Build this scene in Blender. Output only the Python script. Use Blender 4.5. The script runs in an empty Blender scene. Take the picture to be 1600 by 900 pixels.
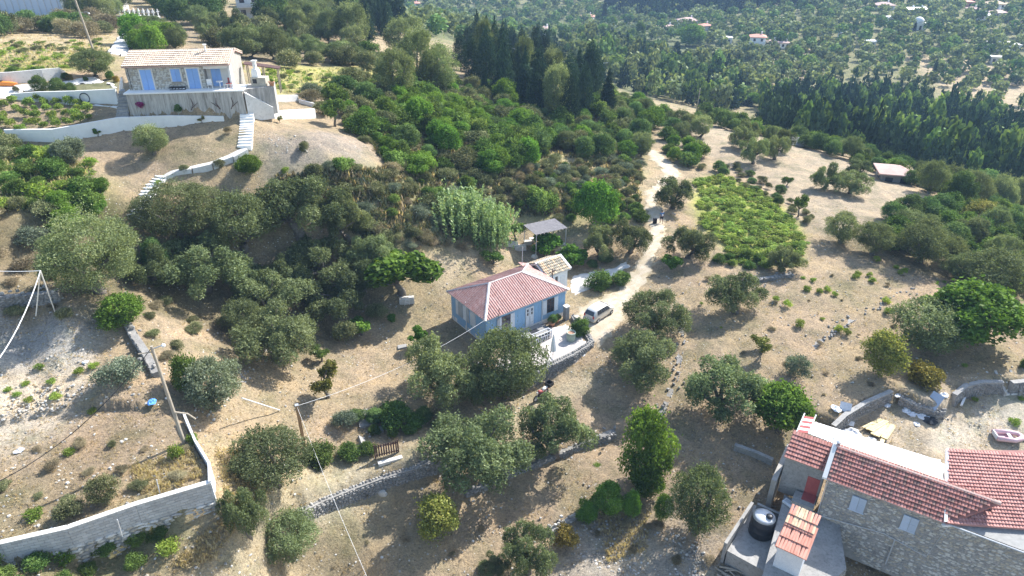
import bpy, math, random
import numpy as np
from mathutils import Vector, Matrix
R = math.radians
rng = np.random.default_rng(7)
random.seed(7)
S = bpy.context.scene
COL = S.collection

# ------------------------------------------------------------------ camera, world, sun, exposure
H_CAM, PITCH, FPX = 38.0, 29.5, 1101.0
cam_d = bpy.data.cameras.new('camera'); cam = bpy.data.objects.new('camera', cam_d); COL.objects.link(cam)
cam_d.sensor_width = 36.0; cam_d.lens = 36.0*FPX/1600.0
cam_d.clip_start = 0.5; cam_d.clip_end = 9000
cam.location = (0, 0, H_CAM); cam.rotation_euler = (R(90-PITCH), 0, 0)
S.camera = cam
SUN_EL, SUN_AZ = 40.0, 43.0          # azimuth: degrees from +X towards +Y
W = bpy.data.worlds.new('World'); S.world = W; W.use_nodes = True
wn = W.node_tree.nodes; wn.clear()
wo = wn.new('ShaderNodeOutputWorld'); bg = wn.new('ShaderNodeBackground'); sky = wn.new('ShaderNodeTexSky')
sky.sky_type = 'NISHITA'; sky.sun_disc = False
sky.sun_elevation = R(SUN_EL); sky.sun_rotation = R(90-SUN_AZ)
sky.air_density = 1.3; sky.dust_density = 1.2; sky.ozone_density = 1.5
bg.inputs['Strength'].default_value = 0.135
W.node_tree.links.new(sky.outputs[0], bg.inputs[0]); W.node_tree.links.new(bg.outputs[0], wo.inputs[0])
sd = bpy.data.lights.new('sun', 'SUN'); sd.energy = 4.8; sd.angle = R(0.5); sd.color = (1.0, 0.96, 0.90)
sun = bpy.data.objects.new('sun', sd); COL.objects.link(sun)
ce = math.cos(R(SUN_EL))
SUNV = Vector((ce*math.cos(R(SUN_AZ)), ce*math.sin(R(SUN_AZ)), math.sin(R(SUN_EL))))
sun.rotation_euler = SUNV.to_track_quat('Z', 'Y').to_euler()
S.view_settings.view_transform = 'Standard'; S.view_settings.look = 'None'
S.view_settings.exposure = 1.16; S.view_settings.gamma = 1.0

# ------------------------------------------------------------------ photograph pixel <-> world
SP, CP = math.sin(R(PITCH)), math.cos(R(PITCH))
def ray(px, py):
    a = (np.asarray(px, float)-800)/FPX; b = (450-np.asarray(py, float))/FPX
    return np.stack([a+0*b, CP+b*SP+0*a, -SP+b*CP+0*a], -1)
def P(px, py, z):
    d = ray(px, py); t = (z-H_CAM)/d[..., 2]
    return Vector((float(d[0]*t), float(d[1]*t), z))
def pix(p):
    x, y, z = p[0], p[1], p[2]-H_CAM
    dep = y*CP - z*SP; up = y*SP + z*CP
    return 800+FPX*x/dep, 450-FPX*up/dep, dep

# ------------------------------------------------------------------ terrain heights
CTRL = """0 900 3.6 150 890 3.4 260 850 3.8 320 870 3 450 880 -2.4 600 890 -3.6 800 890 -4.6 1000 890 -4.6 1120 890 -4 1300 870 -4.2 1450 890 -4.5 1600 890 -4.5
0 780 5 150 760 4.6 300 720 4.6 0 884 4.9 105 866 4.4 212 838 4.0 338 795 4.4 370 790 4.0 365 750 4.2 420 780 2.2 480 740 0 420 700 2.2 650 700 -1 600 790 -2.7 750 800 -3.6 900 780 -3.8 1050 760 -3.2 1150 770 -2.8 1350 690 -2 1500 680 -2 1600 690 -2.2
0 640 7 100 600 7.2 200 570 7.4 230 640 6.6 340 650 4.6 450 650 1.6 560 640 .2 620 600 -.2 880 610 -1.9 700 670 -1.2 780 630 -1.5 760 590 -.8 950 660 -2.8 1050 640 -1.8 1200 650 -1.4 1300 600 -.8 1450 600 -.8 1590 590 -.4
0 480 10.5 100 490 10.2 40 530 8.2 150 540 8 200 450 9 250 500 7.4 300 470 5.8 420 500 3.2 520 480 2 600 500 .9 690 500 .1 860 540 0 940 500 0 1000 440 .1 1000 560 -1 1100 520 -.3 1200 500 .2 1350 480 .3 1500 450 0 1600 430 -1.5
0 400 12.2 150 400 10.2 250 380 10 400 380 8 550 370 6.8 650 400 4.2 700 420 2.4 820 380 .7 860 372 .6 900 340 1.4 980 380 .9 1030 340 .8 1100 400 .9 1200 380 .8 1300 340 .5 1420 330 -.5 1500 320 -2 1600 370 -4
0 330 14.6 150 310 13.8 215 330 12.3 240 270 14 300 255 14.8 385 230 15.4 240 240 15.2 150 230 15.6 50 215 16 20 250 15.5 550 240 13.2 450 190 15.2 500 270 12.6 600 260 11 600 330 8.4 700 330 5.4 700 240 8.8 800 250 6.2 850 280 4 950 250 2.5 1040 260 .5 1100 230 0 1180 220 -1 1250 260 -1 1350 280 -1.5 1440 290 -3.2
385 172 17.3 275 168 17.7 180 170 17.5 12 223 15.9 88 224 15.9 190 208 16.2 270 199 16.6 350 190 16.9 100 175 17.3 20 180 17 100 150 17.7 20 130 18.6 60 90 18.2 150 90 17.6 200 60 15.6 210 35 13 50 45 15 300 60 14 400 60 12.5 550 60 9 450 100 13.5 450 140 15.2 550 120 12.6 650 130 9.5 700 180 8.6 780 200 5.5 800 120 1 0 0 14 250 0 12 400 10 11 500 10 8
850 50 -39 1180 80 -33 1380 10 -26 1560 10 -25 1500 140 -31 1400 200 -27 1300 190 -27 1550 230 -25 1100 130 -26 1000 100 -27 950 130 -20 1050 40 -37 1600 0 -27 800 0 -37 1250 60 -31 1450 60 -29 650 5 -35 960 50 -37
985 175 -2 1080 190 -2.6 1230 225 -3 1340 250 -3.6 1430 290 -5 1560 335 -7.5 870 145 -3 900 200 1 650 90 4 740 100 -3 700 40 -22 1000 160 -6 1150 190 -7 1300 232 -9 1400 262 -10 1500 290 -14 1590 320 -16"""
_c = np.array(CTRL.split(), float).reshape(-1, 3)
_cw = np.array([P(*r) for r in _c])
def _q(x, y):
    r = np.clip(np.hypot(x, y), 26, 640); th = np.clip(np.arctan2(x, y), -0.82, 0.82)
    return np.stack([th, np.log(r)], -1)
_cq = _q(_cw[:, 0], _cw[:, 1]); _n = len(_cq)
def _k(d2): return 0.5*d2*np.log(d2+1e-12)
_A = np.zeros((_n+3, _n+3)); _A[:_n, :_n] = _k(((_cq[:, None]-_cq[None])**2).sum(-1)) + np.eye(_n)*2e-4
_A[:_n, _n] = 1; _A[:_n, _n+1:] = _cq; _A[_n, :_n] = 1; _A[_n+1:, :_n] = _cq.T
_w = np.linalg.solve(_A, np.concatenate([_cw[:, 2], np.zeros(3)]))
def base_exact(x, y):
    x = np.asarray(x, float); y = np.asarray(y, float); sh = x.shape
    x = x.ravel(); y = y.ravel(); out = np.empty(x.size)
    for i in range(0, x.size, 20000):
        q = _q(x[i:i+20000], y[i:i+20000])
        out[i:i+20000] = _k(((q[:, None]-_cq[None])**2).sum(-1))@_w[:_n] + _w[_n] + q@_w[_n+1:]
    r = np.hypot(x, y); th = np.abs(np.arctan2(x, y))
    out = np.clip(out, -42, 24)
    far = np.clip((r-600)/2600, 0, 1)
    out += far*far*(3-2*far)*34 + far*9*np.sin(x*.0021+1)*np.cos(y*.0017)
    k = np.clip((th-0.85)/1.2, 0, 1)*np.clip((900-r)/300, 0, 1); k = k*k*(3-2*k)
    return (out*(1-k) + (-5)*k).reshape(sh)

_gt = np.linspace(-math.pi, math.pi, 1401); _gr = np.linspace(math.log(.9), math.log(6500), 620)
_a, _b = np.meshgrid(_gt, _gr, indexing='ij'); _gz = base_exact(np.exp(_b)*np.sin(_a), np.exp(_b)*np.cos(_a))
def base_h(x, y):                   # the same surface, read off a table
    u = (np.arctan2(x, y)+math.pi)/(2*math.pi)*1400; v = (np.log(np.maximum(np.hypot(x, y), .95))-_gr[0])/(_gr[1]-_gr[0])
    i = np.clip(u.astype(int), 0, 1399); j = np.clip(v.astype(int), 0, 618); fu = u-i; fv = np.clip(v-j, 0, 1)
    return (_gz[i, j]*(1-fu)+_gz[i+1, j]*fu)*(1-fv)+(_gz[i, j+1]*(1-fu)+_gz[i+1, j+1]*fu)*fv

def seg_dist(x, y, poly, closed=True):
    n = len(poly); best = np.full(x.shape, 1e9); tt = np.zeros(x.shape); sg = np.zeros(x.shape); acc = 0
    for i in range(n if closed else n-1):
        ax, ay = poly[i][0], poly[i][1]; bx, by = poly[(i+1) % n][0], poly[(i+1) % n][1]
        dx, dy = bx-ax, by-ay; L = math.hypot(dx, dy)+1e-9
        t = np.clip(((x-ax)*dx+(y-ay)*dy)/L/L, 0, 1)
        d = np.hypot(x-ax-t*dx, y-ay-t*dy); m = d < best
        best = np.where(m, d, best); tt = np.where(m, acc+t*L, tt)
        sg = np.where(m, dx*(y-ay)-dy*(x-ax), sg); acc += L
    return best, tt, sg, acc
def inside(x, y, poly):
    c = np.zeros(x.shape, bool); n = len(poly)
    for i in range(n):
        ax, ay = poly[i][0], poly[i][1]; bx, by = poly[(i+1) % n][0], poly[(i+1) % n][1]
        if ay == by: continue
        c ^= ((ay > y) != (by > y)) & (x < (bx-ax)*(y-ay)/(by-ay)+ax)
    return c
def sdist(x, y, poly):              # >0 inside
    d, _, _, _ = seg_dist(x, y, poly); return np.where(inside(x, y, poly), d, -d)
def smooth(a): a = np.clip(a, 0, 1); return a*a*(3-2*a)

PADS, STEPS = [], []
def offset_line(pts, d):            # shift a polyline to its left by d
    out = []
    for i in range(len(pts)):
        a = pts[max(i-1, 0)]; b = pts[min(i+1, len(pts)-1)]; dx, dy = b[0]-a[0], b[1]-a[1]; L = math.hypot(dx, dy)
        out.append((pts[i][0]-dy/L*d, pts[i][1]+dx/L*d))
    return out
def pad(z, blend, *pp): PADS.append((z, blend, [P(a, b, z) for a, b in pp]))
def step(dh, reach, pts, taper=1.5):   # pts: pixels of the wall foot; ground on the LEFT of the line is raised by dh
    w = [tuple(p[:2]) for p in GG(pts)]
    STEPS.append((dh, reach, offset_line(w, .25), taper)); return w
def _near(x, y, poly, m):
    return np.nonzero((x > min(p[0] for p in poly)-m) & (x < max(p[0] for p in poly)+m) & (y > min(p[1] for p in poly)-m) & (y < max(p[1] for p in poly)+m))[0]
def height(x, y):
    x = np.asarray(x, float); y = np.asarray(y, float); sh = x.shape; x = x.ravel(); y = y.ravel()
    h = base_h(x, y)
    for dh, reach, line, taper in STEPS:
        k = _near(x, y, line, reach)
        if not len(k): continue
        d, t, sg, L = seg_dist(x[k], y[k], line, False)
        e = smooth(t/taper)*smooth((L-t)/taper)
        h[k] += e*dh*np.where(sg > 0, smooth(1-d/reach)*np.clip((d+.12)/.24, 0, 1), 0)
    for z, blend, poly in PADS:
        k = _near(x, y, poly, blend+.1)
        if not len(k): continue
        s = sdist(x[k], y[k], poly); w = smooth((s+blend)/blend)
        h[k] = h[k]*(1-w)+z*w
    return h.reshape(sh)
def gz(x, y): return float(height(np.array([float(x)]), np.array([float(y)]))[0])
_T = np.geomspace(20, 1400, 260)
def GG(pts):                        # pixels -> ground points, many at a time
    pts = np.asarray(pts, float); out = np.zeros((len(pts), 3))
    for i0 in range(0, len(pts), 3000):
        pp = pts[i0:i0+3000]; d = ray(pp[:, 0], pp[:, 1])
        q = d[:, None, :]*_T[None, :, None]; g = q[..., 2]+H_CAM-height(q[..., 0], q[..., 1])
        idx = np.argmax(g < 0, axis=1); idx = np.where(g.min(1) < 0, np.maximum(idx, 1), len(_T)-1)
        lo, hi = _T[idx-1].copy(), _T[idx].copy()
        for _ in range(9):
            mid = (lo+hi)/2; q = d*mid[:, None]; b = q[:, 2]+H_CAM < height(q[:, 0], q[:, 1])
            hi = np.where(b, mid, hi); lo = np.where(b, lo, mid)
        q = d*((lo+hi)/2)[:, None]; q[:, 2] = height(q[:, 0], q[:, 1]); out[i0:i0+3000] = q
    return out
def G(px, py): return Vector(GG([(px, py)])[0])

# terraces and cut steps of the ground (raised side on the left hand of the line)
PATH_W = step(1.3, 5, [(470, 816), (510, 800), (560, 781), (600, 766), (650, 751), (700, 735)])
ROW_W = step(.8, 6, [(700, 790), (728, 778), (780, 754), (850, 727), (905, 704), (962, 684)])
VILLA_W = [tuple(P(*q)[:2]) for q in [(12, 221, 15.9), (88, 222, 15.9), (190, 206, 16.3), (270, 197, 16.7), (350, 188, 17.0)]]
STEPS.append((.9, 4, offset_line(VILLA_W, .25), 1.0))
PATIO_W = [tuple(P(x, y, z)[:2])+(z+h, z) for x, y, z, h in [(770, 630, -1.7, 1.6), (790, 622, -1.9, 1.85), (820, 616, -1.9, 1.95), (862, 597, -1.9, 2.0), (896, 580, -1.85, 1.95), (918, 564, -1.7, 1.8), (927, 548, -1.0, 1.15), (920, 530, -.5, .75), (908, 515, -.3, .6), (899, 498, -.2, .5)]]
PADS.append((0.0, .2, offset_line(PATIO_W, .3)+[tuple(P(x, y, 0)[:2]) for x, y in [(875, 478), (790, 490), (700, 500), (735, 545), (765, 590)]]))
# bottom left plot, raised behind the block wall
BLOCK_W = [(-34.5, 24.2), (-28.19, 26.81), (-25.08, 27.88), (-22.03, 29.63), (-18.27, 31.42), (-18.9, 33.0), (-20.61, 35.12), (-22.3, 37.6)]
PADS.append((6.3, .2, offset_line(BLOCK_W, .2)+[tuple(P(x, y, 6.3)[:2]) for x, y in [(240, 640), (120, 640), (-160, 700)]]))
pad(19.9, .3, (199, 146), (378, 141), (372, 118), (186, 118))
YARD_W = step(1.2, 5, [(1300, 685), (1318, 668), (1350, 648), (1390, 630), (1402, 632), (1430, 646), (1462, 656), (1474, 655), (1488, 636), (1505, 622), (1530, 616), (1562, 616), (1576, 617), (1640, 610)], 1.0)
# ------------------------------------------------------------------ materials
def nodes(name):
    m = bpy.data.materials.new(name); m.use_nodes = True; nt = m.node_tree; nt.nodes.clear()
    return m, nt, nt.nodes, nt.links
def nd(nt, typ, **kw):
    n = nt.nodes.new(typ)
    for k, v in kw.items():
        if k.startswith('i_'):
            key = k[2:]; key = int(key) if key.isdigit() else key.replace('_', ' ')
            n.inputs[key].default_value = v
        else: setattr(n, k, v)
    return n
def ramp(nt, fac, stops):
    r = nt.nodes.new('ShaderNodeValToRGB'); e = r.color_ramp.elements
    while len(e) < len(stops): e.new(0.5)
    for i, (p, c) in enumerate(stops):
        e[i].position = p; e[i].color = (*c, 1) if len(c) == 3 else c
    nt.links.new(fac, r.inputs[0]); return r.outputs[0]
def mixc(nt, fac, a, b, mode='MIX'):
    m = nd(nt, 'ShaderNodeMix', data_type='RGBA', blend_type=mode)
    for sock, v in ((m.inputs[0], fac), (m.inputs[6], a), (m.inputs[7], b)):
        if isinstance(v, bpy.types.NodeSocket): nt.links.new(v, sock)
        else: sock.default_value = v if isinstance(v, (int, float)) else (*v, 1)
    return m.outputs[2]
def noise(nt, scale, detail=4, rough=.6, coord='Object', vec=None, dist=0):
    n = nd(nt, 'ShaderNodeTexNoise', i_Scale=scale, i_Detail=detail, i_Roughness=rough, i_Distortion=dist)
    if vec is None:
        tc = nd(nt, 'ShaderNodeTexCoord'); vec = tc.outputs[coord]
    nt.links.new(vec, n.inputs['Vector']); return n.outputs['Fac']

def surf(name, c1, c2=None, scale=3, rough=.85, bump=.0, bscale=20, c3=None, metal=0, spec=.3, stretch=None, coord='Object'):
    """two or three tone weathered surface"""
    m, nt, N, L = nodes(name); vec = nd(nt, 'ShaderNodeNewGeometry').outputs['Position']
    if stretch:
        mp = nd(nt, 'ShaderNodeMapping'); mp.inputs['Scale'].default_value = stretch; L.new(vec, mp.inputs[0]); vec = mp.outputs[0]
    c2 = c2 or c1
    col = mixc(nt, ramp(nt, noise(nt, scale, 6, .65, vec=vec), [(.32, (0, 0, 0)), (.68, (1, 1, 1))]), c1, c2)
    if c3: col = mixc(nt, ramp(nt, noise(nt, scale*4.3, 5, .7, vec=vec), [(.5, (0, 0, 0)), (.72, (1, 1, 1))]), col, c3)
    oi = nd(nt, 'ShaderNodeObjectInfo')
    hs = nd(nt, 'ShaderNodeHueSaturation'); mr = nd(nt, 'ShaderNodeMapRange', i_3=.88, i_4=1.1)
    L.new(oi.outputs['Random'], mr.inputs[0]); L.new(mr.outputs[0], hs.inputs['Value']); L.new(col, hs.inputs['Color'])
    b = nd(nt, 'ShaderNodeBsdfPrincipled', i_Roughness=rough, i_Metallic=metal); b.inputs['Specular IOR Level'].default_value = spec
    L.new(hs.outputs[0], b.inputs['Base Color'])
    if bump:
        bp = nd(nt, 'ShaderNodeBump', i_Strength=bump, i_Distance=.03); L.new(noise(nt, bscale, 5, .7, vec=vec), bp.inputs['Height'])
        L.new(bp.outputs[0], b.inputs['Normal'])
    o = nd(nt, 'ShaderNodeOutputMaterial'); L.new(b.outputs[0], o.inputs[0]); return m

def leafmat(name, dark, light, tip=None, trans=.25, gloss=.05):
    m, nt, N, L = nodes(name)
    at = nd(nt, 'ShaderNodeAttribute', attribute_name='tone'); oi = nd(nt, 'ShaderNodeObjectInfo')
    stops = [(0, dark), (.75, light)] + ([(1, tip)] if tip else [])
    col = ramp(nt, at.outputs['Fac'], stops)
    hs = nd(nt, 'ShaderNodeHueSaturation'); mr = nd(nt, 'ShaderNodeMapRange', i_3=.72, i_4=1.3)
    L.new(oi.outputs['Random'], mr.inputs[0]); L.new(mr.outputs[0], hs.inputs['Value'])
    mh = nd(nt, 'ShaderNodeMath', operation='MULTIPLY_ADD'); mh.inputs[1].default_value = 7.13; mh.inputs[2].default_value = 0
    fr = nd(nt, 'ShaderNodeMath', operation='FRACT'); L.new(oi.outputs['Random'], mh.inputs[0]); L.new(mh.outputs[0], fr.inputs[0])
    m2 = nd(nt, 'ShaderNodeMapRange', i_3=.485, i_4=.515); L.new(fr.outputs[0], m2.inputs[0]); L.new(m2.outputs[0], hs.inputs['Hue'])
    L.new(col, hs.inputs['Color'])
    d = nd(nt, 'ShaderNodeBsdfDiffuse'); t = nd(nt, 'ShaderNodeBsdfTranslucent'); g = nd(nt, 'ShaderNodeBsdfGlossy', i_Roughness=.45)
    L.new(hs.outputs[0], d.inputs[0])
    tc = mixc(nt, 1.0, hs.outputs[0], (1.25, 1.2, .6), 'MULTIPLY'); L.new(tc, t.inputs[0]); g.inputs[0].default_value = (.25, .27, .22, 1)
    s1 = nd(nt, 'ShaderNodeMixShader', i_0=trans); L.new(d.outputs[0], s1.inputs[1]); L.new(t.outputs[0], s1.inputs[2])
    s2 = nd(nt, 'ShaderNodeMixShader', i_0=gloss*.5); L.new(s1.outputs[0], s2.inputs[1]); L.new(g.outputs[0], s2.inputs[2])
    o = nd(nt, 'ShaderNodeOutputMaterial'); L.new(s2.outputs[0], o.inputs[0]); return m

M = {}
M['olive'] = leafmat('olive leaves', (.078, .104, .048), (.205, .25, .12), (.36, .40, .21), .36)
M['silver'] = leafmat('silver olive leaves', (0.070, 0.090, 0.055), (0.200, 0.235, 0.150), (0.400, 0.430, 0.320))
M['bright'] = leafmat('bright leaves', (.052, .088, .022), (.125, .205, .048), (.22, .31, .085), .32)
M['fresh'] = leafmat('fresh yellow green leaves', (0.110, 0.170, 0.030), (0.260, 0.360, 0.070), (0.420, 0.500, 0.130), .4)
M['vivid'] = leafmat('vivid leaves', (.055, .11, .018), (.145, .265, .04), (.25, .38, .08), .36)
M['vine'] = leafmat('vine leaves', (.13, .19, .04), (.27, .37, .085), (.42, .49, .16), .4)
M['yellow'] = leafmat('yellowing leaves', (0.110, 0.130, 0.030), (0.260, 0.270, 0.070), (0.440, 0.400, 0.130), .3)
M['gold'] = leafmat('golden autumn leaves', (0.160, 0.130, 0.030), (0.360, 0.290, 0.080), (0.500, 0.380, 0.120), .3)
M['deep'] = leafmat('deep green leaves', (0.049, 0.089, 0.032), (0.135, 0.216, 0.068), (0.243, 0.338, 0.115), .28)
M['pine'] = leafmat('conifer needles', (.022, .045, .030), (.052, .092, .050), (.095, .14, .075), .08)
M['scrub'] = leafmat('olive brown scrub', (0.068, 0.081, 0.038), (0.182, 0.203, 0.095), (0.338, 0.324, 0.176), .2)
M['dry'] = leafmat('dry brown scrub', (.16, .135, .085), (.33, .28, .18), (.46, .40, .27), .2)
M['straw'] = leafmat('dry straw', (0.420, 0.340, 0.210), (0.600, 0.490, 0.320), (0.700, 0.600, 0.420), .4)
M['reed'] = leafmat('pale reed leaves', (0.090, 0.150, 0.060), (0.240, 0.340, 0.150), (0.450, 0.520, 0.300), .35)
M['grey'] = leafmat('grey green leaves', (0.110, 0.143, 0.099), (0.242, 0.286, 0.198), (0.374, 0.407, 0.297), .2)
M['bark'] = surf('bark', (.10, .085, .07), (.19, .17, .145), 6, .95, .6, 30)
M['stone'] = surf('grey limestone', (.26, .25, .235), (.40, .385, .36), 2, .95, .5, 18, (.17, .165, .16))
M['stone_warm'] = surf('warm limestone', (.36, .32, .26), (.50, .46, .38), 2.3, .95, .5, 18, (.25, .23, .20))
M['stone_dark'] = surf('weathered dark limestone', (.20, .19, .18), (.31, .30, .28), 2, .95, .5, 18, (.13, .13, .125))
M['stone_pale'] = surf('pale limestone', (.48, .46, .42), (.60, .58, .54), 2.3, .95, .5, 18, (.35, .34, .32))
M['mortar'] = surf('lime mortar', (.30, .285, .26), (.40, .38, .35), 3, .95, .4, 25)
M['mortar_grey'] = surf('grey mortar', (.24, .24, .235), (.33, .33, .32), 3, .95, .4, 25)
M['block'] = surf('cement block', (.35, .355, .36), (.48, .48, .48), .7, .95, .35, 30, (.30, .30, .30))
M['concrete'] = surf('weathered concrete', (.25, .245, .235), (.35, .34, .325), 1.3, .92, .3, 14, (.18, .175, .17))
M['concrete_pale'] = surf('pale concrete', (.58, .56, .53), (.70, .68, .65), .9, .92, .2, 14, (.48, .46, .43))
M['concrete_stained'] = surf('rain stained concrete', (.20, .19, .175), (.46, .44, .41), 1.6, .95, .3, 14, (.55, .53, .5), stretch=(2.2, 2.2, .14))
M['white'] = surf('white lime wash', (.72, .71, .69), (.80, .79, .77), 1.5, .85, .1, 12)
M['white_old'] = surf('worn white paint', (.60, .62, .66), (.72, .73, .75), 3, .8, .15, 22, (.5, .52, .56))
M['blue_board'] = surf('faded blue boards', (.20, .36, .55), (.28, .44, .62), 2.4, .85, .35, 30, (.36, .44, .52), stretch=(5, 5, .5))
M['blue_paint'] = surf('blue shutter paint', (.26, .43, .78), (.30, .48, .82), 2, .6, .1, 20)
M['grey_paint'] = surf('grey blue shutter paint', (.40, .48, .60), (.46, .54, .66), 2, .6, .1, 20, stretch=(6, 6, .6))
M['grey_board'] = surf('greyed boards', (.36, .38, .40), (.50, .51, .52), 3, .85, .3, 25, stretch=(5, 5, .6))
M['rust_roof'] = surf('faded red corrugated iron', (.28, .125, .105), (.39, .235, .21), 1.6, .75, .1, 8, (.50, .41, .39), metal=.0, spec=.4, stretch=(2.2, 1.2, .3))
M['ridge_white'] = surf('white painted ridge', (.58, .51, .49), (.70, .66, .64), 2, .7, .1, 12, (.46, .33, .31))
M['tile_red'] = surf('red clay tile', (.30, .12, .10), (.42, .20, .165), 1.2, .85, .2, 16, (.27, .15, .13))
M['tile_dark'] = surf('lichen dark clay tile', (.17, .10, .09), (.26, .16, .13), 2.2, .9, .2, 16)
M['tile_dusty'] = surf('dusty red clay tile', (.34, .15, .13), (.45, .23, .20), 1.2, .85, .2, 16, (.30, .17, .15))
M['tile_wing'] = surf('salmon clay tile', (.44, .215, .185), (.50, .27, .235), .7, .85, .2, 16, (.42, .22, .19))
M['tile_pink'] = surf('pink clay tile', (.46, .31, .27), (.54, .39, .34), 1.0, .85, .2, 16)
M['tile_orange'] = surf('orange clay tile', (.50, .22, .16), (.58, .30, .23), 1.4, .85, .2, 16)
M['tile_straw'] = surf('straw coloured clay tile', (.52, .38, .24), (.66, .52, .36), 1.8, .85, .2, 16, (.44, .28, .19))
M['tile_villa'] = surf('pale clay tile', (.56, .45, .34), (.64, .53, .42), 1.8, .85, .2, 16)
M['tile_villa2'] = surf('browner clay tile', (.44, .34, .27), (.52, .42, .34), 1.8, .85, .2, 16)
M['metal_hall'] = surf('bluish white sheet metal', (.42, .50, .62), (.50, .57, .68), .3, .6, 0, metal=.1)
M['magenta'] = leafmat('magenta petals', (0.300, 0.030, 0.140), (0.500, 0.080, 0.280), (0.600, 0.200, 0.400))
M['tile_old'] = surf('lichen covered tile', (.28, .25, .19), (.42, .38, .30), 2.5, .9, .3, 16, (.18, .16, .13))
M['wood'] = surf('weathered wood', (.28, .24, .19), (.42, .37, .30), 3, .9, .3, 25, stretch=(6, 6, .8))
M['cane'] = surf('grey cane screening', (.15, .145, .155), (.22, .21, .22), 3, .9, .2, 25)
M['wood_new'] = surf('fresh pine planks', (.62, .50, .26), (.72, .60, .34), 3, .8, .2, 25)
M['wood_pole'] = surf('brown timber pole', (.30, .18, .09), (.40, .26, .14), 3, .85, .2, 25, stretch=(6, 6, .8))
M['wood_dark'] = surf('dark brown wood', (.07, .035, .03), (.11, .06, .05), 3, .7, .2, 25)
M['black'] = surf('black plastic', (.02, .022, .026), (.035, .038, .045), 2, .45, 0)
M['rubber'] = surf('rubber', (.018, .018, .018), (.03, .03, .03), 2, .8, 0)
M['glass'] = surf('dark window glass', (.03, .035, .045), (.05, .055, .065), 1, .12, 0, spec=.6)
M['car'] = surf('silver beige car paint', (.60, .585, .55), (.61, .595, .56), 1, .3, 0, metal=.25, spec=.6)
M['chrome'] = surf('metal', (.55, .55, .55), (.6, .6, .6), 1, .3, 0, metal=.9)
M['metal_grey'] = surf('galvanised metal', (.42, .44, .47), (.52, .54, .57), 3, .5, .05, 10, metal=.3)
M['red'] = surf('red plastic', (.50, .03, .03), (.55, .05, .04), 2, .4, 0)
M['red_dark'] = surf('dark red paint', (.30, .07, .07), (.38, .10, .09), 2, .6, .1)
M['orange'] = surf('orange plastic', (.80, .25, .04), (.82, .30, .06), 2, .4, 0)
M['boat'] = surf('faded pink rubber', (.62, .40, .42), (.70, .50, .52), 2, .5, 0)
M['cloth_white'] = surf('white fabric', (.72, .74, .77), (.80, .81, .83), 2, .9, .1, 8)
M['green_plastic'] = surf('grey green plastic', (.28, .35, .28), (.34, .40, .33), 2, .6, 0)
M['terracotta'] = surf('terracotta pot', (.45, .24, .15), (.52, .30, .20), 3, .85, .1)
M['pebble'] = surf('pebble paving', (.40, .36, .33), (.54, .49, .46), 5, .9, .4, 40)
M['skin'] = surf('skin', (.42, .26, .19), (.45, .28, .21), 3, .6, 0)
M['hair'] = surf('dark hair', (.03, .022, .018), (.04, .03, .025), 3, .7, 0)
M['shirt'] = surf('blue shirt', (.07, .17, .36), (.10, .22, .42), 3, .9, 0)
M['shorts'] = surf('black shorts', (.015, .015, .02), (.03, .03, .035), 3, .9, 0)
M['bag_blue'] = surf('blue plastic', (.10, .30, .75), (.14, .36, .8), 3, .5, 0)
M['cable'] = surf('white cable', (.7, .7, .7), (.75, .75, .75), 3, .6, 0)
M['flower'] = surf('magenta flowers', (.45, .04, .22), (.6, .10, .3), 3, .8, 0)

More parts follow.
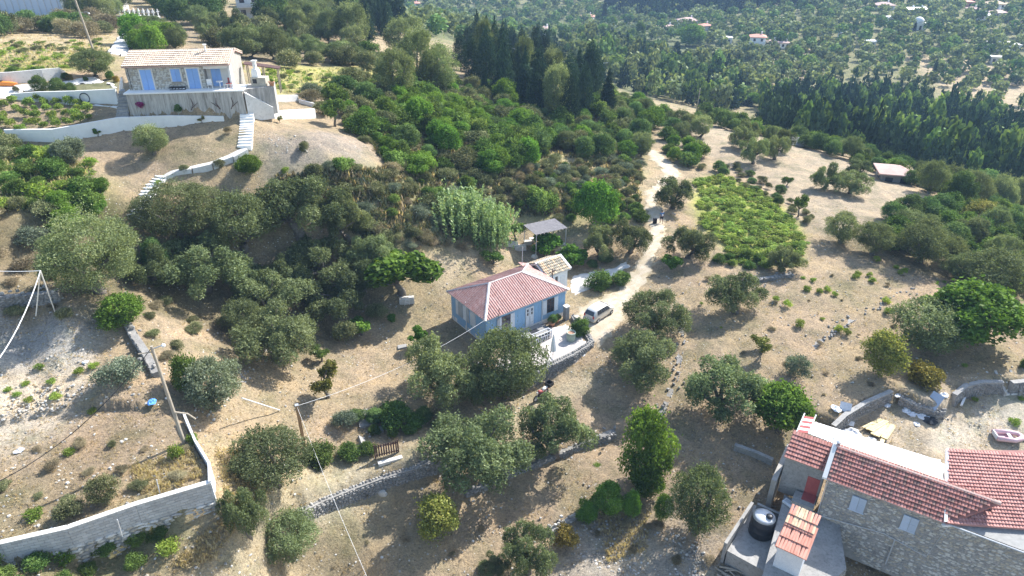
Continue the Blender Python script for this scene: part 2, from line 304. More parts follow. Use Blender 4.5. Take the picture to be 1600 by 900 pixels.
# ------------------------------------------------------------------ mesh helpers
class MB:
    def __init__(s): s.v = []; s.f = []; s.m = []; s.mats = []
    def mi(s, m):
        m = M[m] if isinstance(m, str) else m
        if m not in s.mats: s.mats.append(m)
        return s.mats.index(m)
    def add(s, vs, fs, m):
        o = len(s.v); s.v += [tuple(v) for v in vs]; k = s.mi(m)
        for f in fs: s.f.append([o+i for i in f]); s.m.append(k)
        return s
    def box(s, m, x0, x1, y0, y1, z0, z1, T=None):
        vs = [Vector((x, y, z)) for z in (z0, z1) for y in (y0, y1) for x in (x0, x1)]
        if T: vs = [T@v for v in vs]
        return s.add(vs, [(0, 2, 3, 1), (4, 5, 7, 6), (0, 1, 5, 4), (2, 6, 7, 3), (0, 4, 6, 2), (1, 3, 7, 5)], m)
    def prism(s, m, pts, z0, z1, T=None):      # vertical prism over polygon (ccw); z may be per point lists
        n = len(pts); z0 = z0 if isinstance(z0, (list, tuple)) else [z0]*n; z1 = z1 if isinstance(z1, (list, tuple)) else [z1]*n
        vs = [Vector((p[0], p[1], z0[i])) for i, p in enumerate(pts)]+[Vector((p[0], p[1], z1[i])) for i, p in enumerate(pts)]
        if T: vs = [T@v for v in vs]
        return s.add(vs, [tuple(range(n-1, -1, -1)), tuple(range(n, 2*n))]+[(i, (i+1) % n, n+(i+1) % n, n+i) for i in range(n)], m)
    def slab(s, m, pts, th):                  # thick plate from 3D polygon, thickness th downwards along -z
        n = len(pts); top = [Vector(p) for p in pts]; bot = [p-Vector((0, 0, th)) for p in top]
        return s.add(bot+top, [tuple(range(n-1, -1, -1)), tuple(range(n, 2*n))]+[(i, (i+1) % n, n+(i+1) % n, n+i) for i in range(n)], m)
    def tube(s, m, path, r, seg=6, cap=True):
        path = [Vector(p) for p in path]; rs = r if isinstance(r, (list, tuple)) else [r]*len(path); rings = []
        up = Vector((0, 0, 1))
        for i, p in enumerate(path):
            d = (path[min(i+1, len(path)-1)]-path[max(i-1, 0)]).normalized()
            a = d.cross(up if abs(d.z) < .9 else Vector((1, 0, 0))).normalized(); b = d.cross(a)
            rings.append([p+(a*math.cos(t)+b*math.sin(t))*rs[i] for t in [2*math.pi*k/seg for k in range(seg)]])
        vs = [v for rg in rings for v in rg]; fs = []
        for i in range(len(path)-1):
            for k in range(seg): fs.append((i*seg+k, i*seg+(k+1) % seg, (i+1)*seg+(k+1) % seg, (i+1)*seg+k))
        if cap: fs += [tuple(range(seg-1, -1, -1)), tuple(range(len(vs)-seg, len(vs)))]
        return s.add(vs, fs, m)
    def lathe(s, m, prof, seg=16, c=(0, 0, 0)):
        vs = []; fs = []
        for r, z in prof:
            for k in range(seg): t = 2*math.pi*k/seg; vs.append((c[0]+r*math.cos(t), c[1]+r*math.sin(t), c[2]+z))
        n = len(prof)
        for i in range(n-1):
            for k in range(seg): fs.append((i*seg+k, i*seg+(k+1) % seg, (i+1)*seg+(k+1) % seg, (i+1)*seg+k))
        fs += [tuple(range(seg-1, -1, -1)), tuple(range((n-1)*seg, n*seg))]
        return s.add(vs, fs, m)
    def mesh(s, name, smooth=False):
        me = bpy.data.meshes.new(name); me.from_pydata([tuple(v) for v in s.v], [], s.f)
        for m in s.mats: me.materials.append(m)
        me.polygons.foreach_set('material_index', s.m)
        if smooth: me.polygons.foreach_set('use_smooth', [True]*len(s.f))
        me.update(); return me
    def build(s, name, parent=None, smooth=False, kind=None):
        o = bpy.data.objects.new(name, s.mesh(name, smooth)); COL.objects.link(o)
        if parent: o.parent = parent
        if kind: o['kind'] = kind
        return o
def tag(o, label, cat=None, group=None, kind=None):
    if label: o['label'] = label
    if cat: o['category'] = cat
    if group: o['group'] = group
    if kind: o['kind'] = kind
    return o
def thing(name, label, cat, loc=(0, 0, 0), rz=0, group=None):
    o = bpy.data.objects.new(name, None); COL.objects.link(o); o.location = loc; o.rotation_euler = (0, 0, rz)
    o.empty_display_size = .3
    return tag(o, label, cat, group)
def inst(name, mesh, parent=None, T=None):
    o = bpy.data.objects.new(name, mesh); COL.objects.link(o)
    if parent: o.parent = parent
    if T is not None: o.matrix_basis = T
    return o
def npmesh(name, V, F, mats, midx=None, tone=None, smooth=False):
    """V (n,3), F (m,k) arrays"""
    me = bpy.data.meshes.new(name); m, k = F.shape
    me.vertices.add(len(V)); me.vertices.foreach_set('co', np.ascontiguousarray(V, np.float32).ravel())
    me.loops.add(m*k); me.loops.foreach_set('vertex_index', np.ascontiguousarray(F, np.int32).ravel())
    me.polygons.add(m); me.polygons.foreach_set('loop_start', np.arange(0, m*k, k, dtype=np.int32))
    for x in mats: me.materials.append(M[x] if isinstance(x, str) else x)
    if midx is not None: me.polygons.foreach_set('material_index', np.asarray(midx, np.int32))
    me.polygons.foreach_set('use_smooth', np.full(m, bool(smooth)))
    me.update(calc_edges=True)
    if tone is not None:
        a = me.attributes.new('tone', 'FLOAT', 'FACE'); a.data.foreach_set('value', np.asarray(tone, np.float32))
    return me
def arrays(me):
    n = len(me.vertices); V = np.empty(n*3, np.float32); me.vertices.foreach_get('co', V); V = V.reshape(-1, 3)
    me.calc_loop_triangles(); t = len(me.loop_triangles)
    F = np.empty(t*3, np.int32); me.loop_triangles.foreach_get('vertices', F)
    pi = np.empty(t, np.int32); me.loop_triangles.foreach_get('polygon_index', pi)
    tn = None
    if 'tone' in me.attributes:
        q = np.empty(len(me.polygons), np.float32); me.attributes['tone'].data.foreach_get('value', q); tn = q[pi]
    mi = np.empty(len(me.polygons), np.int32); me.polygons.foreach_get('material_index', mi)
    return V, F.reshape(-1, 3), tn, mi[pi]
def join_copies(name, meshes, items, mats=None, tones=None):
    """items: list of (mesh index, 4x4 Matrix). One mesh with all copies."""
    arr = [arrays(m) for m in meshes]; Vs = []; Fs = []; Ts = []; Ms = []; off = 0
    allm = []
    for m in meshes:
        for x in m.materials:
            if x not in allm: allm.append(x)
    maps = [np.array([allm.index(x) for x in m.materials] or [0]) for m in meshes]
    for k, (i, T) in enumerate(items):
        V, F, t, mi = arr[i]; A = np.array(T)
        Vs.append(V@A[:3, :3].T+A[:3, 3]); Fs.append(F+off); off += len(V); Ms.append(maps[i][mi])
        tt = t if t is not None else np.full(len(F), .5)
        if tones is not None: tt = np.clip(tt+tones[k], 0, 1)
        Ts.append(tt)
    return npmesh(name, np.concatenate(Vs), np.concatenate(Fs), allm, np.concatenate(Ms), np.concatenate(Ts))
def pieces(parent, name, meshes, items, world, limit=300, kind='stuff'):
    """items: (mesh idx, local matrix). The largest in the photograph become parts, the rest one joined part."""
    def size(T):
        p = world@T.translation; u, v, d = pix(p)
        s = max(T.to_scale())
        return -s/d if (-40 < u < 1640 and -40 < v < 940 and d > 0) else 0
    order = sorted(items, key=lambda it: size(it[1]))
    for i, T in order[:limit]: inst(name, meshes[i], parent, T)
    if order[limit:]:
        o = bpy.data.objects.new(name, join_copies(name, meshes, order[limit:])); COL.objects.link(o); o.parent = parent; o['kind'] = kind
# ------------------------------------------------------------------ ground sheet (soil kinds painted by region)
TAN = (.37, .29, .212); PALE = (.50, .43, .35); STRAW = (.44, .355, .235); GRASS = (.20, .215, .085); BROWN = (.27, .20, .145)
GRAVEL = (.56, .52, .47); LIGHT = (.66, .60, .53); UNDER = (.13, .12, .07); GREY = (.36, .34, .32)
# colour, edge softness (m), strength, polygon in photograph pixels
SOIL = [
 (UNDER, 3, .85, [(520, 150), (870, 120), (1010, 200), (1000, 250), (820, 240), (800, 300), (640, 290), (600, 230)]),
 ((.31, .29, .16), 3, .9, [(420, 265), (620, 260), (820, 230), (1000, 240), (1000, 330), (900, 370), (800, 340), (690, 380), (600, 410), (560, 360), (540, 300)]),
 (STRAW, 2, .9, [(690, 240), (960, 245), (1010, 300), (990, 330), (960, 330), (880, 290), (800, 300), (760, 300)]),
 (GRASS, 2, .8, [(-60, 205), (90, 230), (150, 270), (170, 320), (80, 340), (-60, 330)]),
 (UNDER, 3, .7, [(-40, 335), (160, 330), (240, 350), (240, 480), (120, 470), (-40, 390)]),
 ((.33, .30, .13), 2.5, .9, [(-80, 70), (100, 68), (190, 60), (175, 110), (60, 118), (-80, 118)]),
 (STRAW, 2.0, .8, [(-60, 48), (110, 50), (180, 55), (190, 85), (90, 90), (-60, 96)]),
 ((.36, .35, .13), 2, .8, [(390, 110), (450, 100), (600, 90), (605, 125), (500, 140), (430, 145)]),
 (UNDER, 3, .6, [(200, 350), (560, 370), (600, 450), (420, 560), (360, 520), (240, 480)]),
 ((.40, .40, .42), 1.5, .75, [(-60, 505), (60, 492), (150, 510), (150, 560), (60, 570), (-60, 560)]),
 (LIGHT, 2.5, .65, [(-60, 590), (60, 570), (150, 570), (180, 600), (130, 640), (60, 690), (-60, 720)]),
 (BROWN, 3, .5, [(60, 690), (200, 620), (270, 690), (180, 770), (60, 800)]),
 (STRAW, 2, .7, [(190, 740), (270, 690), (320, 700), (325, 770), (200, 800)]),
 (STRAW, 1.5, .8, [(315, 690), (360, 690), (420, 760), (340, 850), (250, 900), (160, 920), (250, 860), (340, 810)]),
 ((.20, .20, .10), 1.5, .8, [(-60, 890), (90, 870), (250, 830), (300, 830), (240, 880), (100, 940), (-60, 960)]),
 (GRAVEL, 1.0, .8, [(476, 790), (560, 758), (640, 730), (690, 715), (692, 728), (640, 748), (560, 775), (484, 803)]),
 ((.44, .39, .29), 2.5, .7, [(360, 770), (480, 740), (640, 700), (860, 600), (900, 590), (930, 610), (700, 700), (480, 790), (380, 900), (330, 900)]),
 (GREY, 2.5, .75, [(880, 830), (950, 800), (1100, 830), (1130, 900), (940, 940), (860, 900)]),
 (STRAW, 1.5, .9, [(935, 800), (1010, 800), (1015, 860), (960, 880)]),
 (PALE, 2, .8, [(1310, 640), (1420, 640), (1480, 610), (1640, 590), (1640, 720), (1480, 720), (1400, 720), (1300, 680)]),
 (LIGHT, 1.5, .8, [(1480, 660), (1530, 640), (1640, 620), (1640, 650), (1560, 680), (1470, 700)]),
 ((.37, .31, .245), 3, .8, [(1000, 180), (1160, 200), (1330, 250), (1480, 320), (1420, 400), (1290, 370), (1180, 280), (1060, 230)]),
 ((.34, .37, .10), 1.5, .85, [(1085, 280), (1130, 275), (1210, 310), (1260, 380), (1240, 415), (1150, 410), (1090, 350)]),
 (PALE, 1.2, .8, [(968, 167), (1000, 165), (1020, 176), (980, 184)]),
 ((.27, .24, .225), 2, .8, [(420, 210), (560, 215), (600, 250), (560, 262), (460, 275), (405, 275), (420, 240)]),
 ((.36, .27, .20), 1.5, .5, [(160, 100), (180, 130), (100, 142), (40, 146), (20, 140)]),
 ((.18, .19, .11), .6, .9, [(30, 147), (100, 133), (182, 125), (183, 143), (100, 146)]),
 ((.46, .385, .29), 1.5, .7, [(680, 400), (760, 385), (800, 400), (690, 440)]),
 ((.24, .20, .145), 3, .75, [(250, 40), (330, 20), (460, 40), (600, 95), (560, 108), (430, 100), (370, 92), (300, 75)]),
 ((.13, .15, .08), 10, .9, [(560, 0), (1050, 0), (1200, 60), (1180, 160), (1000, 150), (860, 100), (600, 40)]),
 ((.13, .15, .08), 8, .8, [(1190, 130), (1400, 130), (1560, 180), (1640, 200), (1640, 330), (1400, 260), (1200, 215)]),
 ((.45, .36, .27), 6, .8, [(1400, 85), (1500, 90), (1640, 115), (1640, 175), (1500, 165), (1450, 120)]),
 ((.45, .36, .27), 6, .8, [(1215, 84), (1320, 72), (1300, 108), (1190, 150), (1130, 110)]),
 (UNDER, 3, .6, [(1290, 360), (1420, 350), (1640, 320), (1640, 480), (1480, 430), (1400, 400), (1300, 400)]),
]
ROADS = {
 'dirt_road': [(893, 500), (905, 522), (932, 545), (950, 538), (962, 520), (985, 480), (1010, 440), (1034, 395), (1042, 360), (1038, 330), (1028, 305), (1040, 296), (1066, 275), (1062, 262), (1040, 245), (1030, 236), (1012, 232), (1006, 240), (1030, 262), (1034, 272), (1020, 290), (1004, 305), (1008, 335), (1012, 370), (1000, 400), (985, 425), (960, 450), (930, 468), (905, 482)],
 'front_path': [(905, 428), (960, 418), (978, 408), (985, 416), (960, 432), (925, 450), (898, 462), (890, 450), (892, 434)],
 'patio': [(800, 578), (830, 592), (868, 574), (905, 556), (920, 545), (912, 528), (888, 522), (886, 502), (860, 510), (780, 545)],
 'driveway': [(-80, 141), (40, 133), (104, 127), (150, 119), (190, 122), (196, 136), (175, 128), (100, 133), (20, 146), (10, 153), (-80, 160)],
 'lane': [(168, 82), (178, 70), (200, 45), (204, 36), (232, 35), (216, 50), (204, 75), (196, 88)],
}
def build_ground():
    th = np.unique(np.concatenate([np.linspace(-math.pi, -R(52), 60), np.radians(np.linspace(-52, 52, 520)), np.linspace(R(52), math.pi, 60)[:-1]]))
    r = np.concatenate([[1, 5, 12, 18, 23], np.arange(27, 112, .36), 112*1.0085**np.arange(0, 215)])
    while r[-1] < 6000: r = np.append(r, r[-1]*1.06)
    TH, RR = np.meshgrid(th, r); X = (RR*np.sin(TH)).ravel(); Y = (RR*np.cos(TH)).ravel()
    Z = np.empty(X.size)
    for i in range(0, X.size, 40000): Z[i:i+40000] = height(X[i:i+40000], Y[i:i+40000])
    def vn(x, y, s, seed):         # cheap value noise
        g = np.random.default_rng(seed).random((257, 257)); u = x/s; v = y/s
        iu = np.floor(u).astype(int); iv = np.floor(v).astype(int); fu = smooth(u-iu); fv = smooth(v-iv)
        a = g[iu % 257, iv % 257]; b = g[(iu+1) % 257, iv % 257]; c = g[iu % 257, (iv+1) % 257]; d = g[(iu+1) % 257, (iv+1) % 257]
        return (a*(1-fu)+b*fu)*(1-fv)+(c*(1-fu)+d*fu)*fv-.5
    flat = np.zeros(X.size)
    for _, _, poly in PADS: flat = np.maximum(flat, smooth((sdist(X, Y, poly)+.5)/.5))
    for poly in ROADS.values():
        w = [tuple(p[:2]) for p in GG(poly)]; flat = np.maximum(flat, smooth((sdist(X, Y, w)+1.0)/1.0))
    bumpy = (vn(X, Y, 1.1, 1)*.16+vn(X, Y, 2.7, 2)*.28+vn(X, Y, .5, 3)*.07)*(1-flat*.9)*np.clip((400-np.hypot(X, Y))/200, .0, 1)
    Z = Z+bumpy-.03
    C = np.tile(np.array(TAN), (X.size, 1)); big = np.clip(vn(X, Y, 7.5, 8)+vn(X, Y, 3.1, 9)*.7+.25, 0, 1)[:, None]; C = C*(1-big*.65)+np.array((.27, .235, .145))*big*.65; n1 = vn(X, Y, 3.3, 5)+vn(X, Y, 1.2, 6)*.6
    farm = np.clip((np.hypot(X, Y)-150)/200, 0, 1)[:, None]
    C = C*(1-farm)+np.array((.20, .20, .11))*farm
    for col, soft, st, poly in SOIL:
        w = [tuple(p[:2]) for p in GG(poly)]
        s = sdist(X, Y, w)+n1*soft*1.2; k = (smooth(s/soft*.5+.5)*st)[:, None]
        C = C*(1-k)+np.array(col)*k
    nr, nt_ = len(r), len(th); idx = np.arange(nr*nt_).reshape(nr, nt_)
    nx = np.roll(idx, -1, 1)
    F = np.stack([idx[:-1], idx[1:], nx[1:], nx[:-1]], -1).reshape(-1, 4)
    V = np.stack([X, Y, Z], -1)
    F = F[:, ::-1]
    me = npmesh('ground', V, F, [ground_material()], smooth=True)
    a = me.color_attributes.new('soil', 'FLOAT_COLOR', 'POINT'); a.data.foreach_set('color', np.concatenate([C, np.ones((len(C), 1))], 1).astype(np.float32).ravel())
    o = bpy.data.objects.new('ground', me); COL.objects.link(o); o['kind'] = 'structure'
    return o
def ground_material():
    m, nt, N, L = nodes('dry hillside soil')
    at = nd(nt, 'ShaderNodeAttribute', attribute_name='soil'); tc = nd(nt, 'ShaderNodeTexCoord'); v = tc.outputs['Object']
    n1 = noise(nt, .35, 6, .6, vec=v); n2 = noise(nt, 1.6, 8, .75, vec=v); n3 = noise(nt, 6, 8, .85, vec=v)
    mp = nd(nt, 'ShaderNodeMapping'); mp.inputs['Rotation'].default_value = (0, 0, .6); mp.inputs['Scale'].default_value = (1, 3.2, 1); L.new(v, mp.inputs[0])
    n4 = noise(nt, 4, 8, .8, vec=mp.outputs[0])
    col = mixc(nt, 1.0, at.outputs['Color'], ramp(nt, n1, [(.32, (.66, .72, .64)), (.5, (.96, .96, .95)), (.7, (1.18, 1.12, 1.02))]), 'MULTIPLY')
    col = mixc(nt, 1.0, col, ramp(nt, n2, [(.30, (.68, .70, .72)), (.5, (1, 1, 1)), (.72, (1.2, 1.16, 1.08))]), 'MULTIPLY')
    col = mixc(nt, 1.0, col, ramp(nt, n3, [(.34, (.50, .49, .48)), (.48, (.96, .96, .96)), (.62, (1.3, 1.28, 1.22))]), 'MULTIPLY')
    col = mixc(nt, .7, col, ramp(nt, n4, [(.34, (.60, .60, .56)), (.62, (1.18, 1.15, 1.08))]), 'MULTIPLY')
    # pale stones showing through the soil
    vo = nd(nt, 'ShaderNodeTexVoronoi', i_Scale=3.2, i_Randomness=1.0); L.new(v, vo.inputs['Vector'])
    sm = ramp(nt, vo.outputs['Distance'], [(.10, (1, 1, 1)), (.19, (0, 0, 0))])
    gt = ramp(nt, noise(nt, .5, 4, .6, vec=v), [(.50, (0, 0, 0)), (.60, (1, 1, 1))])
    k = nd(nt, 'ShaderNodeMath', operation='MULTIPLY'); L.new(sm, k.inputs[0]); L.new(gt, k.inputs[1])
    col = mixc(nt, k.outputs[0], col, (.58, .56, .52))
    b = nd(nt, 'ShaderNodeBsdfPrincipled', i_Roughness=.97); b.inputs['Specular IOR Level'].default_value = .1
    L.new(col, b.inputs['Base Color'])
    h = nd(nt, 'ShaderNodeMath', operation='ADD'); L.new(n3, h.inputs[0]); L.new(n2, h.inputs[1])
    bp = nd(nt, 'ShaderNodeBump', i_Strength=1.0, i_Distance=.16); L.new(h.outputs[0], bp.inputs['Height']); L.new(bp.outputs[0], b.inputs['Normal'])
    o = nd(nt, 'ShaderNodeOutputMaterial'); L.new(b.outputs[0], o.inputs[0]); return m
build_ground()

def sheet(name, pts, mat, lift=.05, res=.5, label=None, soft=.25, kind='structure'):
    global TR_
    """surface laid on the ground over a pixel polygon, following it; ragged edge"""
    w = [tuple(p[:2]) for p in GG(pts)]
    soft = 1.0 if mat is TR_ else .15
    xs = np.arange(min(p[0] for p in w)-1, max(p[0] for p in w)+1, res); ys = np.arange(min(p[1] for p in w)-1, max(p[1] for p in w)+1, res)
    X, Y = np.meshgrid(xs, ys); X = X+(rng.random(X.shape)-.5)*res*.5; Y = Y+(rng.random(Y.shape)-.5)*res*.5
    s = sdist(X.ravel(), Y.ravel(), w).reshape(X.shape)+(rng.random(X.shape)-.5)*soft*.8+soft*.35*np.sin(X*2.1)*np.cos(Y*1.7)
    Z = height(X.ravel(), Y.ravel()).reshape(X.shape)+np.where(s > 0, lift, -.25)
    idx = np.arange(X.size).reshape(X.shape); keep = (s > -res*1.1)
    kf = keep[:-1, :-1] & keep[1:, :-1] & keep[1:, 1:] & keep[:-1, 1:]
    F = np.stack([idx[:-1, :-1], idx[:-1, 1:], idx[1:, 1:], idx[1:, :-1]], -1)[kf]
    o = bpy.data.objects.new(name, npmesh(name, np.stack([X.ravel(), Y.ravel(), Z.ravel()], -1), F, [mat], smooth=True)); COL.objects.link(o); o['kind'] = kind
    a = o.data.attributes.new('core', 'FLOAT', 'POINT'); a.data.foreach_set('value', (np.clip(s/1.3, 0, 1)*(1-.55*np.exp(-((s-1.55)/.28)**2))).astype(np.float32).ravel())
    return o
def track_material():
    m, nt, N, L = nodes('pale dirt track'); tc = nd(nt, 'ShaderNodeTexCoord'); v = tc.outputs['Object']
    n2 = noise(nt, 1.1, 7, .7, vec=v); n3 = noise(nt, 7, 6, .8, vec=v)
    col = ramp(nt, n2, [(.34, (.38, .315, .245)), (.5, (.49, .425, .35)), (.66, (.57, .51, .44))])
    at = nd(nt, 'ShaderNodeAttribute', attribute_name='core'); col = mixc(nt, at.outputs['Fac'], (.34, .285, .19), col)
    col = mixc(nt, 1.0, col, ramp(nt, n3, [(.32, (.78, .77, .76)), (.6, (1.1, 1.1, 1.08))]), 'MULTIPLY')
    b = nd(nt, 'ShaderNodeBsdfPrincipled', i_Roughness=.97); b.inputs['Specular IOR Level'].default_value = .1; L.new(col, b.inputs['Base Color'])
    bp = nd(nt, 'ShaderNodeBump', i_Strength=.8, i_Distance=.05); L.new(n3, bp.inputs['Height']); L.new(bp.outputs[0], b.inputs['Normal'])
    o = nd(nt, 'ShaderNodeOutputMaterial'); L.new(b.outputs[0], o.inputs[0]); return m
TR = TR_ = track_material()
sheet('dirt_road', ROADS['dirt_road'], TR, .03, .4)
sheet('front_path', ROADS['front_path'], 'concrete_pale', .045, .3)
sheet('patio_floor', [(795, 583), (828, 598), (866, 582), (900, 565), (920, 550), (921, 540), (908, 522), (884, 506), (860, 512), (790, 548), (770, 570)], 'pebble', .02, .3)
sheet('patio_border', [(800, 585), (828, 598), (866, 582), (900, 565), (918, 551), (912, 546), (890, 558), (862, 570), (826, 582)], 'concrete_pale', .035, .25)
sheet('villa_driveway', ROADS['driveway'], 'concrete_pale', .09, .4)
sheet('concrete_lane', ROADS['lane'], 'concrete_pale', .3, .8)
sheet('field_track', [(968, 167), (1000, 165), (1015, 176), (985, 183), (968, 175)], TR, .05, .8)
sheet('far_track', [(1066, 184), (1098, 190), (1100, 202), (1078, 194)], TR, .05, .8)
sheet('valley_road', [(1540, -4), (1580, -4), (1575, 10), (1585, 14), (1580, 22), (1565, 12), (1555, 4)], TR, .3, 4)
# ------------------------------------------------------------------ plant prototypes (leaf-sized faces spread through lobed crowns)
def leaf_faces(P0, Nrm, up, ln, wd, g, droop=0):
    n = len(P0); A = g.normal(size=(n, 3))
    D = up*1.0 + A*.9; D -= Nrm*(D*Nrm).sum(1)[:, None]*.75; D /= np.linalg.norm(D, axis=1)[:, None]+1e-9
    Sd = np.cross(D, Nrm); Sd /= np.linalg.norm(Sd, axis=1)[:, None]+1e-9
    l = ln*(.65+.7*g.random(n))[:, None]; w = wd*(.65+.7*g.random(n))[:, None]
    V = np.stack([P0-D*l*.5, P0+Sd*w*.5+D*l*.05, P0+D*l*.5, P0-Sd*w*.5+D*l*.05], 1).reshape(-1, 3)
    return V, np.arange(4*n).reshape(-1, 4)
def crown_mesh(name, mat, lobes, n, ln, wd, seed, outward=.7, uplift=.6, shell=.35, tonevar=.28, squash_low=True):
    """lobes: (x,y,z,rx,ry,rz); leaf faces near each lobe's surface; tone is the leaf colour, differing by clump"""
    g = np.random.default_rng(seed); lb = np.array(lobes, float); k = len(lb)
    area = (lb[:, 3]*lb[:, 4]+lb[:, 3]*lb[:, 5]+lb[:, 4]*lb[:, 5]); pick = g.choice(k, n, p=area/area.sum())
    d = g.normal(size=(n, 3)); d /= np.linalg.norm(d, axis=1)[:, None]
    if squash_low: d[:, 2] = np.where((d[:, 2] < -.35) & (g.random(n) < .6), -d[:, 2], d[:, 2])
    rad = 1-shell*g.random(n)**1.5
    bumps = .20*np.sin(d[:, 0]*8+pick*1.7)*np.cos(d[:, 1]*7+pick)+.16*np.sin(d[:, 2]*11+pick*2.3)*np.cos(d[:, 0]*9)+(g.random(n) < .09)*g.random(n)*.42
    p = lb[pick, :3]+d*lb[pick, 3:6]*(rad+bumps)[:, None]
    inner = np.zeros(n, bool)
    for j in range(k):      # drop leaves buried deep inside other lobes
        q = (p-lb[j, :3])/lb[j, 3:6]; inner |= ((q*q).sum(1) < .34) & (pick != j)
    keep = ~inner | (g.random(n) < .15)
    p, d, pick = p[keep], d[keep], pick[keep]; m = len(p)
    nn = d*outward+g.normal(size=(m, 3))*(1-outward)*1.1; nn /= np.linalg.norm(nn, axis=1)[:, None]
    up = np.tile(np.array([0, 0, uplift]), (m, 1))+d*.6
    V, F = leaf_faces(p, nn, up, ln, wd, g)
    tl = g.normal(0, tonevar*.55, k)[pick]+g.normal(0, tonevar*.7, m)+.46
    return npmesh(name, V, F, [mat], tone=np.clip(tl, 0, 1))
def trunk_mesh(name, lobes, seed, r=.05, fork=.28, lean=.1, mat='bark', limbs=7):
    g = random.Random(seed); mb = MB(); lx, ly = g.uniform(-lean, lean), g.uniform(-lean, lean)
    top = Vector((lx, ly, fork)); mb.tube(mat, [(0, 0, -.12), (lx*.1, ly*.3, fork*.3), (lx*.8, ly*.6, fork*.7), top], [r*1.5, r*1.05, r*.85, r*.7], 7)
    L = sorted(lobes, key=lambda l: g.random())[:limbs]
    for l in L:
        c = Vector(l[:3]); mid = top.lerp(c, .5)+Vector((g.uniform(-.05, .05), g.uniform(-.05, .05), -.02))
        mb.tube(mat, [top-Vector((0, 0, .03)), mid, c], [r*.55, r*.36, r*.14], 5)
    return mb.mesh(name, True)
def umbrella_lobes(seed, n, rr=.36, z0=.42, z1=.86, lr=(.15, .24), hk=1.0, spread=1.0):
    g = random.Random(seed); out = []
    for i in range(n):
        a = g.uniform(0, 6.283); q = math.sqrt(g.random())*spread; x, y = rr*q*math.cos(a), rr*q*math.sin(a)
        z = z0+(z1-z0)*g.random()*(1-.55*q*q)-.04*q; r = g.uniform(*lr)*(1-.15*q)
        out.append((x, y, z, r, r, r*g.uniform(.75, 1.1)*hk))
    return out
def ball_lobes(seed, n, z0=.3, z1=.8, rr=.3, lr=(.16, .24)):
    g = random.Random(seed); out = [(0, 0, (z0+z1)/2, .34, .34, (z1-z0)*.55+.08)]
    for i in range(n):
        a = g.uniform(0, 6.283); t = g.random(); e = math.sin(math.pi*(.12+.8*t)); x, y = rr*e*math.cos(a)*g.uniform(.7, 1), rr*e*math.sin(a)*g.uniform(.7, 1)
        r = g.uniform(*lr); out.append((x, y, z0+(z1-z0)*t, r, r, r*g.uniform(.8, 1.1)))
    return out
# every prototype is 1 wide and 1 high, base at z = 0: (crown mesh, trunk mesh or None)
PROTO = {}
def proto(kind, crown, trunk=None): PROTO.setdefault(kind, []).append((crown, trunk))
for i in range(5):
    lb = umbrella_lobes(10+i, 22+2*i, rr=.40, z0=.30, z1=.88, lr=(.07, .14), hk=1.7)
    proto('olive', crown_mesh('crown', 'olive', lb, 24000, .027, .013, i, outward=.5, uplift=.9), trunk_mesh('trunk', lb, i, .05, .25))
for i in range(4):        # round, denser, reaching low
    lb = ball_lobes(30+i, 30, .22, .84, .40, (.09, .16))
    proto('olive_full', crown_mesh('crown', 'olive', lb, 25000, .028, .013, 40+i, outward=.5, uplift=.8), trunk_mesh('trunk', lb, i, .05, .2))
for i in range(1):        # the biggest crowns, finer leaves
    lb = ball_lobes(37, 44, .20, .86, .42, (.07, .13))
    proto('olive_big', crown_mesh('crown', 'olive', lb, 44000, .019, .010, 47, outward=.5, uplift=.8), trunk_mesh('trunk', lb, 3, .05, .2))
for i in range(2):
    lb = ball_lobes(50+i, 14, .26, .82, .33, (.13, .2))
    proto('silver', crown_mesh('crown', 'silver', lb, 22000, .034, .016, 60+i, outward=.35, uplift=.9), trunk_mesh('trunk', lb, i, .045, .22))
for i in range(3):        # dense evergreen bush, down to the ground
    lb = ball_lobes(70+i, 17, .14, .80, .36, (.15, .22))
    proto('bush', crown_mesh('crown', 'vivid', lb, 16000, .036, .028, 80+i, outward=.55, uplift=.3))
    proto('deepbush', crown_mesh('crown', 'deep', lb, 16000, .035, .026, 85+i, outward=.55, uplift=.3))
for i in range(2):        # broad leaved fruit tree with big leaves
    lb = umbrella_lobes(90+i, 15, rr=.34, z0=.36, z1=.84, lr=(.14, .2))
    proto('fig', crown_mesh('crown', 'vivid', lb, 5200, .075, .062, 95+i, outward=.6, uplift=.1, tonevar=.34), trunk_mesh('trunk', lb, i, .045, .3))
    proto('walnut', crown_mesh('crown', 'vivid', ball_lobes(98+i, 26, .26, .80, .39, (.11, .17)), 17000, .042, .034, 99+i, outward=.55, uplift=.1, tonevar=.3), trunk_mesh('trunk', lb, i, .045, .3))
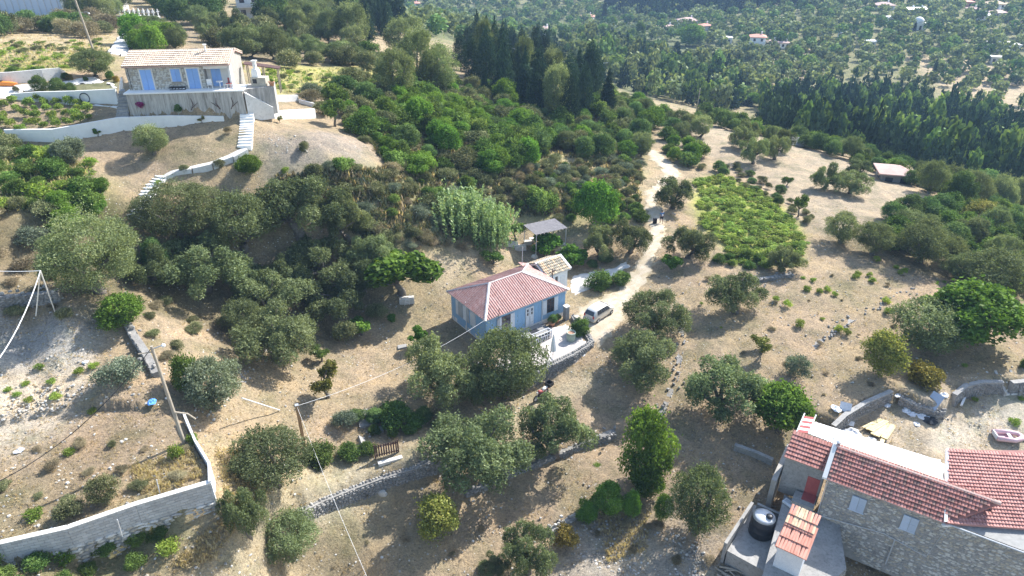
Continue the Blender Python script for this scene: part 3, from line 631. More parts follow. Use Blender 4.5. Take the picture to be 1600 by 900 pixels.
for i in range(2):
    lb = umbrella_lobes(110+i, 10, rr=.30, z0=.40, z1=.86, lr=(.13, .19))
    proto('citrus', crown_mesh('crown', 'vivid', lb, 2600, .085, .06, 115+i, outward=.55, uplift=.1), trunk_mesh('trunk', lb, i, .035, .36, limbs=6))
    proto('sparse', crown_mesh('crown', 'yellow', umbrella_lobes(120+i, 9, rr=.32, z0=.4, z1=.9, lr=(.10, .16)), 2100, .06, .036, 125+i, outward=.4, shell=.7), trunk_mesh('trunk', umbrella_lobes(120+i, 9, rr=.32, z0=.4, z1=.9, lr=(.10, .16)), i, .04, .3, limbs=9))
    proto('almond', crown_mesh('crown', 'bright', umbrella_lobes(130+i, 9, rr=.28, z0=.4, z1=.88, lr=(.12, .18)), 2600, .055, .032, 135+i, outward=.4, shell=.6), trunk_mesh('trunk', umbrella_lobes(130+i, 9, rr=.3, z0=.4, z1=.88), i, .035, .34, limbs=8))
    lb = ball_lobes(140+i, 15, .2, .85, .34, (.13, .2))
    proto('yellowtree', crown_mesh('crown', 'yellow', lb, 9000, .042, .028, 145+i, outward=.45, shell=.6), trunk_mesh('trunk', lb, i, .035, .2))
    proto('goldbush', crown_mesh('crown', 'gold', ball_lobes(150+i, 10, .15, .7, .36, (.14, .22)), 4200, .06, .042, 155+i, outward=.4, shell=.7))
for i in range(3):
    lb = ball_lobes(160+i, 10, .12, .66, .38, (.14, .24))
    proto('scrub', crown_mesh('crown', 'scrub', lb, 6500, .055, .024, 165+i, outward=.3, uplift=1.2, shell=.7, tonevar=.4))
    proto('dry', crown_mesh('crown', 'dry', lb, 6000, .060, .018, 170+i, outward=.3, uplift=1.2, shell=.9, tonevar=.4))
    proto('greyscrub', crown_mesh('crown', 'grey', lb, 6500, .055, .022, 175+i, outward=.3, uplift=1.2, shell=.7, tonevar=.36))
    proto('weed', crown_mesh('crown', 'fresh', ball_lobes(180+i, 6, .1, .6, .34, (.16, .26)), 900, .12, .05, 185+i, outward=.25, uplift=1.0, shell=.9))
    proto('vine', crown_mesh('crown', 'vine', ball_lobes(190+i, 6, .2, .6, .36, (.16, .26)), 800, .10, .085, 195+i, outward=.4, uplift=.2, shell=.9, tonevar=.34))
    proto('greenscrub', crown_mesh('crown', 'bright', ball_lobes(200+i, 11, .1, .7, .38, (.14, .24)), 6500, .055, .036, 205+i, outward=.4, uplift=.5, shell=.6, tonevar=.36))
for i in range(2):        # cane: upright stems with long pale leaves
    g = np.random.default_rng(220+i); k = 420; bx = g.normal(0, .17, (k, 2)); bx = np.clip(bx, -.48, .48); hh = .55+.45*g.random(k); n = 34
    t = (g.random((k, n))**.6)*hh[:, None]; lean_ = bx*.35
    p = np.stack([bx[:, :1]+lean_[:, :1]*t+g.normal(0, .012, (k, n)), bx[:, 1:]+lean_[:, 1:]*t+g.normal(0, .012, (k, n)), t], -1).reshape(-1, 3)
    nn = g.normal(size=p.shape); nn[:, 2] = abs(nn[:, 2])+.3; nn /= np.linalg.norm(nn, axis=1)[:, None]
    V, F = leaf_faces(p, nn, np.tile([0, 0, 2.4], (len(p), 1))+g.normal(0, .7, p.shape), .065, .018, g)
    proto('reed', npmesh('crown', V, F, ['reed'], tone=np.clip(p[:, 2]*.5+.2+g.normal(0, .2, len(p)), 0, 1)))
def cone_lobes(seed, n, w=.36, z0=.08, z1=.97, pw=.8):
    g = random.Random(seed); out = []
    for i in range(n):
        t = (i+g.random())/n; z = z0+(z1-z0)*t; e = w*(1-t)**pw*min(1, .45+t*4); a = i*2.4
        r = max(.035, e*.62); out.append((e*.5*math.cos(a), e*.5*math.sin(a), z, r, r, max(.06, r*.42)))
    return out
for i in range(3):
    lb = cone_lobes(240+i, 26, .46, pw=.75); proto('pine', crown_mesh('crown', 'pine', lb, 7500, .045, .026, 245+i, outward=.45, uplift=.8, shell=.6), trunk_mesh('trunk', [], i, .03, .5, .01))
    lb = cone_lobes(250+i, 22, .5, .04, .98, .45); proto('cypress', crown_mesh('crown', 'pine', lb, 5200, .055, .03, 255+i, outward=.5, uplift=1.4, shell=.35), trunk_mesh('trunk', [], i, .06, .4, .01))
    lb = cone_lobes(260+i, 26, .46, .1, .97, .5)+ball_lobes(262+i, 6, .3, .7, .2, (.1, .16)); proto('conifer', crown_mesh('crown', 'pine', lb, 9000, .036, .02, 265+i, outward=.4, uplift=.9, shell=.6), trunk_mesh('trunk', [], i, .03, .5, .01))
    # light versions for trees a few pixels across
    lb = ball_lobes(270+i, 9, .25, .8, .3, (.18, .26)); proto('far_olive', crown_mesh('crown', 'olive', lb, 200, .21, .16, 275+i, outward=.7, uplift=.3, shell=.3))
    proto('far_deep', crown_mesh('crown', 'deep', lb, 200, .21, .16, 285+i, outward=.7, uplift=.3, shell=.3))
    lb = cone_lobes(290+i, 12, .44, .02, .95, .6); proto('far_pine', crown_mesh('crown', 'pine', lb, 200, .19, .095, 295+i, outward=.6, uplift=.8, shell=.35))
proto('flowering', crown_mesh('crown', 'magenta', ball_lobes(300, 6, .1, .6, .34, (.16, .26)), 1600, .12, .08, 301, outward=.3, shell=.9))
def stone_mesh(seed, flat=.6):
    g = random.Random(seed); bm_v = []; 
    pts = []
    for a in range(6):
        t = a*math.pi/3+g.uniform(-.25, .25); r = g.uniform(.40, .52); pts.append((r*math.cos(t), r*math.sin(t)))
    vs = [(x, y, 0) for x, y in pts]+[(x*1.02, y*1.02, flat*.55) for x, y in pts]+[(x*.66+g.uniform(-.06, .06), y*.66+g.uniform(-.06, .06), flat*g.uniform(.85, 1.05)) for x, y in pts]
    fs = [(i, (i+1) % 6, 6+(i+1) % 6, 6+i) for i in range(6)]+[(6+i, 6+(i+1) % 6, 12+(i+1) % 6, 12+i) for i in range(6)]+[tuple(range(12, 18)), tuple(range(5, -1, -1))]
    return vs, fs
def stone_variants(mats, n=4, flat=.6):
    out = []
    for i in range(n):
        for m in mats: mb = MB(); v, f = stone_mesh(i*7+1, flat); mb.add(v, f, m); out.append(mb.mesh('stone'))
    return out
ROCKS = stone_variants(['stone', 'stone_warm', 'stone_pale'])

FLAT_SIN = .75
def put(kind, x, y, z, w, h, name, label, cat, group=None, rz=None, tilt=(0, 0), v=None):
    cr, tr = PROTO[kind][v if v is not None else random.randrange(len(PROTO[kind]))]
    rz = random.uniform(0, 6.283) if rz is None else rz
    if tr is None:
        o = bpy.data.objects.new(name, cr); COL.objects.link(o); o.location = (x, y, z); o.scale = (w, w*random.uniform(.92, 1.08), h); o.rotation_euler = (tilt[0], tilt[1], rz)
        return tag(o, label, cat, group)
    o = thing(name, label, cat, (x, y, z), rz, group); o.scale = (w, w, h); o.rotation_euler = (tilt[0], tilt[1], rz)
    inst('crown', cr, o); inst('trunk', tr, o); return o
NAMES = dict(olive=('olive_tree', 'tree'), olive_full=('olive_tree', 'tree'), olive_big=('olive_tree', 'tree'), silver=('olive_tree', 'tree'), bush=('evergreen_bush', 'bush'), deepbush=('evergreen_bush', 'bush'),
  fig=('fig_tree', 'tree'), walnut=('leafy_tree', 'tree'), citrus=('fruit_tree', 'tree'), sparse=('fruit_tree', 'tree'), almond=('fruit_tree', 'tree'), yellowtree=('yellowing_tree', 'tree'),
  goldbush=('golden_bush', 'bush'), scrub=('shrub', 'shrub'), dry=('dry_shrub', 'shrub'), greyscrub=('grey_shrub', 'shrub'), weed=('green_weed_clump', 'plant'), vine=('vine_plant', 'vine'),
  greenscrub=('green_shrub', 'shrub'), reed=('cane_clump', 'plant'), pine=('pine_tree', 'tree'), cypress=('cypress_tree', 'tree'), conifer=('conifer_tree', 'tree'),
  flowering=('bougainvillea', 'plant'), far_olive=('olive_tree', 'tree'), far_deep=('dark_tree', 'tree'), far_pine=('pine_tree', 'tree'))
def crown_at(kind, cx, cy, w, h, label, group=None, v=None, rz=None):
    """a plant whose crown covers the given box of the photograph; stands on the ground below it"""
    by = cy+h*.42; g = G(cx, by)
    for _ in range(2):
        d = g.length_squared and pix(g)[2]; s = FPX/d; dip = math.atan2(H_CAM-g.z, math.hypot(g.x, g.y)); sn, cs = math.sin(dip), math.cos(dip)
        Wm = w/s*1.14; Hm = min(max((h/s-Wm*.40*sn)/cs, Wm*.62), Wm*2.6)
        by = cy+h*.5-Wm*.22*sn*s; g = G(cx, by)
    n, c = NAMES[kind]
    return put(kind, g.x, g.y, g.z-.05, Wm, Hm, n, label, c, group, rz, v=v)
TAKEN = []
KEEPOUT = []
def scatter(poly, spacing, kinds, wr, hr, label, group, n=400, name=None, avoid=True, cat=None, tries=6000, soft=None):
    """countable plants standing inside a pixel region, at least `spacing` metres apart"""
    xs = [p[0] for p in poly]; ys = [p[1] for p in poly]
    c = np.stack([rng.uniform(min(xs), max(xs), tries), rng.uniform(min(ys), max(ys), tries)], -1)
    c = c[inside(c[:, 0], c[:, 1], poly)]; g = GG(c); done = []; pts = np.zeros((0, 2)); k = list(kinds.items()); ws = [v for _, v in k]
    for q in g:
        if len(done) >= n: break
        if len(pts) and ((pts-q[:2])**2).sum(1).min() < spacing**2: continue
        if avoid and any(bool(inside(q[0:1], q[1:2], w_)[0]) for w_ in KEEPOUT): continue
        if avoid and any((q[0]-a)**2+(q[1]-b)**2 < r*r for a, b, r in TAKEN): continue
        pts = np.vstack([pts, q[:2]]); kd = random.choices([a for a, _ in k], ws)[0]
        w = random.uniform(*wr); h = w*random.uniform(*hr); nm, ct = NAMES[kd]
        lb = label[kd] if isinstance(label, dict) else label; gp = group[kd] if isinstance(group, dict) else group
        done.append(put(kd, q[0], q[1], q[2]-.05, w, h, name or nm, lb, cat or ct, gp))
    return done
# ------------------------------------------------------------------ the plants one can tell apart, by crown box in the photograph
PLANTS = """
olive_big|156|398|142|150|big broad grey green olive tree at the left above the bare cut bank
bush|192|483|70|62|bright leafy bush at the foot of the big left olive tree
olive_big|285|328|125|105|wide olive tree right below the foot of the concrete steps
olive_full|380|345|105|105|olive tree in the middle of the row below the garden plot
olive|470|332|140|100|olive tree with a leaning dark trunk at the right end of the upper grove row
olive|322|418|135|95|olive tree with a shadowed trunk behind the silvery olive tree
deepbush|246|400|40|66|small dark upright bush between the two left olive trees
olive|505|405|110|85|olive tree of the grove just left of the white rubble
olive|575|390|75|55|small olive tree just behind the bright fig tree
olive|432|462|120|95|olive tree in the centre of the grove left of the bare orchard ground
olive|432|522|135|118|olive tree with a clear trunk and round shadow nearest the leaning white post
olive|528|466|110|76|olive tree standing just left of the fig tree
fig|628|430|112|82|bright green fig tree left of the rust red roof
olive|395|430|70|60|small olive crown pressed between the grove trees
silver|340|602|88|98|silvery olive tree beside the old utility pole
greenscrub|293|575|42|74|yellow green bush between the utility pole and the silvery olive
greyscrub|186|578|66|60|round grey green bush at the corner of the pale plot
olive|696|578|124|124|left olive tree of the dark pair in front of the blue house
olive_full|790|572|120|130|right olive tree of the dark pair in front of the blue house
olive|748|598|70|76|low olive crown joining the dark pair in front of the blue house
olive|745|700|168|128|wide many lobed olive tree above the end of the stone path wall
olive|868|668|112|112|olive tree between the motorcycle and the dense bright bush
olive|1026|492|102|78|upper olive tree right of the parked car
olive|992|562|118|98|lower olive tree right of the terrace wall end
olive|1150|462|92|72|olive tree on bare ground right of the road bend
olive|1130|606|134|106|spreading olive tree with forked trunk on the bare lower terrace
walnut|1215|640|88|92|leafy green tree beside the striped pergola
olive_full|1086|786|96|116|round dark olive tree left of the black water tank
bush|1002|702|80|128|tall dense bright green bush in the bottom centre
bush|1012|752|52|60|light green bush at the foot of the tall dense bush
bush|946|778|50|56|rounded vivid green bush left of the tall dense bush
bush|916|798|32|38|little green bush at the end of the stone row
bush|986|788|28|50|small dark green bush under the tall dense bush
bush|1034|792|30|46|small bush squeezed against the round dark olive
olive_full|428|722|128|104|upper crown of olive tree overhanging the field edge at bottom left
olive|388|798|72|100|dark olive tree low at the bottom left beside the dirt track
olive_full|454|840|100|88|low olive tree below the start of the stone path wall
yellowtree|684|812|74|82|yellowing small tree on the bare slope at bottom centre
olive|826|862|84|96|olive tree cut by the bottom edge beside the golden shrub
olive|772|888|50|34|small olive bush at the bottom edge left of the golden shrub
goldbush|884|838|40|42|small golden leaved shrub beside the row of stones
fig|1535|884|84|62|fig tree in front of the shaded stone house facade
sparse|1238|752|60|44|thin leaning tree beside the wall of the lean-to
sparse|514|592|60|78|thin yellowing tree with a dark forked trunk by the wooden post
citrus|565|508|44|38|young fruit tree, largest of three in the orchard
citrus|613|496|20|20|smallest young fruit tree of the orchard
citrus|652|526|34|42|young fruit tree nearest the blue house wall
almond|771|402|46|32|young tree on bare ground behind the rust red roof
reed|722|336|90|66|tall pale cane clump left of the pergola
reed|768|352|70|72|blue green cane clump beside the pergola garden
bush|930|318|64|86|tall rounded bush with bright top left of the road
greenscrub|845|312|46|50|loose green shrub up the slope from the pergola
greenscrub|958|312|24|48|narrow shrub right behind the tall rounded bush
olive|938|378|58|62|left olive tree of the pair by the front path
olive|985|368|68|66|right olive tree of the pair by the front path
olive|1050|300|66|62|olive tree leaning over the road by the walking person
olive|1074|380|76|66|olive tree on the right verge of the road
citrus|1048|408|36|34|small bright leafy tree at the right road verge
fig|850|383|52|36|broad leaved shrub in front of the pergola
fig|892|398|48|40|broad leaved tree behind the tiled annex roof
almond|806|356|40|46|small tree at the left end of the pergola
olive|1288|274|50|52|olive tree on the open field beyond the vines
olive|1328|290|58|36|low dark olive tree beside the field olive
olive|1338|262|44|34|dark olive tree at the edge of the pale field
almond|1229|282|24|22|tiny young tree alone on the brown field
almond|1247|318|32|46|slim light green tree at the vineyard corner
olive_full|1312|356|56|56|olive tree over the low stone edge right of the vines
olive_full|1362|372|60|60|olive tree in the middle of the right hedge group
olive_full|1437|378|84|80|big dark dense olive tree in the right hedge group
deepbush|1460|335|44|36|dark bush behind the big dense olive tree
greenscrub|1402|352|46|44|bright shrub behind the right hedge group
yellowtree|1527|332|56|44|pale yellow green tree at the end of the earth bank
olive|1510|360|64|50|grey green olive tree right of the hedge group
almond|1562|370|44|46|light loose tree near the right edge
olive|1225|404|56|50|rounded olive bush at the lower vineyard corner
olive_full|1442|520|112|70|dark green olive bush in front of the large bright tree
walnut|1512|490|142|118|very large bright green tree at the right
yellowtree|1376|552|70|82|yellow green small tree above the rubble corner
goldbush|1440|584|58|42|orange tinged low bush above the rubble corner
olive_full|1545|440|105|60|dark olive thicket tree behind the very large bright tree
olive_full|1500|420|60|44|grey olive tree at the top of the right thicket
greyscrub|1246|568|40|48|grey green twiggy bush on the dry bank
sparse|1188|546|50|26|wind bent thin tree on the dry bank
olive_full|240|217|52|52|round olive tree on the garden terrace below the white wall
citrus|153|206|15|16|tiny round topped tree in front of the white wall
silver|112|236|58|44|grey leaved olive tree with gnarled dark trunk
bush|391|256|44|36|dense rounded bush below the path bend
olive_full|149|99|62|48|olive tree at the corner of the stone villa
bush|98|36|42|26|bright yellow green rounded bush by the upper field
almond|524|170|48|62|light green tree at the edge of the scrub thicket
olive_full|391|68|60|52|rounded olive tree behind the villa chimney
olive|432|300|1|1|x
greyscrub|541|654|42|30|pale lavender like shrub by the stepping slabs
greenscrub|620|652|58|34|spiky green garden shrub left of the brown gate
greenscrub|650|655|36|30|fresh green garden shrub nearest the olive pair
goldbush|600|640|20|16|little yellow flowering shrub by the garden edge
greenscrub|502|714|52|26|bright green hedge shrub by the wooden post
greenscrub|545|709|38|24|middle hedge shrub along the field path
greenscrub|575|702|30|22|hedge shrub right beside the brown gate
greenscrub|905|508|30|36|clipped hedge at the parking edge of the patio
greenscrub|935|447|44|14|front part of the low hedge along the front path
greenscrub|968|436|32|18|rear part of the low hedge along the front path
deepbush|945|405|22|12|flower bed shrub at the left side of the front path
deepbush|925|414|18|10|low dark flower bed shrub near the annex
scrub|163|760|44|58|tall green weeds in the middle of the walled plot
scrub|112|798|46|26|low shrub just behind the block wall
weed|54|800|30|26|round bright weed at the left of the walled plot
weed|110|705|20|14|small weed clump by the dark cable shadow
weed|278|700|26|34|weeds at the foot of the utility pole
weed|302|682|20|26|bright weeds beside the thin white wall
weed|268|850|40|30|bright weed clump at the foot of the wall end
goldbush|1208|880|26|20|yellowing weed beside the little shed
weed|1585|658|20|14|fresh green clump on the pale yard
weed|1523|622|12|10|small green clump under the curved yard wall
weed|1595|620|12|10|green tuft beyond the yard steps
greenscrub|1600|565|18|22|little bush at the right edge of the field
""".strip().splitlines()
for ln in PLANTS:
    k, cx, cy, w, h, lb = ln.split('|')
    if lb == 'x': continue
    o = crown_at(k, float(cx), float(cy), float(w), float(h), lb)
    TAKEN.append((o.location.x, o.location.y, o.scale.x*.42))
for p in ROADS.values():
    for a in GG(p): TAKEN.append((a[0], a[1], .6))
_road = [[tuple(q[:2]) for q in GG(p)] for p in ROADS.values()]
KEEPOUT += _road+[[tuple(q[:2]) for q in GG(p)] for p in ([(160, 84), (196, 40), (180, 24), (256, 24), (238, 40), (206, 84)], [(378, 165), (396, 165), (396, 232), (300, 275), (232, 350), (205, 350), (230, 270), (375, 226)])]

# bright clumps on the bare right field and the pale left plot
def spots(txt, kind, size, label, group, h=.8):
    for t in txt.split(';'):
        x, y = map(float, t.split()); g = G(x, y); w = random.uniform(*size); n, c = NAMES[kind]
        put(kind, g.x, g.y, g.z-.03, w, w*h, n, label, c, group)
spots('1212 470;1231 478;1262 455;1280 458;1293 455;1304 462;1249 510;1310 516;1323 522;1336 435;1358 432;1362 440;1400 420;1405 428;1414 425;1387 490;1385 473;1370 408;1270 440;1340 430', 'weed', (.8, 1.3),
      'bright yellow green clump on the bare field right of the road', 'bright clumps on the bare right field')
spots('81 597;45 626;88 621;143 645;40 600;12 610;124 582;146 573;28 617;62 575', 'weed', (.7, 1.1),
      'small green clump on the pale stony plot at left', 'green clumps on the pale stony plot', .5)
# vineyard beside the road and the vegetable rows below the villa
scatter([(1088, 285), (1130, 275), (1205, 312), (1258, 378), (1243, 412), (1160, 412), (1100, 355)], 1.05, {'vine': 1}, (1.2, 2.2), (.4, .65),
        'low yellow green vine sprawling in the vineyard right of the road', 'vines of the vineyard right of the road', 280)
scatter([(1090, 400), (1240, 410), (1240, 420), (1150, 418)], 1.5, {'greenscrub': 1}, (1.2, 2), (.5, .8), 'green shrub on the lower rim of the vineyard', 'shrubs on the lower rim of the vineyard', 14)
scatter([(-30, 160), (60, 158), (142, 168), (140, 190), (60, 205), (-30, 208)], 1.25, {'vine': 1}, (.9, 1.5), (.8, 1.1),
        'leafy green vegetable plant in the plot below the villa drive', 'vegetable plants below the villa drive', 70)
# green and brown scrub
SC = {'dry': 'dead brown shrub packed in the thicket up the slope', 'greenscrub': 'bright green mastic shrub packed in the thicket up the slope', 'deepbush': 'dark evergreen shrub packed in the thicket up the slope', 'scrub': 'olive brown shrub packed in the thicket up the slope', 'bush': 'rounded leafy shrub packed in the thicket up the slope'}
GP = {k: v.split(' packed')[0].replace('shrub', 'shrubs')+' of the thicket up the slope' for k, v in SC.items()}
scatter([(560, 215), (590, 170), (660, 160), (760, 175), (840, 200), (870, 230), (830, 258), (760, 270), (650, 272), (610, 262)], 1.8, {'greenscrub': 6, 'bush': 3, 'deepbush': 1, 'scrub': 1}, (1.6, 4.6), (.55, 1.0), SC, GP, 150)
scatter([(500, 150), (560, 130), (700, 135), (840, 150), (960, 180), (1000, 215), (900, 240), (860, 215), (760, 172), (600, 165), (560, 200)], 2.3, {'scrub': 5, 'greenscrub': 3, 'bush': 1, 'deepbush': 1}, (1.5, 5.0), (.5, 1.0), SC, GP, 190)
SC2 = {'scrub': 'low olive brown shrub on the dry slope behind the blue house', 'dry': 'low dead looking brown shrub on the dry slope behind the blue house', 'greyscrub': 'low grey green shrub on the dry slope behind the blue house', 'greenscrub': 'low green shrub on the dry slope behind the blue house'}
GP2 = {k: v.replace('low ', '').replace('shrub', 'shrubs') for k, v in SC2.items()}
scatter([(470, 270), (600, 262), (760, 275), (800, 260), (960, 250), (1000, 260), (1000, 300), (900, 300), (830, 300), (800, 330), (690, 330), (680, 385), (620, 400), (560, 375), (545, 310)], 1.35, {'scrub': 6, 'dry': 1, 'greyscrub': 2, 'greenscrub': 2}, (1.1, 3.0), (.45, .9), SC2, GP2, 420)
scatter([(560, 360), (700, 380), (790, 380), (700, 395), (600, 400)], 1.6, {'dry': 3, 'scrub': 1}, (1.2, 2.4), (.4, .7), SC2, GP2, 30)
scatter([(800, 300), (900, 270), (905, 340), (880, 350), (810, 330)], 1.7, {'greenscrub': 3, 'scrub': 2}, (1.4, 2.6), (.6, .9), 'leafy shrub between the pergola and the cane', 'shrubs between the pergola and the cane', 26)
scatter([(905, 350), (920, 340), (985, 300), (1005, 330), (1005, 350), (960, 350)], 1.6, {'greenscrub': 2, 'scrub': 2}, (1.2, 2.4), (.6, .9), 'shrub on the left verge beside the road', 'shrubs on the left verge beside the road', 22)
# left slope
scatter([(-30, 215), (90, 235), (150, 262), (150, 330), (60, 320), (-30, 340)], 1.7, {'greenscrub': 4, 'weed': 2, 'scrub': 1}, (1.4, 3.2), (.45, .75), 'low green shrub on the overgrown bank below the vegetable plot', 'shrubs on the overgrown bank at left', 90)
scatter([(-30, 325), (90, 320), (100, 400), (90, 440), (-30, 400)], 1.7, {'dry': 4, 'scrub': 2, 'greyscrub': 1}, (1.4, 3.0), (.5, .8), 'brown twiggy shrub at the left edge of the slope', 'brown twiggy shrubs at the left edge', 50)
scatter([(100, 300), (160, 290), (168, 320), (120, 360), (80, 370)], 1.8, {'bush': 1}, (2.0, 3.2), (.6, .8), 'glossy green bush behind the big left olive tree', 'glossy green bushes behind the big left olive', 12)
scatter([(-30, 430), (70, 440), (110, 480), (160, 500), (60, 492), (-30, 500)], 1.8, {'scrub': 2, 'dry': 3}, (1.0, 2.0), (.4, .7), 'low shrub on top of the bare cut bank', 'low shrubs on top of the bare cut bank', 20)
scatter([(200, 470), (300, 450), (330, 520), (260, 560), (215, 500)], 1.8, {'dry': 2, 'scrub': 2}, (.9, 1.8), (.4, .7), 'dry undergrowth shrub in the shade left of the grove', 'dry undergrowth shrubs left of the grove', 18)
scatter([(235, 390), (300, 370), (560, 370), (600, 410), (560, 480), (380, 560), (330, 480), (230, 440)], 3.2, {'olive': 3, 'olive_full': 1}, (4, 6.2), (.75, 1.0), 'smaller olive tree filling the dense grove left of the blue house', 'olive trees filling the dense grove', 12)
scatter([(240, 380), (560, 380), (560, 440), (380, 470), (240, 460)], 3.2, {'deepbush': 1, 'scrub': 3}, (1.2, 2.4), (.5, .8), 'dark undergrowth shrub beneath the olive grove', 'dark undergrowth shrubs beneath the grove', 36)
# bottom left, below the wall
scatter([(-30, 885), (120, 870), (250, 835), (230, 880), (120, 910), (-30, 940)], 1.1, {'greenscrub': 3, 'weed': 2}, (1.0, 2.0), (.5, .8), 'green weedy shrub at the foot of the block wall', 'weedy shrubs at the foot of the block wall', 60)
scatter([(20, 700), (300, 690), (320, 750), (180, 780), (60, 800), (-10, 780)], 2.0, {'dry': 3, 'scrub': 1}, (.6, 1.3), (.4, .7), 'low dry shrub inside the walled plot', 'low dry shrubs inside the walled plot', 34)
scatter([(560, 655), (690, 650), (700, 670), (600, 690)], 1.3, {'greenscrub': 3, 'deepbush': 1}, (1.0, 1.9), (.5, .8), 'garden shrub along the fence left of the olive pair', 'garden shrubs along the fence', 16)
scatter([(900, 830), (1010, 805), (1100, 830), (1120, 890), (1000, 880)], 2.0, {'dry': 3, 'straw' if 'straw' in PROTO else 'dry': 1}, (.6, 1.3), (.4, .7), 'low dry shrub on the stony patch at bottom', 'low dry shrubs on the stony patch', 16)
# villa surroundings
scatter([(-20, 45), (60, 48), (130, 40), (190, 35), (196, 50), (150, 62), (60, 50), (-20, 62)], 3.2, {'deepbush': 2, 'scrub': 2, 'dry': 1}, (3.5, 6), (.6, .9), 'dark hedge shrub between the upper field and the white hall', 'dark hedge shrubs by the upper field', 26)
scatter([(-20, 112), (60, 108), (110, 106), (60, 114), (-20, 118)], 1.3, {'greenscrub': 1, 'weed': 1}, (1.0, 1.8), (.4, .6), 'bright weed along the top of the drive wall', 'bright weeds along the top of the drive wall', 28)
scatter([(-20, 66), (160, 64), (170, 104), (-20, 106)], 2.6, {'weed': 2, 'scrub': 1}, (1.0, 2.2), (.3, .5), 'low tussock in the grassy field above the drive', 'low tussocks in the upper field', 60)
scatter([(205, 70), (225, 48), (270, 60), (300, 82), (205, 82)], 3.0, {'bush': 2, 'olive_full': 2}, (3.6, 5.4), (.7, .95), {'bush': 'bright green tree behind the villa roof', 'olive_full': 'grey olive tree behind the villa roof'}, {'bush': 'bright trees behind the villa', 'olive_full': 'olive trees behind the villa roof'}, 14)
scatter([(120, 5), (190, 0), (200, 30), (150, 40), (110, 30)], 5, {'olive_full': 2, 'deepbush': 1}, (6, 9), (.8, 1.1), {'olive_full': 'tall olive tree left of the cemetery', 'deepbush': 'tall dark tree left of the cemetery'}, {'olive_full': 'tall olive trees left of the cemetery', 'deepbush': 'tall dark trees left of the cemetery'}, 12)
scatter([(230, -5), (330, -8), (350, 20), (320, 46), (240, 40)], 5.5, {'deepbush': 3, 'olive_full': 1}, (6, 9), (.9, 1.3), {'olive_full': 'grey tree in the row behind the cemetery', 'deepbush': 'tall dark tree in the row behind the cemetery'}, {'olive_full': 'grey trees behind the cemetery', 'deepbush': 'tall dark trees behind the cemetery'}, 16)
scatter([(395, 5), (560, -5), (600, 40), (560, 90), (480, 60), (430, 45)], 4.6, {'olive_full': 4, 'deepbush': 1, 'conifer': 1}, (5, 8), (.8, 1.2), {'olive_full': 'grey olive tree on the crest right of the white chapel', 'deepbush': 'dark round tree on the crest right of the white chapel', 'conifer': 'dark conifer on the crest right of the white chapel'}, {'olive_full': 'olive trees on the crest', 'deepbush': 'dark round trees on the crest', 'conifer': 'dark conifers on the crest'}, 60)
scatter([(430, 95), (520, 85), (600, 95), (600, 110), (540, 105), (440, 108)], 3.0, {'scrub': 2, 'olive_full': 2, 'greenscrub': 1}, (3, 5), (.7, .95), 'bush at the far edge of the green meadow', 'bushes at the far edge of the green meadow', 18)
scatter([(400, 108), (600, 125), (560, 145), (450, 148), (430, 130)], 2.2, {'weed': 3, 'scrub': 1}, (1.0, 2.0), (.3, .5), 'low tussock in the green meadow right of the villa', 'low tussocks in the green meadow', 50)
for t in [(622, 118, 66, 90), (655, 95, 60, 100), (690, 110, 62, 84), (640, 60, 70, 70)]:
    crown_at('olive_full', *t, {622: 'leftmost of the tall grey olive trees in the middle distance', 655: 'tallest grey olive tree in the middle distance', 690: 'rightmost of the tall grey olive trees in the middle distance', 640: 'grey olive tree behind the tall middle distance group'}[t[0]])
scatter([(460, 148), (600, 140), (620, 165), (540, 200), (500, 180)], 2.6, {'scrub': 3, 'greyscrub': 1, 'dry': 1}, (2, 3.6), (.6, .9), 'grey brown shrub between the garden plot and the thicket', 'grey brown shrubs between the garden plot and the thicket', 34)
scatter([(310, 45), (440, 40), (520, 70), (600, 100), (540, 104), (430, 95), (340, 80)], 4.8, {'olive': 2, 'olive_full': 2, 'scrub': 2}, (3.5, 6.5), (.75, 1.0), {'olive': 'loose olive tree on the brown ground behind the villa', 'olive_full': 'full olive tree on the brown ground behind the villa', 'scrub': 'big scrub bush on the brown ground behind the villa'}, {'olive': 'loose olive trees behind the villa', 'olive_full': 'full olive trees behind the villa', 'scrub': 'scrub bushes behind the villa'}, 26)
scatter([(480, 470), (560, 480), (600, 500), (520, 560), (450, 590)], 4.0, {'almond': 1, 'scrub': 1}, (1.6, 3.0), (.8, 1.1), {'almond': 'young tree dotted over the orchard ground', 'scrub': 'low shrub dotted over the orchard ground'}, {'almond': 'young trees dotted over the orchard ground', 'scrub': 'low shrubs dotted over the orchard ground'}, 7)
scatter([(1090, 430), (1560, 430), (1560, 560), (1280, 620), (1090, 560)], 3.2, {'dry': 3, 'weed': 1}, (.35, .9), (.35, .7), {'dry': 'small dry tuft on the bare right field', 'weed': 'tiny green tuft on the bare right field'}, {'dry': 'small dry tufts of the bare right field', 'weed': 'tiny green tufts of the bare right field'}, 70)
scatter([(400, 760), (900, 700), (1000, 700), (1100, 820), (600, 890), (400, 890)], 2.6, {'dry': 4, 'weed': 1}, (.35, .9), (.3, .6), {'dry': 'small dry tuft on the slope at bottom centre', 'weed': 'tiny green tuft on the slope at bottom centre'}, {'dry': 'small dry tufts of the bottom centre slope', 'weed': 'tiny green tufts of the bottom centre slope'}, 60)
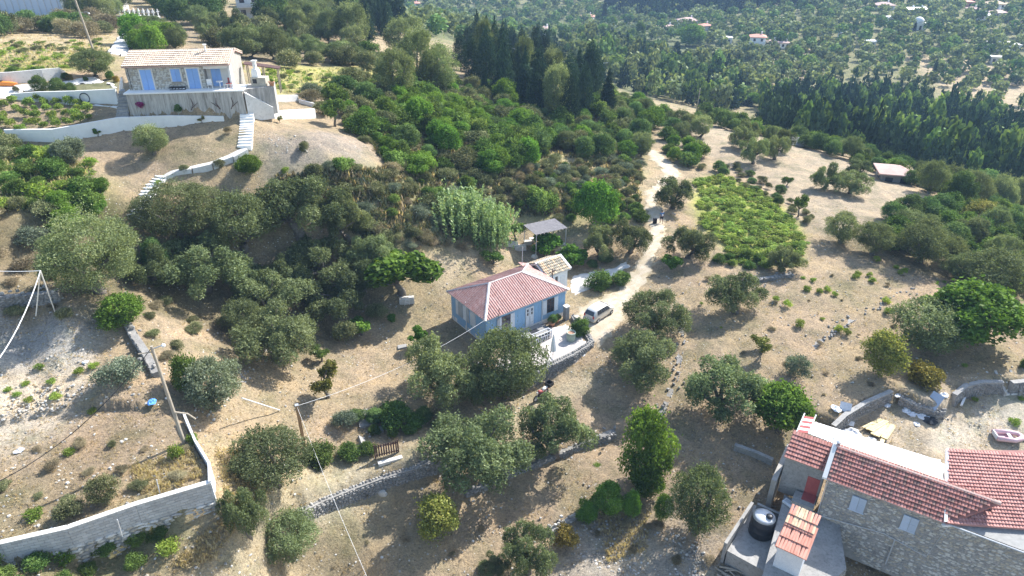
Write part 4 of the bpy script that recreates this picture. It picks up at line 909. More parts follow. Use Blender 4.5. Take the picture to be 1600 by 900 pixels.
# conifers and cypresses on the middle hillside
CN = {'conifer': 'dark conifer among the pines on the middle hillside', 'cypress': 'narrow dark cypress on the middle hillside', 'pine': 'dark pine on the middle hillside', 'olive_full': 'grey olive between the conifers of the middle hillside'}
CG = {'conifer': 'conifers of the middle hillside', 'cypress': 'cypresses of the middle hillside', 'pine': 'pines of the middle hillside', 'olive_full': 'olives between the hillside conifers'}
scatter([(700, 100), (760, 85), (860, 95), (930, 150), (950, 180), (900, 205), (820, 175), (740, 140)], 3.6, {'conifer': 5, 'pine': 3, 'cypress': 2, 'olive_full': 1}, (4.2, 6.2), (1.6, 2.3), CN, CG, 70)
scatter([(560, 40), (620, 20), (640, 55), (580, 60)], 4.5, {'pine': 3, 'cypress': 1}, (5, 6.5), (1.8, 2.4), CN, CG, 14)
for x, y, h in [(768, 72, 50), (757, 130, 44), (790, 60, 50), (775, 140, 30), (795, 70, 44), (596, 30, 60), (606, 34, 66), (852, 92, 40), (576, 40, 60)]:
    g = G(x, y+h*.45); s = FPX/pix(g)[2]; put('cypress', g.x, g.y, g.z-.1, max(1.6, h/s*.22), h/s*1.02, 'cypress_tree', 'narrow spire like cypress standing out above the middle hillside trees', 'tree', 'spire like cypresses standing out on the middle hillside')
scatter([(930, 150), (1010, 175), (1060, 200), (1100, 215), (1000, 225), (950, 205)], 3.2, {'olive_full': 3, 'greenscrub': 2, 'deepbush': 2, 'bush': 1}, (3.2, 5.2), (.7, .95), {'olive_full': 'olive tree along the track beyond the road bend', 'greenscrub': 'green shrub along the track beyond the road bend', 'deepbush': 'dark shrub along the track beyond the road bend', 'bush': 'bright bush along the track beyond the road bend'}, {'olive_full': 'olives along the far track', 'greenscrub': 'green shrubs along the far track', 'deepbush': 'dark shrubs along the far track', 'bush': 'bright bushes along the far track'}, 50)
scatter([(870, 225), (1000, 225), (1010, 245), (900, 250)], 2.8, {'bush': 2, 'deepbush': 2, 'olive_full': 2}, (3, 4.6), (.7, .95), {'bush': 'bright leafy bush left of the upper road bend', 'deepbush': 'dark bush left of the upper road bend', 'olive_full': 'olive bush left of the upper road bend'}, {'bush': 'bright bushes left of the upper road bend', 'deepbush': 'dark bushes left of the upper road bend', 'olive_full': 'olive bushes left of the upper road bend'}, 22)
scatter([(1040, 230), (1075, 225), (1090, 245), (1075, 262), (1050, 252)], 2.6, {'bush': 2, 'greenscrub': 1}, (2.6, 4), (.6, .9), 'leafy bush inside the upper road bend', 'leafy bushes inside the upper road bend', 9)
# right hand ridge hedges
RH = 'dense green hedge shrub along the ridge edge at right'
scatter([(1080, 190), (1240, 228), (1330, 255), (1450, 300), (1580, 340), (1580, 326), (1440, 284), (1320, 240), (1200, 210), (1090, 180)], 2.4, {'deepbush': 3, 'greenscrub': 3, 'olive_full': 2}, (2.4, 4.6), (.7, 1.0), RH, 'hedge shrubs along the ridge edge', 110)
scatter([(1090, 262), (1150, 262), (1215, 300), (1280, 350), (1262, 350), (1200, 315), (1130, 275)], 1.6, {'scrub': 2, 'deepbush': 1}, (1.0, 2.2), (.5, .8), 'low shrub along the upper edge of the vineyard', 'low shrubs along the upper edge of the vineyard', 26)
scatter([(1150, 215), (1215, 225), (1230, 245), (1190, 262), (1150, 250)], 5, {'olive': 1, 'almond': 1}, (4, 5.5), (.8, 1), 'loose olive tree on the brown field beyond the vineyard', 'loose trees on the brown field beyond the vineyard', 8)
scatter([(1380, 340), (1500, 330), (1640, 350), (1640, 470), (1500, 440), (1480, 410), (1400, 400)], 2.6, {'deepbush': 3, 'greenscrub': 3, 'olive_full': 3}, (2.6, 4.6), (.7, .95), {'deepbush': 'dark bush in the thicket at the right edge', 'greenscrub': 'green shrub in the thicket at the right edge', 'olive_full': 'olive bush in the thicket at the right edge'}, {'deepbush': 'dark bushes of the right edge thicket', 'greenscrub': 'green shrubs of the right edge thicket', 'olive_full': 'olive bushes of the right edge thicket'}, 90)
scatter([(1430, 300), (1640, 345), (1640, 330), (1500, 300)], 4, {'olive_full': 2, 'deepbush': 2}, (4, 6.5), (.8, 1.1), 'tree on the steep side just beyond the ridge edge', 'trees just beyond the ridge edge', 40)

# the far side of the valley: countable trees first, then the woods as one mass
def far_field(poly, spacing, kinds, wr, hr, n_things, name, label, group, stuffname, mats=None, tries=9000, seed=1):
    xs = [p[0] for p in poly]; ys = [p[1] for p in poly]; g0 = np.random.default_rng(seed)
    c = np.stack([g0.uniform(min(xs), max(xs), tries), g0.uniform(min(ys), max(ys), tries)], -1); c = c[inside(c[:, 0], c[:, 1], poly)]
    g = GG(c); d = np.hypot(g[:, 0], g[:, 1]); g = g[d < 900]
    cells = {}; pts = []
    for q in g:
        k = (int(q[0]//spacing), int(q[1]//spacing)); ok = True
        for i in (-1, 0, 1):
            for j in (-1, 0, 1):
                for o in cells.get((k[0]+i, k[1]+j), ()):
                    if (o[0]-q[0])**2+(o[1]-q[1])**2 < spacing**2: ok = False
        if ok and not any((q[0]-a)**2+(q[1]-b)**2 < r*r for a, b, r in FARHOUSE): cells.setdefault(k, []).append(q); pts.append(q)
    pts.sort(key=lambda q: math.hypot(q[0], q[1])); items = []; pr = []; tn = []
    for kd in kinds: pr += [p[0] for p in PROTO[kd]]
    for i, q in enumerate(pts):
        w = random.uniform(*wr); h = w*random.uniform(*hr); j = random.randrange(len(pr))
        T = Matrix.Translation((q[0], q[1], q[2]-.1))@Matrix.Rotation(random.uniform(0, 6.28), 4, 'Z')@Matrix.Diagonal((w, w, h, 1))
        if i < n_things:
            o = bpy.data.objects.new(name, pr[j]); COL.objects.link(o); o.location = (q[0], q[1], q[2]-.1); o.rotation_euler = (0, 0, random.uniform(0, 6.28)); o.scale = (w, w, h)
            tag(o, label, 'tree', group)
        else: items.append((j, T)); tn.append(random.uniform(-.22, .22))
    if items:
        o = bpy.data.objects.new(stuffname, join_copies(stuffname, pr, items, tones=tn)); COL.objects.link(o); o['kind'] = 'stuff'
    print('FAR', name, len(pts))
FARHOUSE = []
# ------------------------------------------------------------------ builders shared by the houses
def frame(x, y, z, ang): return Matrix.Translation((x, y, z))@Matrix.Rotation(ang, 4, 'Z')
def rubble(parent, F, world, x0, x1, z0, z1, holes=(), size=(.22, .5), rowh=(.14, .24), mats=('stone', 'stone_warm', 'stone_pale'), limit=300, proud=.05, slope=None, name='stone', lower=None):
    """rubble stones laid on the face y=0 of frame F (outward is -y); slope(x) gives the top"""
    meshes = RUB.setdefault(tuple(mats), stone_variants(list(mats), 3, 1.0)); items = []; z = z0
    while z < z1-.06:
        h = random.uniform(*rowh); x = x0
        while x < x1-.05:
            w = min(random.uniform(*size), x1-x)
            if x1-x-w < .12: w = x1-x
            cx, cz = x+w/2, z+h/2+random.uniform(-.02, .02)
            top = slope(cx) if slope else z1; low = lower(cx) if lower else z0
            if cz+h*.4 < top and cz > low and not any(a-.02 < cx+w*.35 and cx-w*.35 < b+.02 and c-.02 < cz+h*.3 and cz-h*.3 < d+.02 for a, b, c, d in holes):
                T = F@Matrix.Translation((cx, .03, cz))@Matrix.Rotation(R(90), 4, 'X')@Matrix.Rotation(random.choice([0, math.pi])+random.uniform(-.12, .12), 4, 'Z')@Matrix.Diagonal((w*1.08, h*1.16, (proud+.03)*random.uniform(.7, 1.3), 1))
                items.append((random.randrange(len(meshes)), T))
            x += w
        z += h*.96
    pieces(parent, name, meshes, items, world, limit)
RUB = {}
def tile_mesh(mat, arc=.5, th=.02, seg=5, flatw=.5):
    vs = []; n = seg+1
    for y, s in ((0, 1.06), (1.14, .9)):
        for k in range(n):
            t = math.pi*k/seg; vs.append((-flatw*s*math.cos(t), y, arc*s*math.sin(t)*.5+(.36 if y == 0 else 0)))
    fs = [(k, k+1, n+k+1, n+k) for k in range(seg)]; m = len(vs)
    vs += [(x, y, z-.3) for x, y, z in vs[:n]]; fs += [(k+1, k, m+k, m+k+1) for k in range(seg)]
    mb = MB(); mb.add(vs, fs, mat); return mb.mesh('tile')
TILES = {}
def tiled(parent, world, O, u, v, U, V, tw, tl, mats, limit=300, clip=None, name='tile', clip0=None):
    """tiles in rows over the slope O + a*u + b*v"""
    key = tuple(mats)
    if key not in TILES: TILES[key] = [tile_mesh(m) for m in mats]
    O, u, v = Vector(O), Vector(u).normalized(), Vector(v).normalized(); n = u.cross(v).normalized()
    items = []; nb = int(V/tl)
    for j in range(nb+1):
        b = j*tl
        if b > V-.05: break
        for i in range(int(U/tw)):
            a = (i+.5)*tw
            if clip and not clip(a, b): continue
            B = Matrix((( u.x*tw, v.x*tl, n.x*tw, 0), (u.y*tw, v.y*tl, n.y*tw, 0), (u.z*tw, v.z*tl, n.z*tw, 0), (0, 0, 0, 1)))
            c = O+u*a+v*(b-.05)+n*.02+Vector((random.uniform(-.01, .01), 0, random.uniform(-.006, .006)))
            items.append((random.randrange(len(mats)), Matrix.Translation(c)@B@Matrix.Rotation(random.uniform(-.03, .03), 4, 'Z')))
    pieces(parent, name, TILES[key], items, world, limit)
def local(t, p): return t.matrix_local.inverted()@Vector(p)
def T_of(t): return Matrix.Translation(t.location)@t.rotation_euler.to_matrix().to_4x4()
def shutter_pair(parent, F, x0, x1, z0, z1, mat, name='shutter', label=None):
    for a, b in ((x0, (x0+x1)/2-.01), ((x0+x1)/2+.01, x1)):
        mb = MB(); mb.box(mat, a, b, -.05, -.01, z0, z1, F)
        for z in (z0+.06, (z0+z1)/2, z1-.06): mb.box(mat, a+.03, b-.03, -.075, -.05, z-.05, z+.05, F)
        n = 5
        for i in range(n): xx = a+(b-a)*(i+.5)/n; mb.box(mat, xx-.02, xx+.02, -.062, -.05, z0+.02, z1-.02, F)
        o = mb.build(name, parent)
        if label: o['label'] = label

# ------------------------------------------------------------------ blue boarded house with rusty hipped roof
hb = thing('boarded_house', 'small blue boarded house with a faded red corrugated hipped roof', 'house', (-2.49, 55.36, 0), R(36.06))
HL, HW, E, RZ = 10.2, 6.9, 3.15, 4.72
Wd = T_of(hb); I4 = Matrix.Identity(4)
m = MB(); m.box('concrete_pale', .32, 9.88, .32, 6.58, -1.2, .48); m.build('plinth', hb)
m = MB(); m.box('blue_board', .36, 9.84, .36, 6.54, .46, E); m.build('wall', hb)
m = MB()
for i in range(59):
    x = .36+i*.163
    if not any(a < x+.07 < b for a, b in ((1.55, 3.65), (4.9, 5.95), (7.1, 8.95))): m.box('blue_board', x, x+.145, .325-random.random()*.012, .36, .46, E)
    else:
        lo, hi = ((.46, 1.1) if not 4.9 < x+.07 < 5.95 else (.46, .5)), (2.66, E)
        m.box('blue_board', x, x+.145, .325, .36, lo[0], lo[1]); m.box('blue_board', x, x+.145, .325, .36, *hi)
for i in range(38):
    y = .36+i*.163
    m.box('blue_board', .325-random.random()*.012, .36, y, y+.145, .1, E); m.box('blue_board', 9.84, 9.875, y, y+.145, .46, E)
m.build('board', hb, kind='stuff')
for (x0, x1) in ((2.12, 3.05), (7.62, 8.45)):
    m = MB(); m.box('glass', x0, x1, .30, .335, 1.15, 2.62); w = m.build('window', hb)
    m = MB(); 
    for a in (x0-.05, (x0+x1)/2-.02, x1): m.box('wood_dark', a, a+.05, .285, .30, 1.1, 2.66)
    for z in (1.1, 1.6, 2.1, 2.62): m.box('wood_dark', x0, x1, .283, .298, z, z+.04)
    m.build('frame', w)
    for a, b in ((x0-.55, x0-.06), (x1+.06, x1+.55)):
        m = MB(); m.box('white_old', a, b, .26, .30, 1.05, 2.68)
        for z in (1.15, 1.85, 2.55): m.box('white_old', a+.03, b-.03, .24, .26, z-.05, z+.05)
        m.build('shutter', hb)
m = MB(); m.box('white_old', 4.93, 5.41, .26, .31, .5, 2.62); m.box('white_old', 5.44, 5.92, .26, .31, .5, 2.62)
for a in (4.98, 5.49):
    for z in (.62, 1.2): m.box('white_old', a, a+.38, .245, .26, z, z+.42)
dr = m.build('door', hb)
for a in (5.09, 5.60):
    for z in (1.72, 2.12): q = MB(); q.box('glass', a, a+.17, .25, .262, z, z+.3); q.build('pane', dr)
for (y0, y1, mt, nm) in ((5.25, 5.65, 'white_old', 'shutter'), (4.42, 5.2, 'grey_board', 'window_board'), (3.75, 4.35, 'white_old', 'shutter'), (3.25, 3.7, 'grey_board', 'window_board'), (2.1, 3.05, 'white_old', 'shutter')):
    m = MB(); m.box(mt, .27, .32, y0, y1, 1.1, 2.75)
    for z in (1.25, 1.9, 2.6): m.box(mt, .25, .27, y0+.03, y1-.03, z-.05, z+.05)
    m.build(nm, hb)
m = MB(); m.tube('white', [(6.95, .25, E), (6.95, .25, .1)], .04); m.tube('white', [(.24, 3.7, E+.2), (.24, 3.7, -.6)], .035); m.build('drain_pipe', hb)
m = MB(); m.tube('black', [(1.62, .1, .9), (1.62, .05, 4.0)], .03); m.build('pole', hb)
# corrugated roof: sheets on four slopes
def corrug(O, u, v, U, V, vmax, sheet_w=.82, vmin=None):
    O, u, v = Vector(O), Vector(u).normalized(), Vector(v).normalized(); n = u.cross(v).normalized(); a = 0
    while a < U-.01:
        b = min(a+sheet_w, U); st = .041; k = max(2, int((b-a)/st)); vs = []; lift = .012*(int(a/sheet_w) % 2)+random.uniform(0, .008)
        for i in range(k+1):
            x = a+(b-a)*i/k; h = max(.02, vmax(x)); w = .03*math.sin(x*2*math.pi/.26)+lift
            vs += [O+u*x+n*w, O+u*x+v*(h*.5)+n*w, O+u*x+v*h+n*w]
        m = MB(); m.add(vs, [(3*i+j, 3*i+3+j, 3*i+4+j, 3*i+1+j) for i in range(k) for j in (0, 1)], 'rust_roof'); m.build('roof_sheet', hb); a = b
A0, B0, C0, D0 = Vector((0, HW, E)), Vector((0, 0, E)), Vector((HL, 0, E)), Vector((HL, HW, E)); R1, R2 = Vector((2.85, 3.45, RZ)), Vector((6.9, 3.45, RZ))
def slope(P0, P1, top0, top1):
    u = (P1-P0).normalized(); U = (P1-P0).length; a0 = (top0-P0).dot(u); a1 = (top1-P0).dot(u); vv = (top0-P0)-u*a0; V = vv.length
    f = lambda x: V*(x/a0 if x < a0 else (1 if x <= a1 else (U-x)/(U-a1)))
    corrug(P0, u, vv, U, V, f)
slope(B0, C0, R1, R2); slope(A0, B0, R1, R1); slope(D0, A0, R2, R1); slope(C0, D0, R2, R2)
for p, q, r in ((B0, R1, .13), (C0, R2, .2), (A0, R1, .09), (R1, R2, .08), (D0, R2, .1)):
    m = MB(); d = (q-p).normalized(); s = Vector((-d.y, d.x, 0)).normalized()*r; o = Vector((0, 0, .05)); e = Vector((0, 0, .0))
    m.add([p-s+e, p+o+Vector((0, 0, .03)), p+s+e, q-s+e, q+o+Vector((0, 0, .03)), q+s+e], [(0, 1, 4, 3), (1, 2, 5, 4)], 'ridge_white'); m.build('ridge_cap', hb)
m = MB(); th = .06
m.slab('metal_grey', [A0+Vector((0.02, -.02, -.035)), B0+Vector((.02, .02, -.035)), C0+Vector((-.02, .02, -.035)), D0+Vector((-.02, -.02, -.035))], .07); m.build('eaves', hb)
# tiled annex behind the right end
ax = [(10.25, 3.9), (13.3, 3.75)]
m = MB(); m.box('white', 10.35, 13.25, 3.9, 6.9, -.4, 2.85); an = m.build('annex_wall', hb)
for x0 in (10.9, 11.55):
    q = MB(); q.box('glass', x0, x0+.34, 3.86, 3.9, 1.35, 2.35); wn_ = q.build('window', hb)
q = MB(); q.box('white', 11.27, 11.52, 3.84, 3.9, 1.3, 2.4); q.box('white', 12.3, 12.9, 3.84, 3.9, .1, 2.2); q.build('annex_door', hb)
vz = Vector((0, 1.75, .85)); q = MB(); q.slab('concrete_pale', [(10.1, 3.65, 2.9), (13.5, 3.65, 2.9), (13.5, 5.4, 3.72), (10.1, 5.4, 3.72)], .12); q.slab('concrete_pale', [(10.1, 5.4, 3.72), (13.5, 5.4, 3.72), (13.5, 7.1, 2.9), (10.1, 7.1, 2.9)], .12); q.build('annex_roof', hb)
tiled(hb, Wd, (10.25, 3.65, 2.93), (1, 0, 0), vz, 3.1, 1.9, .22, .34, ('tile_old', 'tile_straw', 'tile_old'), 300)
tiled(hb, Wd, (13.3, 7.1, 2.93), (-1, 0, 0), (0, -1.75, .85), 3.1, 1.9, .22, .34, ('tile_old', 'tile_straw', 'tile_old'), 0)
q = MB(); q.box('white', 13.32, 13.5, 3.6, 5.4, 2.86, 3.0, Matrix.Translation((0, 0, 0))); q.slab('white', [(13.3, 3.6, 3.06), (13.55, 3.6, 3.06), (13.55, 5.45, 3.9), (13.3, 5.45, 3.9)], .14); q.slab('white', [(10.05, 5.3, 3.86), (13.5, 5.3, 3.86), (13.5, 5.52, 3.86), (10.05, 5.52, 3.86)], .1); q.build('annex_verge', hb)
m = MB(); m.box('blue_board', 9.3, 10.35, 4.2, 6.5, 0, 2.9); m.slab('rust_roof', [(8.9, 3.6, 3.2), (10.3, 3.7, 3.02), (10.3, 6.9, 3.15), (8.9, 6.9, 3.7)], .06); m.build('link_roof', hb)
m = MB(); m.tube('wood_dark', [(10.9, 3.55, 2.6), (10.9, 3.55, 3.7)], .05); m.tube('wood_dark', [(10.55, 3.55, 3.4), (11.3, 3.55, 3.4)], .04); m.tube('wood_dark', [(10.65, 3.5, 3.15), (11.2, 3.5, 3.6)], .03); m.build('wire_bracket', hb)
m = MB(); m.tube('metal_grey', [(9.2, 6.6, 3.0), (9.25, 6.6, 5.6)], .03); m.build('mast', hb)
# porch, rack, patio things
m = MB(); m.box('concrete', 3.1, 6.55, -1.55, .31, -.3, .3); m.box('concrete', 6.56, 7.1, -1.1, .2, -.3, .12); p_ = m.build('porch', hb)
m = MB(); m.box('black', 4.9, 5.8, -.85, -.3, .304, .325); dm = m.build('door_mat'); dm.matrix_world = Wd; tag(dm, 'black door mat on the concrete porch before the white door', 'mat')
rk = thing('slatted_rack', 'white slatted bench rack holding dark things at the porch edge', 'rack', Wd@Vector((4.2, -2.2, 0)), R(36))
m = MB()
for x in (0, 2.0):
    for y in (0, .5): m.box('white_old', x, x+.07, y, y+.07, 0, .9)
m.box('white_old', 0, 2.07, 0, .07, .85, .92); m.box('white_old', 0, 2.07, .5, .57, .85, .92); m.box('white_old', 0, .07, 0, .57, .86, .93); m.box('white_old', 2, 2.07, 0, .57, .86, .93); m.build('frame', rk)
for i in range(9):
    m = MB(); x = .15+i*.22; m.box('white_old', x, x+.08, -.01, .02, .1, .5); m.build('slat', rk)
m = MB(); m.box('wood', .05, 2.0, .05, .5, .1, .14); m.box('white_old', .05, 2.0, .02, .06, .5, .56); m.build('shelf', rk)
cr_ = MB()
for i in range(5): x = .12+i*.38; cr_.prism('black', [(x, .1), (x+.3, .12), (x+.28, .45), (x+.02, .43)], .15, [.5, .62, .55, .6][:4])
o = cr_.mesh('dark_crate'); 
for i in range(1):
    b = inst('dark_crate', o); b.matrix_world = T_of(rk); tag(b, 'row of dark crates inside the white slatted rack', 'crate')
b = thing('bed_slab', 'grey blue painted low table slab beside the porch', 'table', Wd@Vector((2.2, -1.6, 0)), R(36))
m = MB(); m.box('white_old', 0, 2.0, 0, 1.0, .5, .58); m.build('top', b)
for x in (.05, 1.85):
    for y in (.05, .85): m = MB(); m.box('wood', x, x+.1, y, y+.1, 0, .5); m.build('leg', b)
def potted(x, y, z, label, r=.28, kind='bush', w=.9, mat='terracotta'):
    t = thing('flower_pot', label, 'pot', (x, y, z)); m = MB(); m.lathe(mat, [(r*.7, 0), (r, .38), (r*1.12, .40), (r*1.12, .46), (r*.9, .46), (r*.85, .4)], 12); m.build('pot', t, True)
    c, _ = PROTO[kind][0]; T = Matrix.Translation((0, 0, .38))@Matrix.Diagonal((w, w, w*.8, 1)); inst('plant', c, t, T)
potted(*(Wd@Vector((7.7, -.45, .0))), 'terracotta pot with dark leafy plant by the white plinth', .34, 'deepbush', 1.1)
potted(*(Wd@Vector((8.5, -.3, .0))), 'small green potted plant right of the terracotta pot', .22, 'greenscrub', .8)
b = thing('barrel', 'pale green plastic barrel planter on the patio', 'barrel', Wd@Vector((7.5, -3.6, 0)))
m = MB(); m.lathe('green_plastic', [(.36, 0), (.42, .1), (.44, .5), (.42, .85), (.46, .88), (.46, .96), (.38, .96), (.36, .86)], 16); m.build('body', b, True)
m = MB(); m.lathe('terracotta', [(.0, .85), (.37, .86), (.0, .9)], 14); m.build('soil', b)
u_ = thing('closed_parasol', 'closed white parasol on the patio above the curved wall', 'parasol', Wd@Vector((3.97, -5.2, 0)))
m = MB(); m.tube('metal_grey', [(0, 0, 0), (0, 0, 2.9)], .03); m.build('pole', u_)
m = MB(); prof = [(.05, 1.05), (.27, 1.1), (.25, 1.5), (.17, 2.2), (.07, 2.75), (.02, 2.92)]; seg = 16; vs = []
for r, z in prof:
    for k in range(seg): t = 2*math.pi*k/seg; rr = r*(1 if k % 2 else .68); vs.append((rr*math.cos(t), rr*math.sin(t), z))
m.add(vs, [(i*seg+k, i*seg+(k+1) % seg, (i+1)*seg+(k+1) % seg, (i+1)*seg+k) for i in range(len(prof)-1) for k in range(seg)], 'cloth_white'); m.build('canopy', u_)
m = MB()
for a in (0, 90): m.box('metal_grey', -.6, .6, -.03, .03, .0+a*.0004, .05+a*.0004, Matrix.Rotation(R(a+20), 4, 'Z'))
m.build('cross_base', u_)
# gate pillar and patio hedge pillar
m = MB(); m.box('concrete', -.22, .22, -.22, .22, -.3, 1.5); m.box('concrete_pale', -.27, .27, -.27, .27, 1.5, 1.6); o = m.build('pillar'); o.location = Wd@Vector((9.6, -.35, 0)); o.rotation_euler.z = R(36); tag(o, 'plain concrete pillar at the right corner of the blue house', 'pillar')
m = MB(); m.box('stone', -.2, .2, -.2, .2, -.3, 1.5); m.box('stone_warm', -.24, .24, -.24, .24, 1.5, 1.58); o = m.build('pillar'); o.location = Wd@Vector((9.15, -2.5, 0)); o.rotation_euler.z = R(36); tag(o, 'rough stone pillar at the top of the patio hedge', 'pillar')

# ------------------------------------------------------------------ parked car
def build_car():
    t = thing('parked_car', 'small silver beige hatchback parked beside the blue house', 'car'); Lc, Wc = 3.55, 1.52
    # side profile (x forward, z); body as rows across the width
    sec = [  # x, half width low, z sill, z belt, roof z (0 = none), half width top
        (-1.74, .62, .42, .80, 0, 0), (-1.70, .70, .28, .90, 1.0, .6), (-1.55, .74, .24, .93, 1.30, .56), (-1.30, .755, .24, .94, 1.47, .55), (-.6, .76, .22, .93, 1.53, .57),
        (.1, .76, .22, .92, 1.51, .57), (.55, .76, .22, .91, 1.42, .56), (.95, .755, .22, .90, 1.10, .60), (1.20, .75, .24, .86, .90, .66), (1.50, .72, .26, .78, .80, .62), (1.70, .64, .30, .62, .64, .55), (1.78, .5, .36, .50, .52, .45)]
    rows = []
    for x, hw, zs, zb, zr, ht in sec:
        if zr == 0: zr, ht = zb+.02, hw*.9
        rows.append([(x, -hw*.93, zs), (x, -hw, (zs+zb)/2), (x, -hw*.97, zb), (x, -ht, zr-.04), (x, -ht*.8, zr), (x, ht*.8, zr), (x, ht, zr-.04), (x, hw*.97, zb), (x, hw, (zs+zb)/2), (x, hw*.93, zs)])
    n = 10; vs = [v for r_ in rows for v in r_]; fs = []; k = len(rows)
    for i in range(k-1):
        for j in range(n-1): fs.append((i*n+j, (i+1)*n+j, (i+1)*n+j+1, i*n+j+1))
        fs.append((i*n+n-1, (i+1)*n+n-1, (i+1)*n, i*n))
    fs += [tuple(range(n)), tuple(range(k*n-1, (k-1)*n-1, -1))]
    m = MB(); m.add(vs, fs, 'car'); b = m.build('body', t, True); md = b.modifiers.new('b', 'BEVEL'); md.width = .02; md.segments = 2; md.angle_limit = R(40)
    def quad(name, pts, mat, off=.012, parent=t, label=None):
        pts = [Vector(p) for p in pts]; nn = (pts[1]-pts[0]).cross(pts[2]-pts[0]).normalized(); q = MB()
        q.add([p-nn*.02 for p in pts]+[p+nn*off for p in pts], [(3, 2, 1, 0), (4, 5, 6, 7)]+[(i, (i+1) % 4, 4+(i+1) % 4, 4+i) for i in range(4)], mat); return q.build(name, parent)
    for s in (-1, 1):
        f = lambda pts: [(x, s*y, z) for x, y, z in (pts if s < 0 else pts[::-1])]
        quad('side_window', f([(-.52, .755, .99), (.02, .755, .98), (-.02, .60, 1.43), (-.50, .60, 1.44)]), 'glass')
        quad('side_window', f([(.10, .755, .98), (.78, .75, .97), (.48, .60, 1.36), (.06, .60, 1.43)]), 'glass')
        quad('side_window', f([(-1.25, .755, 1.0), (-.60, .755, .99), (-.58, .60, 1.43), (-1.15, .59, 1.38)]), 'glass')
    quad('rear_window', [(-1.735, .54, .97), (-1.735, -.54, .97), (-1.50, -.47, 1.38), (-1.50, .47, 1.38)], 'glass')
    quad('windscreen', [(1.12, -.60, .96), (1.12, .60, .96), (.66, .50, 1.40), (.66, -.50, 1.40)], 'glass')
    for s in (-1, 1):
        q = MB(); q.box('red', -1.775, -1.66, s*.55-.075, s*.55+.075, .68, .98); q.build('tail_light', t)
        q = MB(); q.box('metal_grey', 1.60, 1.74, s*.5-.1, s*.5+.1, .55, .68); q.build('headlight', t)
        q = MB(); q.box('car', .72, .86, s*.80-.06, s*.80+.06, .94, 1.06); q.build('wing_mirror', t)
    q = MB(); q.box('car', -1.83, -1.70, -.68, .68, .30, .52); q.build('rear_bumper', t)
    q = MB(); q.box('white', -1.845, -1.83, -.24, .24, .56, .67); q.build('number_plate', t)
    for x in (-1.12, 1.12):
        for s in (-1, 1):
            w = MB(); prof = [(.0, -.08), (.17, -.085), (.27, -.075), (.285, -.03), (.285, .03), (.27, .075), (.17, .085), (0, .08)]
            w.lathe('rubber', prof, 18); o = w.build('wheel', t); o.matrix_basis = Matrix.Translation((x, s*.68, .285))@Matrix.Rotation(R(90), 4, 'X')
            r_ = MB(); r_.lathe('metal_grey', [(0, .085), (.16, .09), (.17, .08)], 12); r_.lathe('metal_grey', [(.17, -.08), (.16, -.09), (0, -.085)], 12); r_.build('hubcap', o)
    return t
car = build_car(); car.scale.z = .93; cp = P(936, 494, 0); car.location = (cp.x, cp.y, .03); car.rotation_euler.z = R(47)
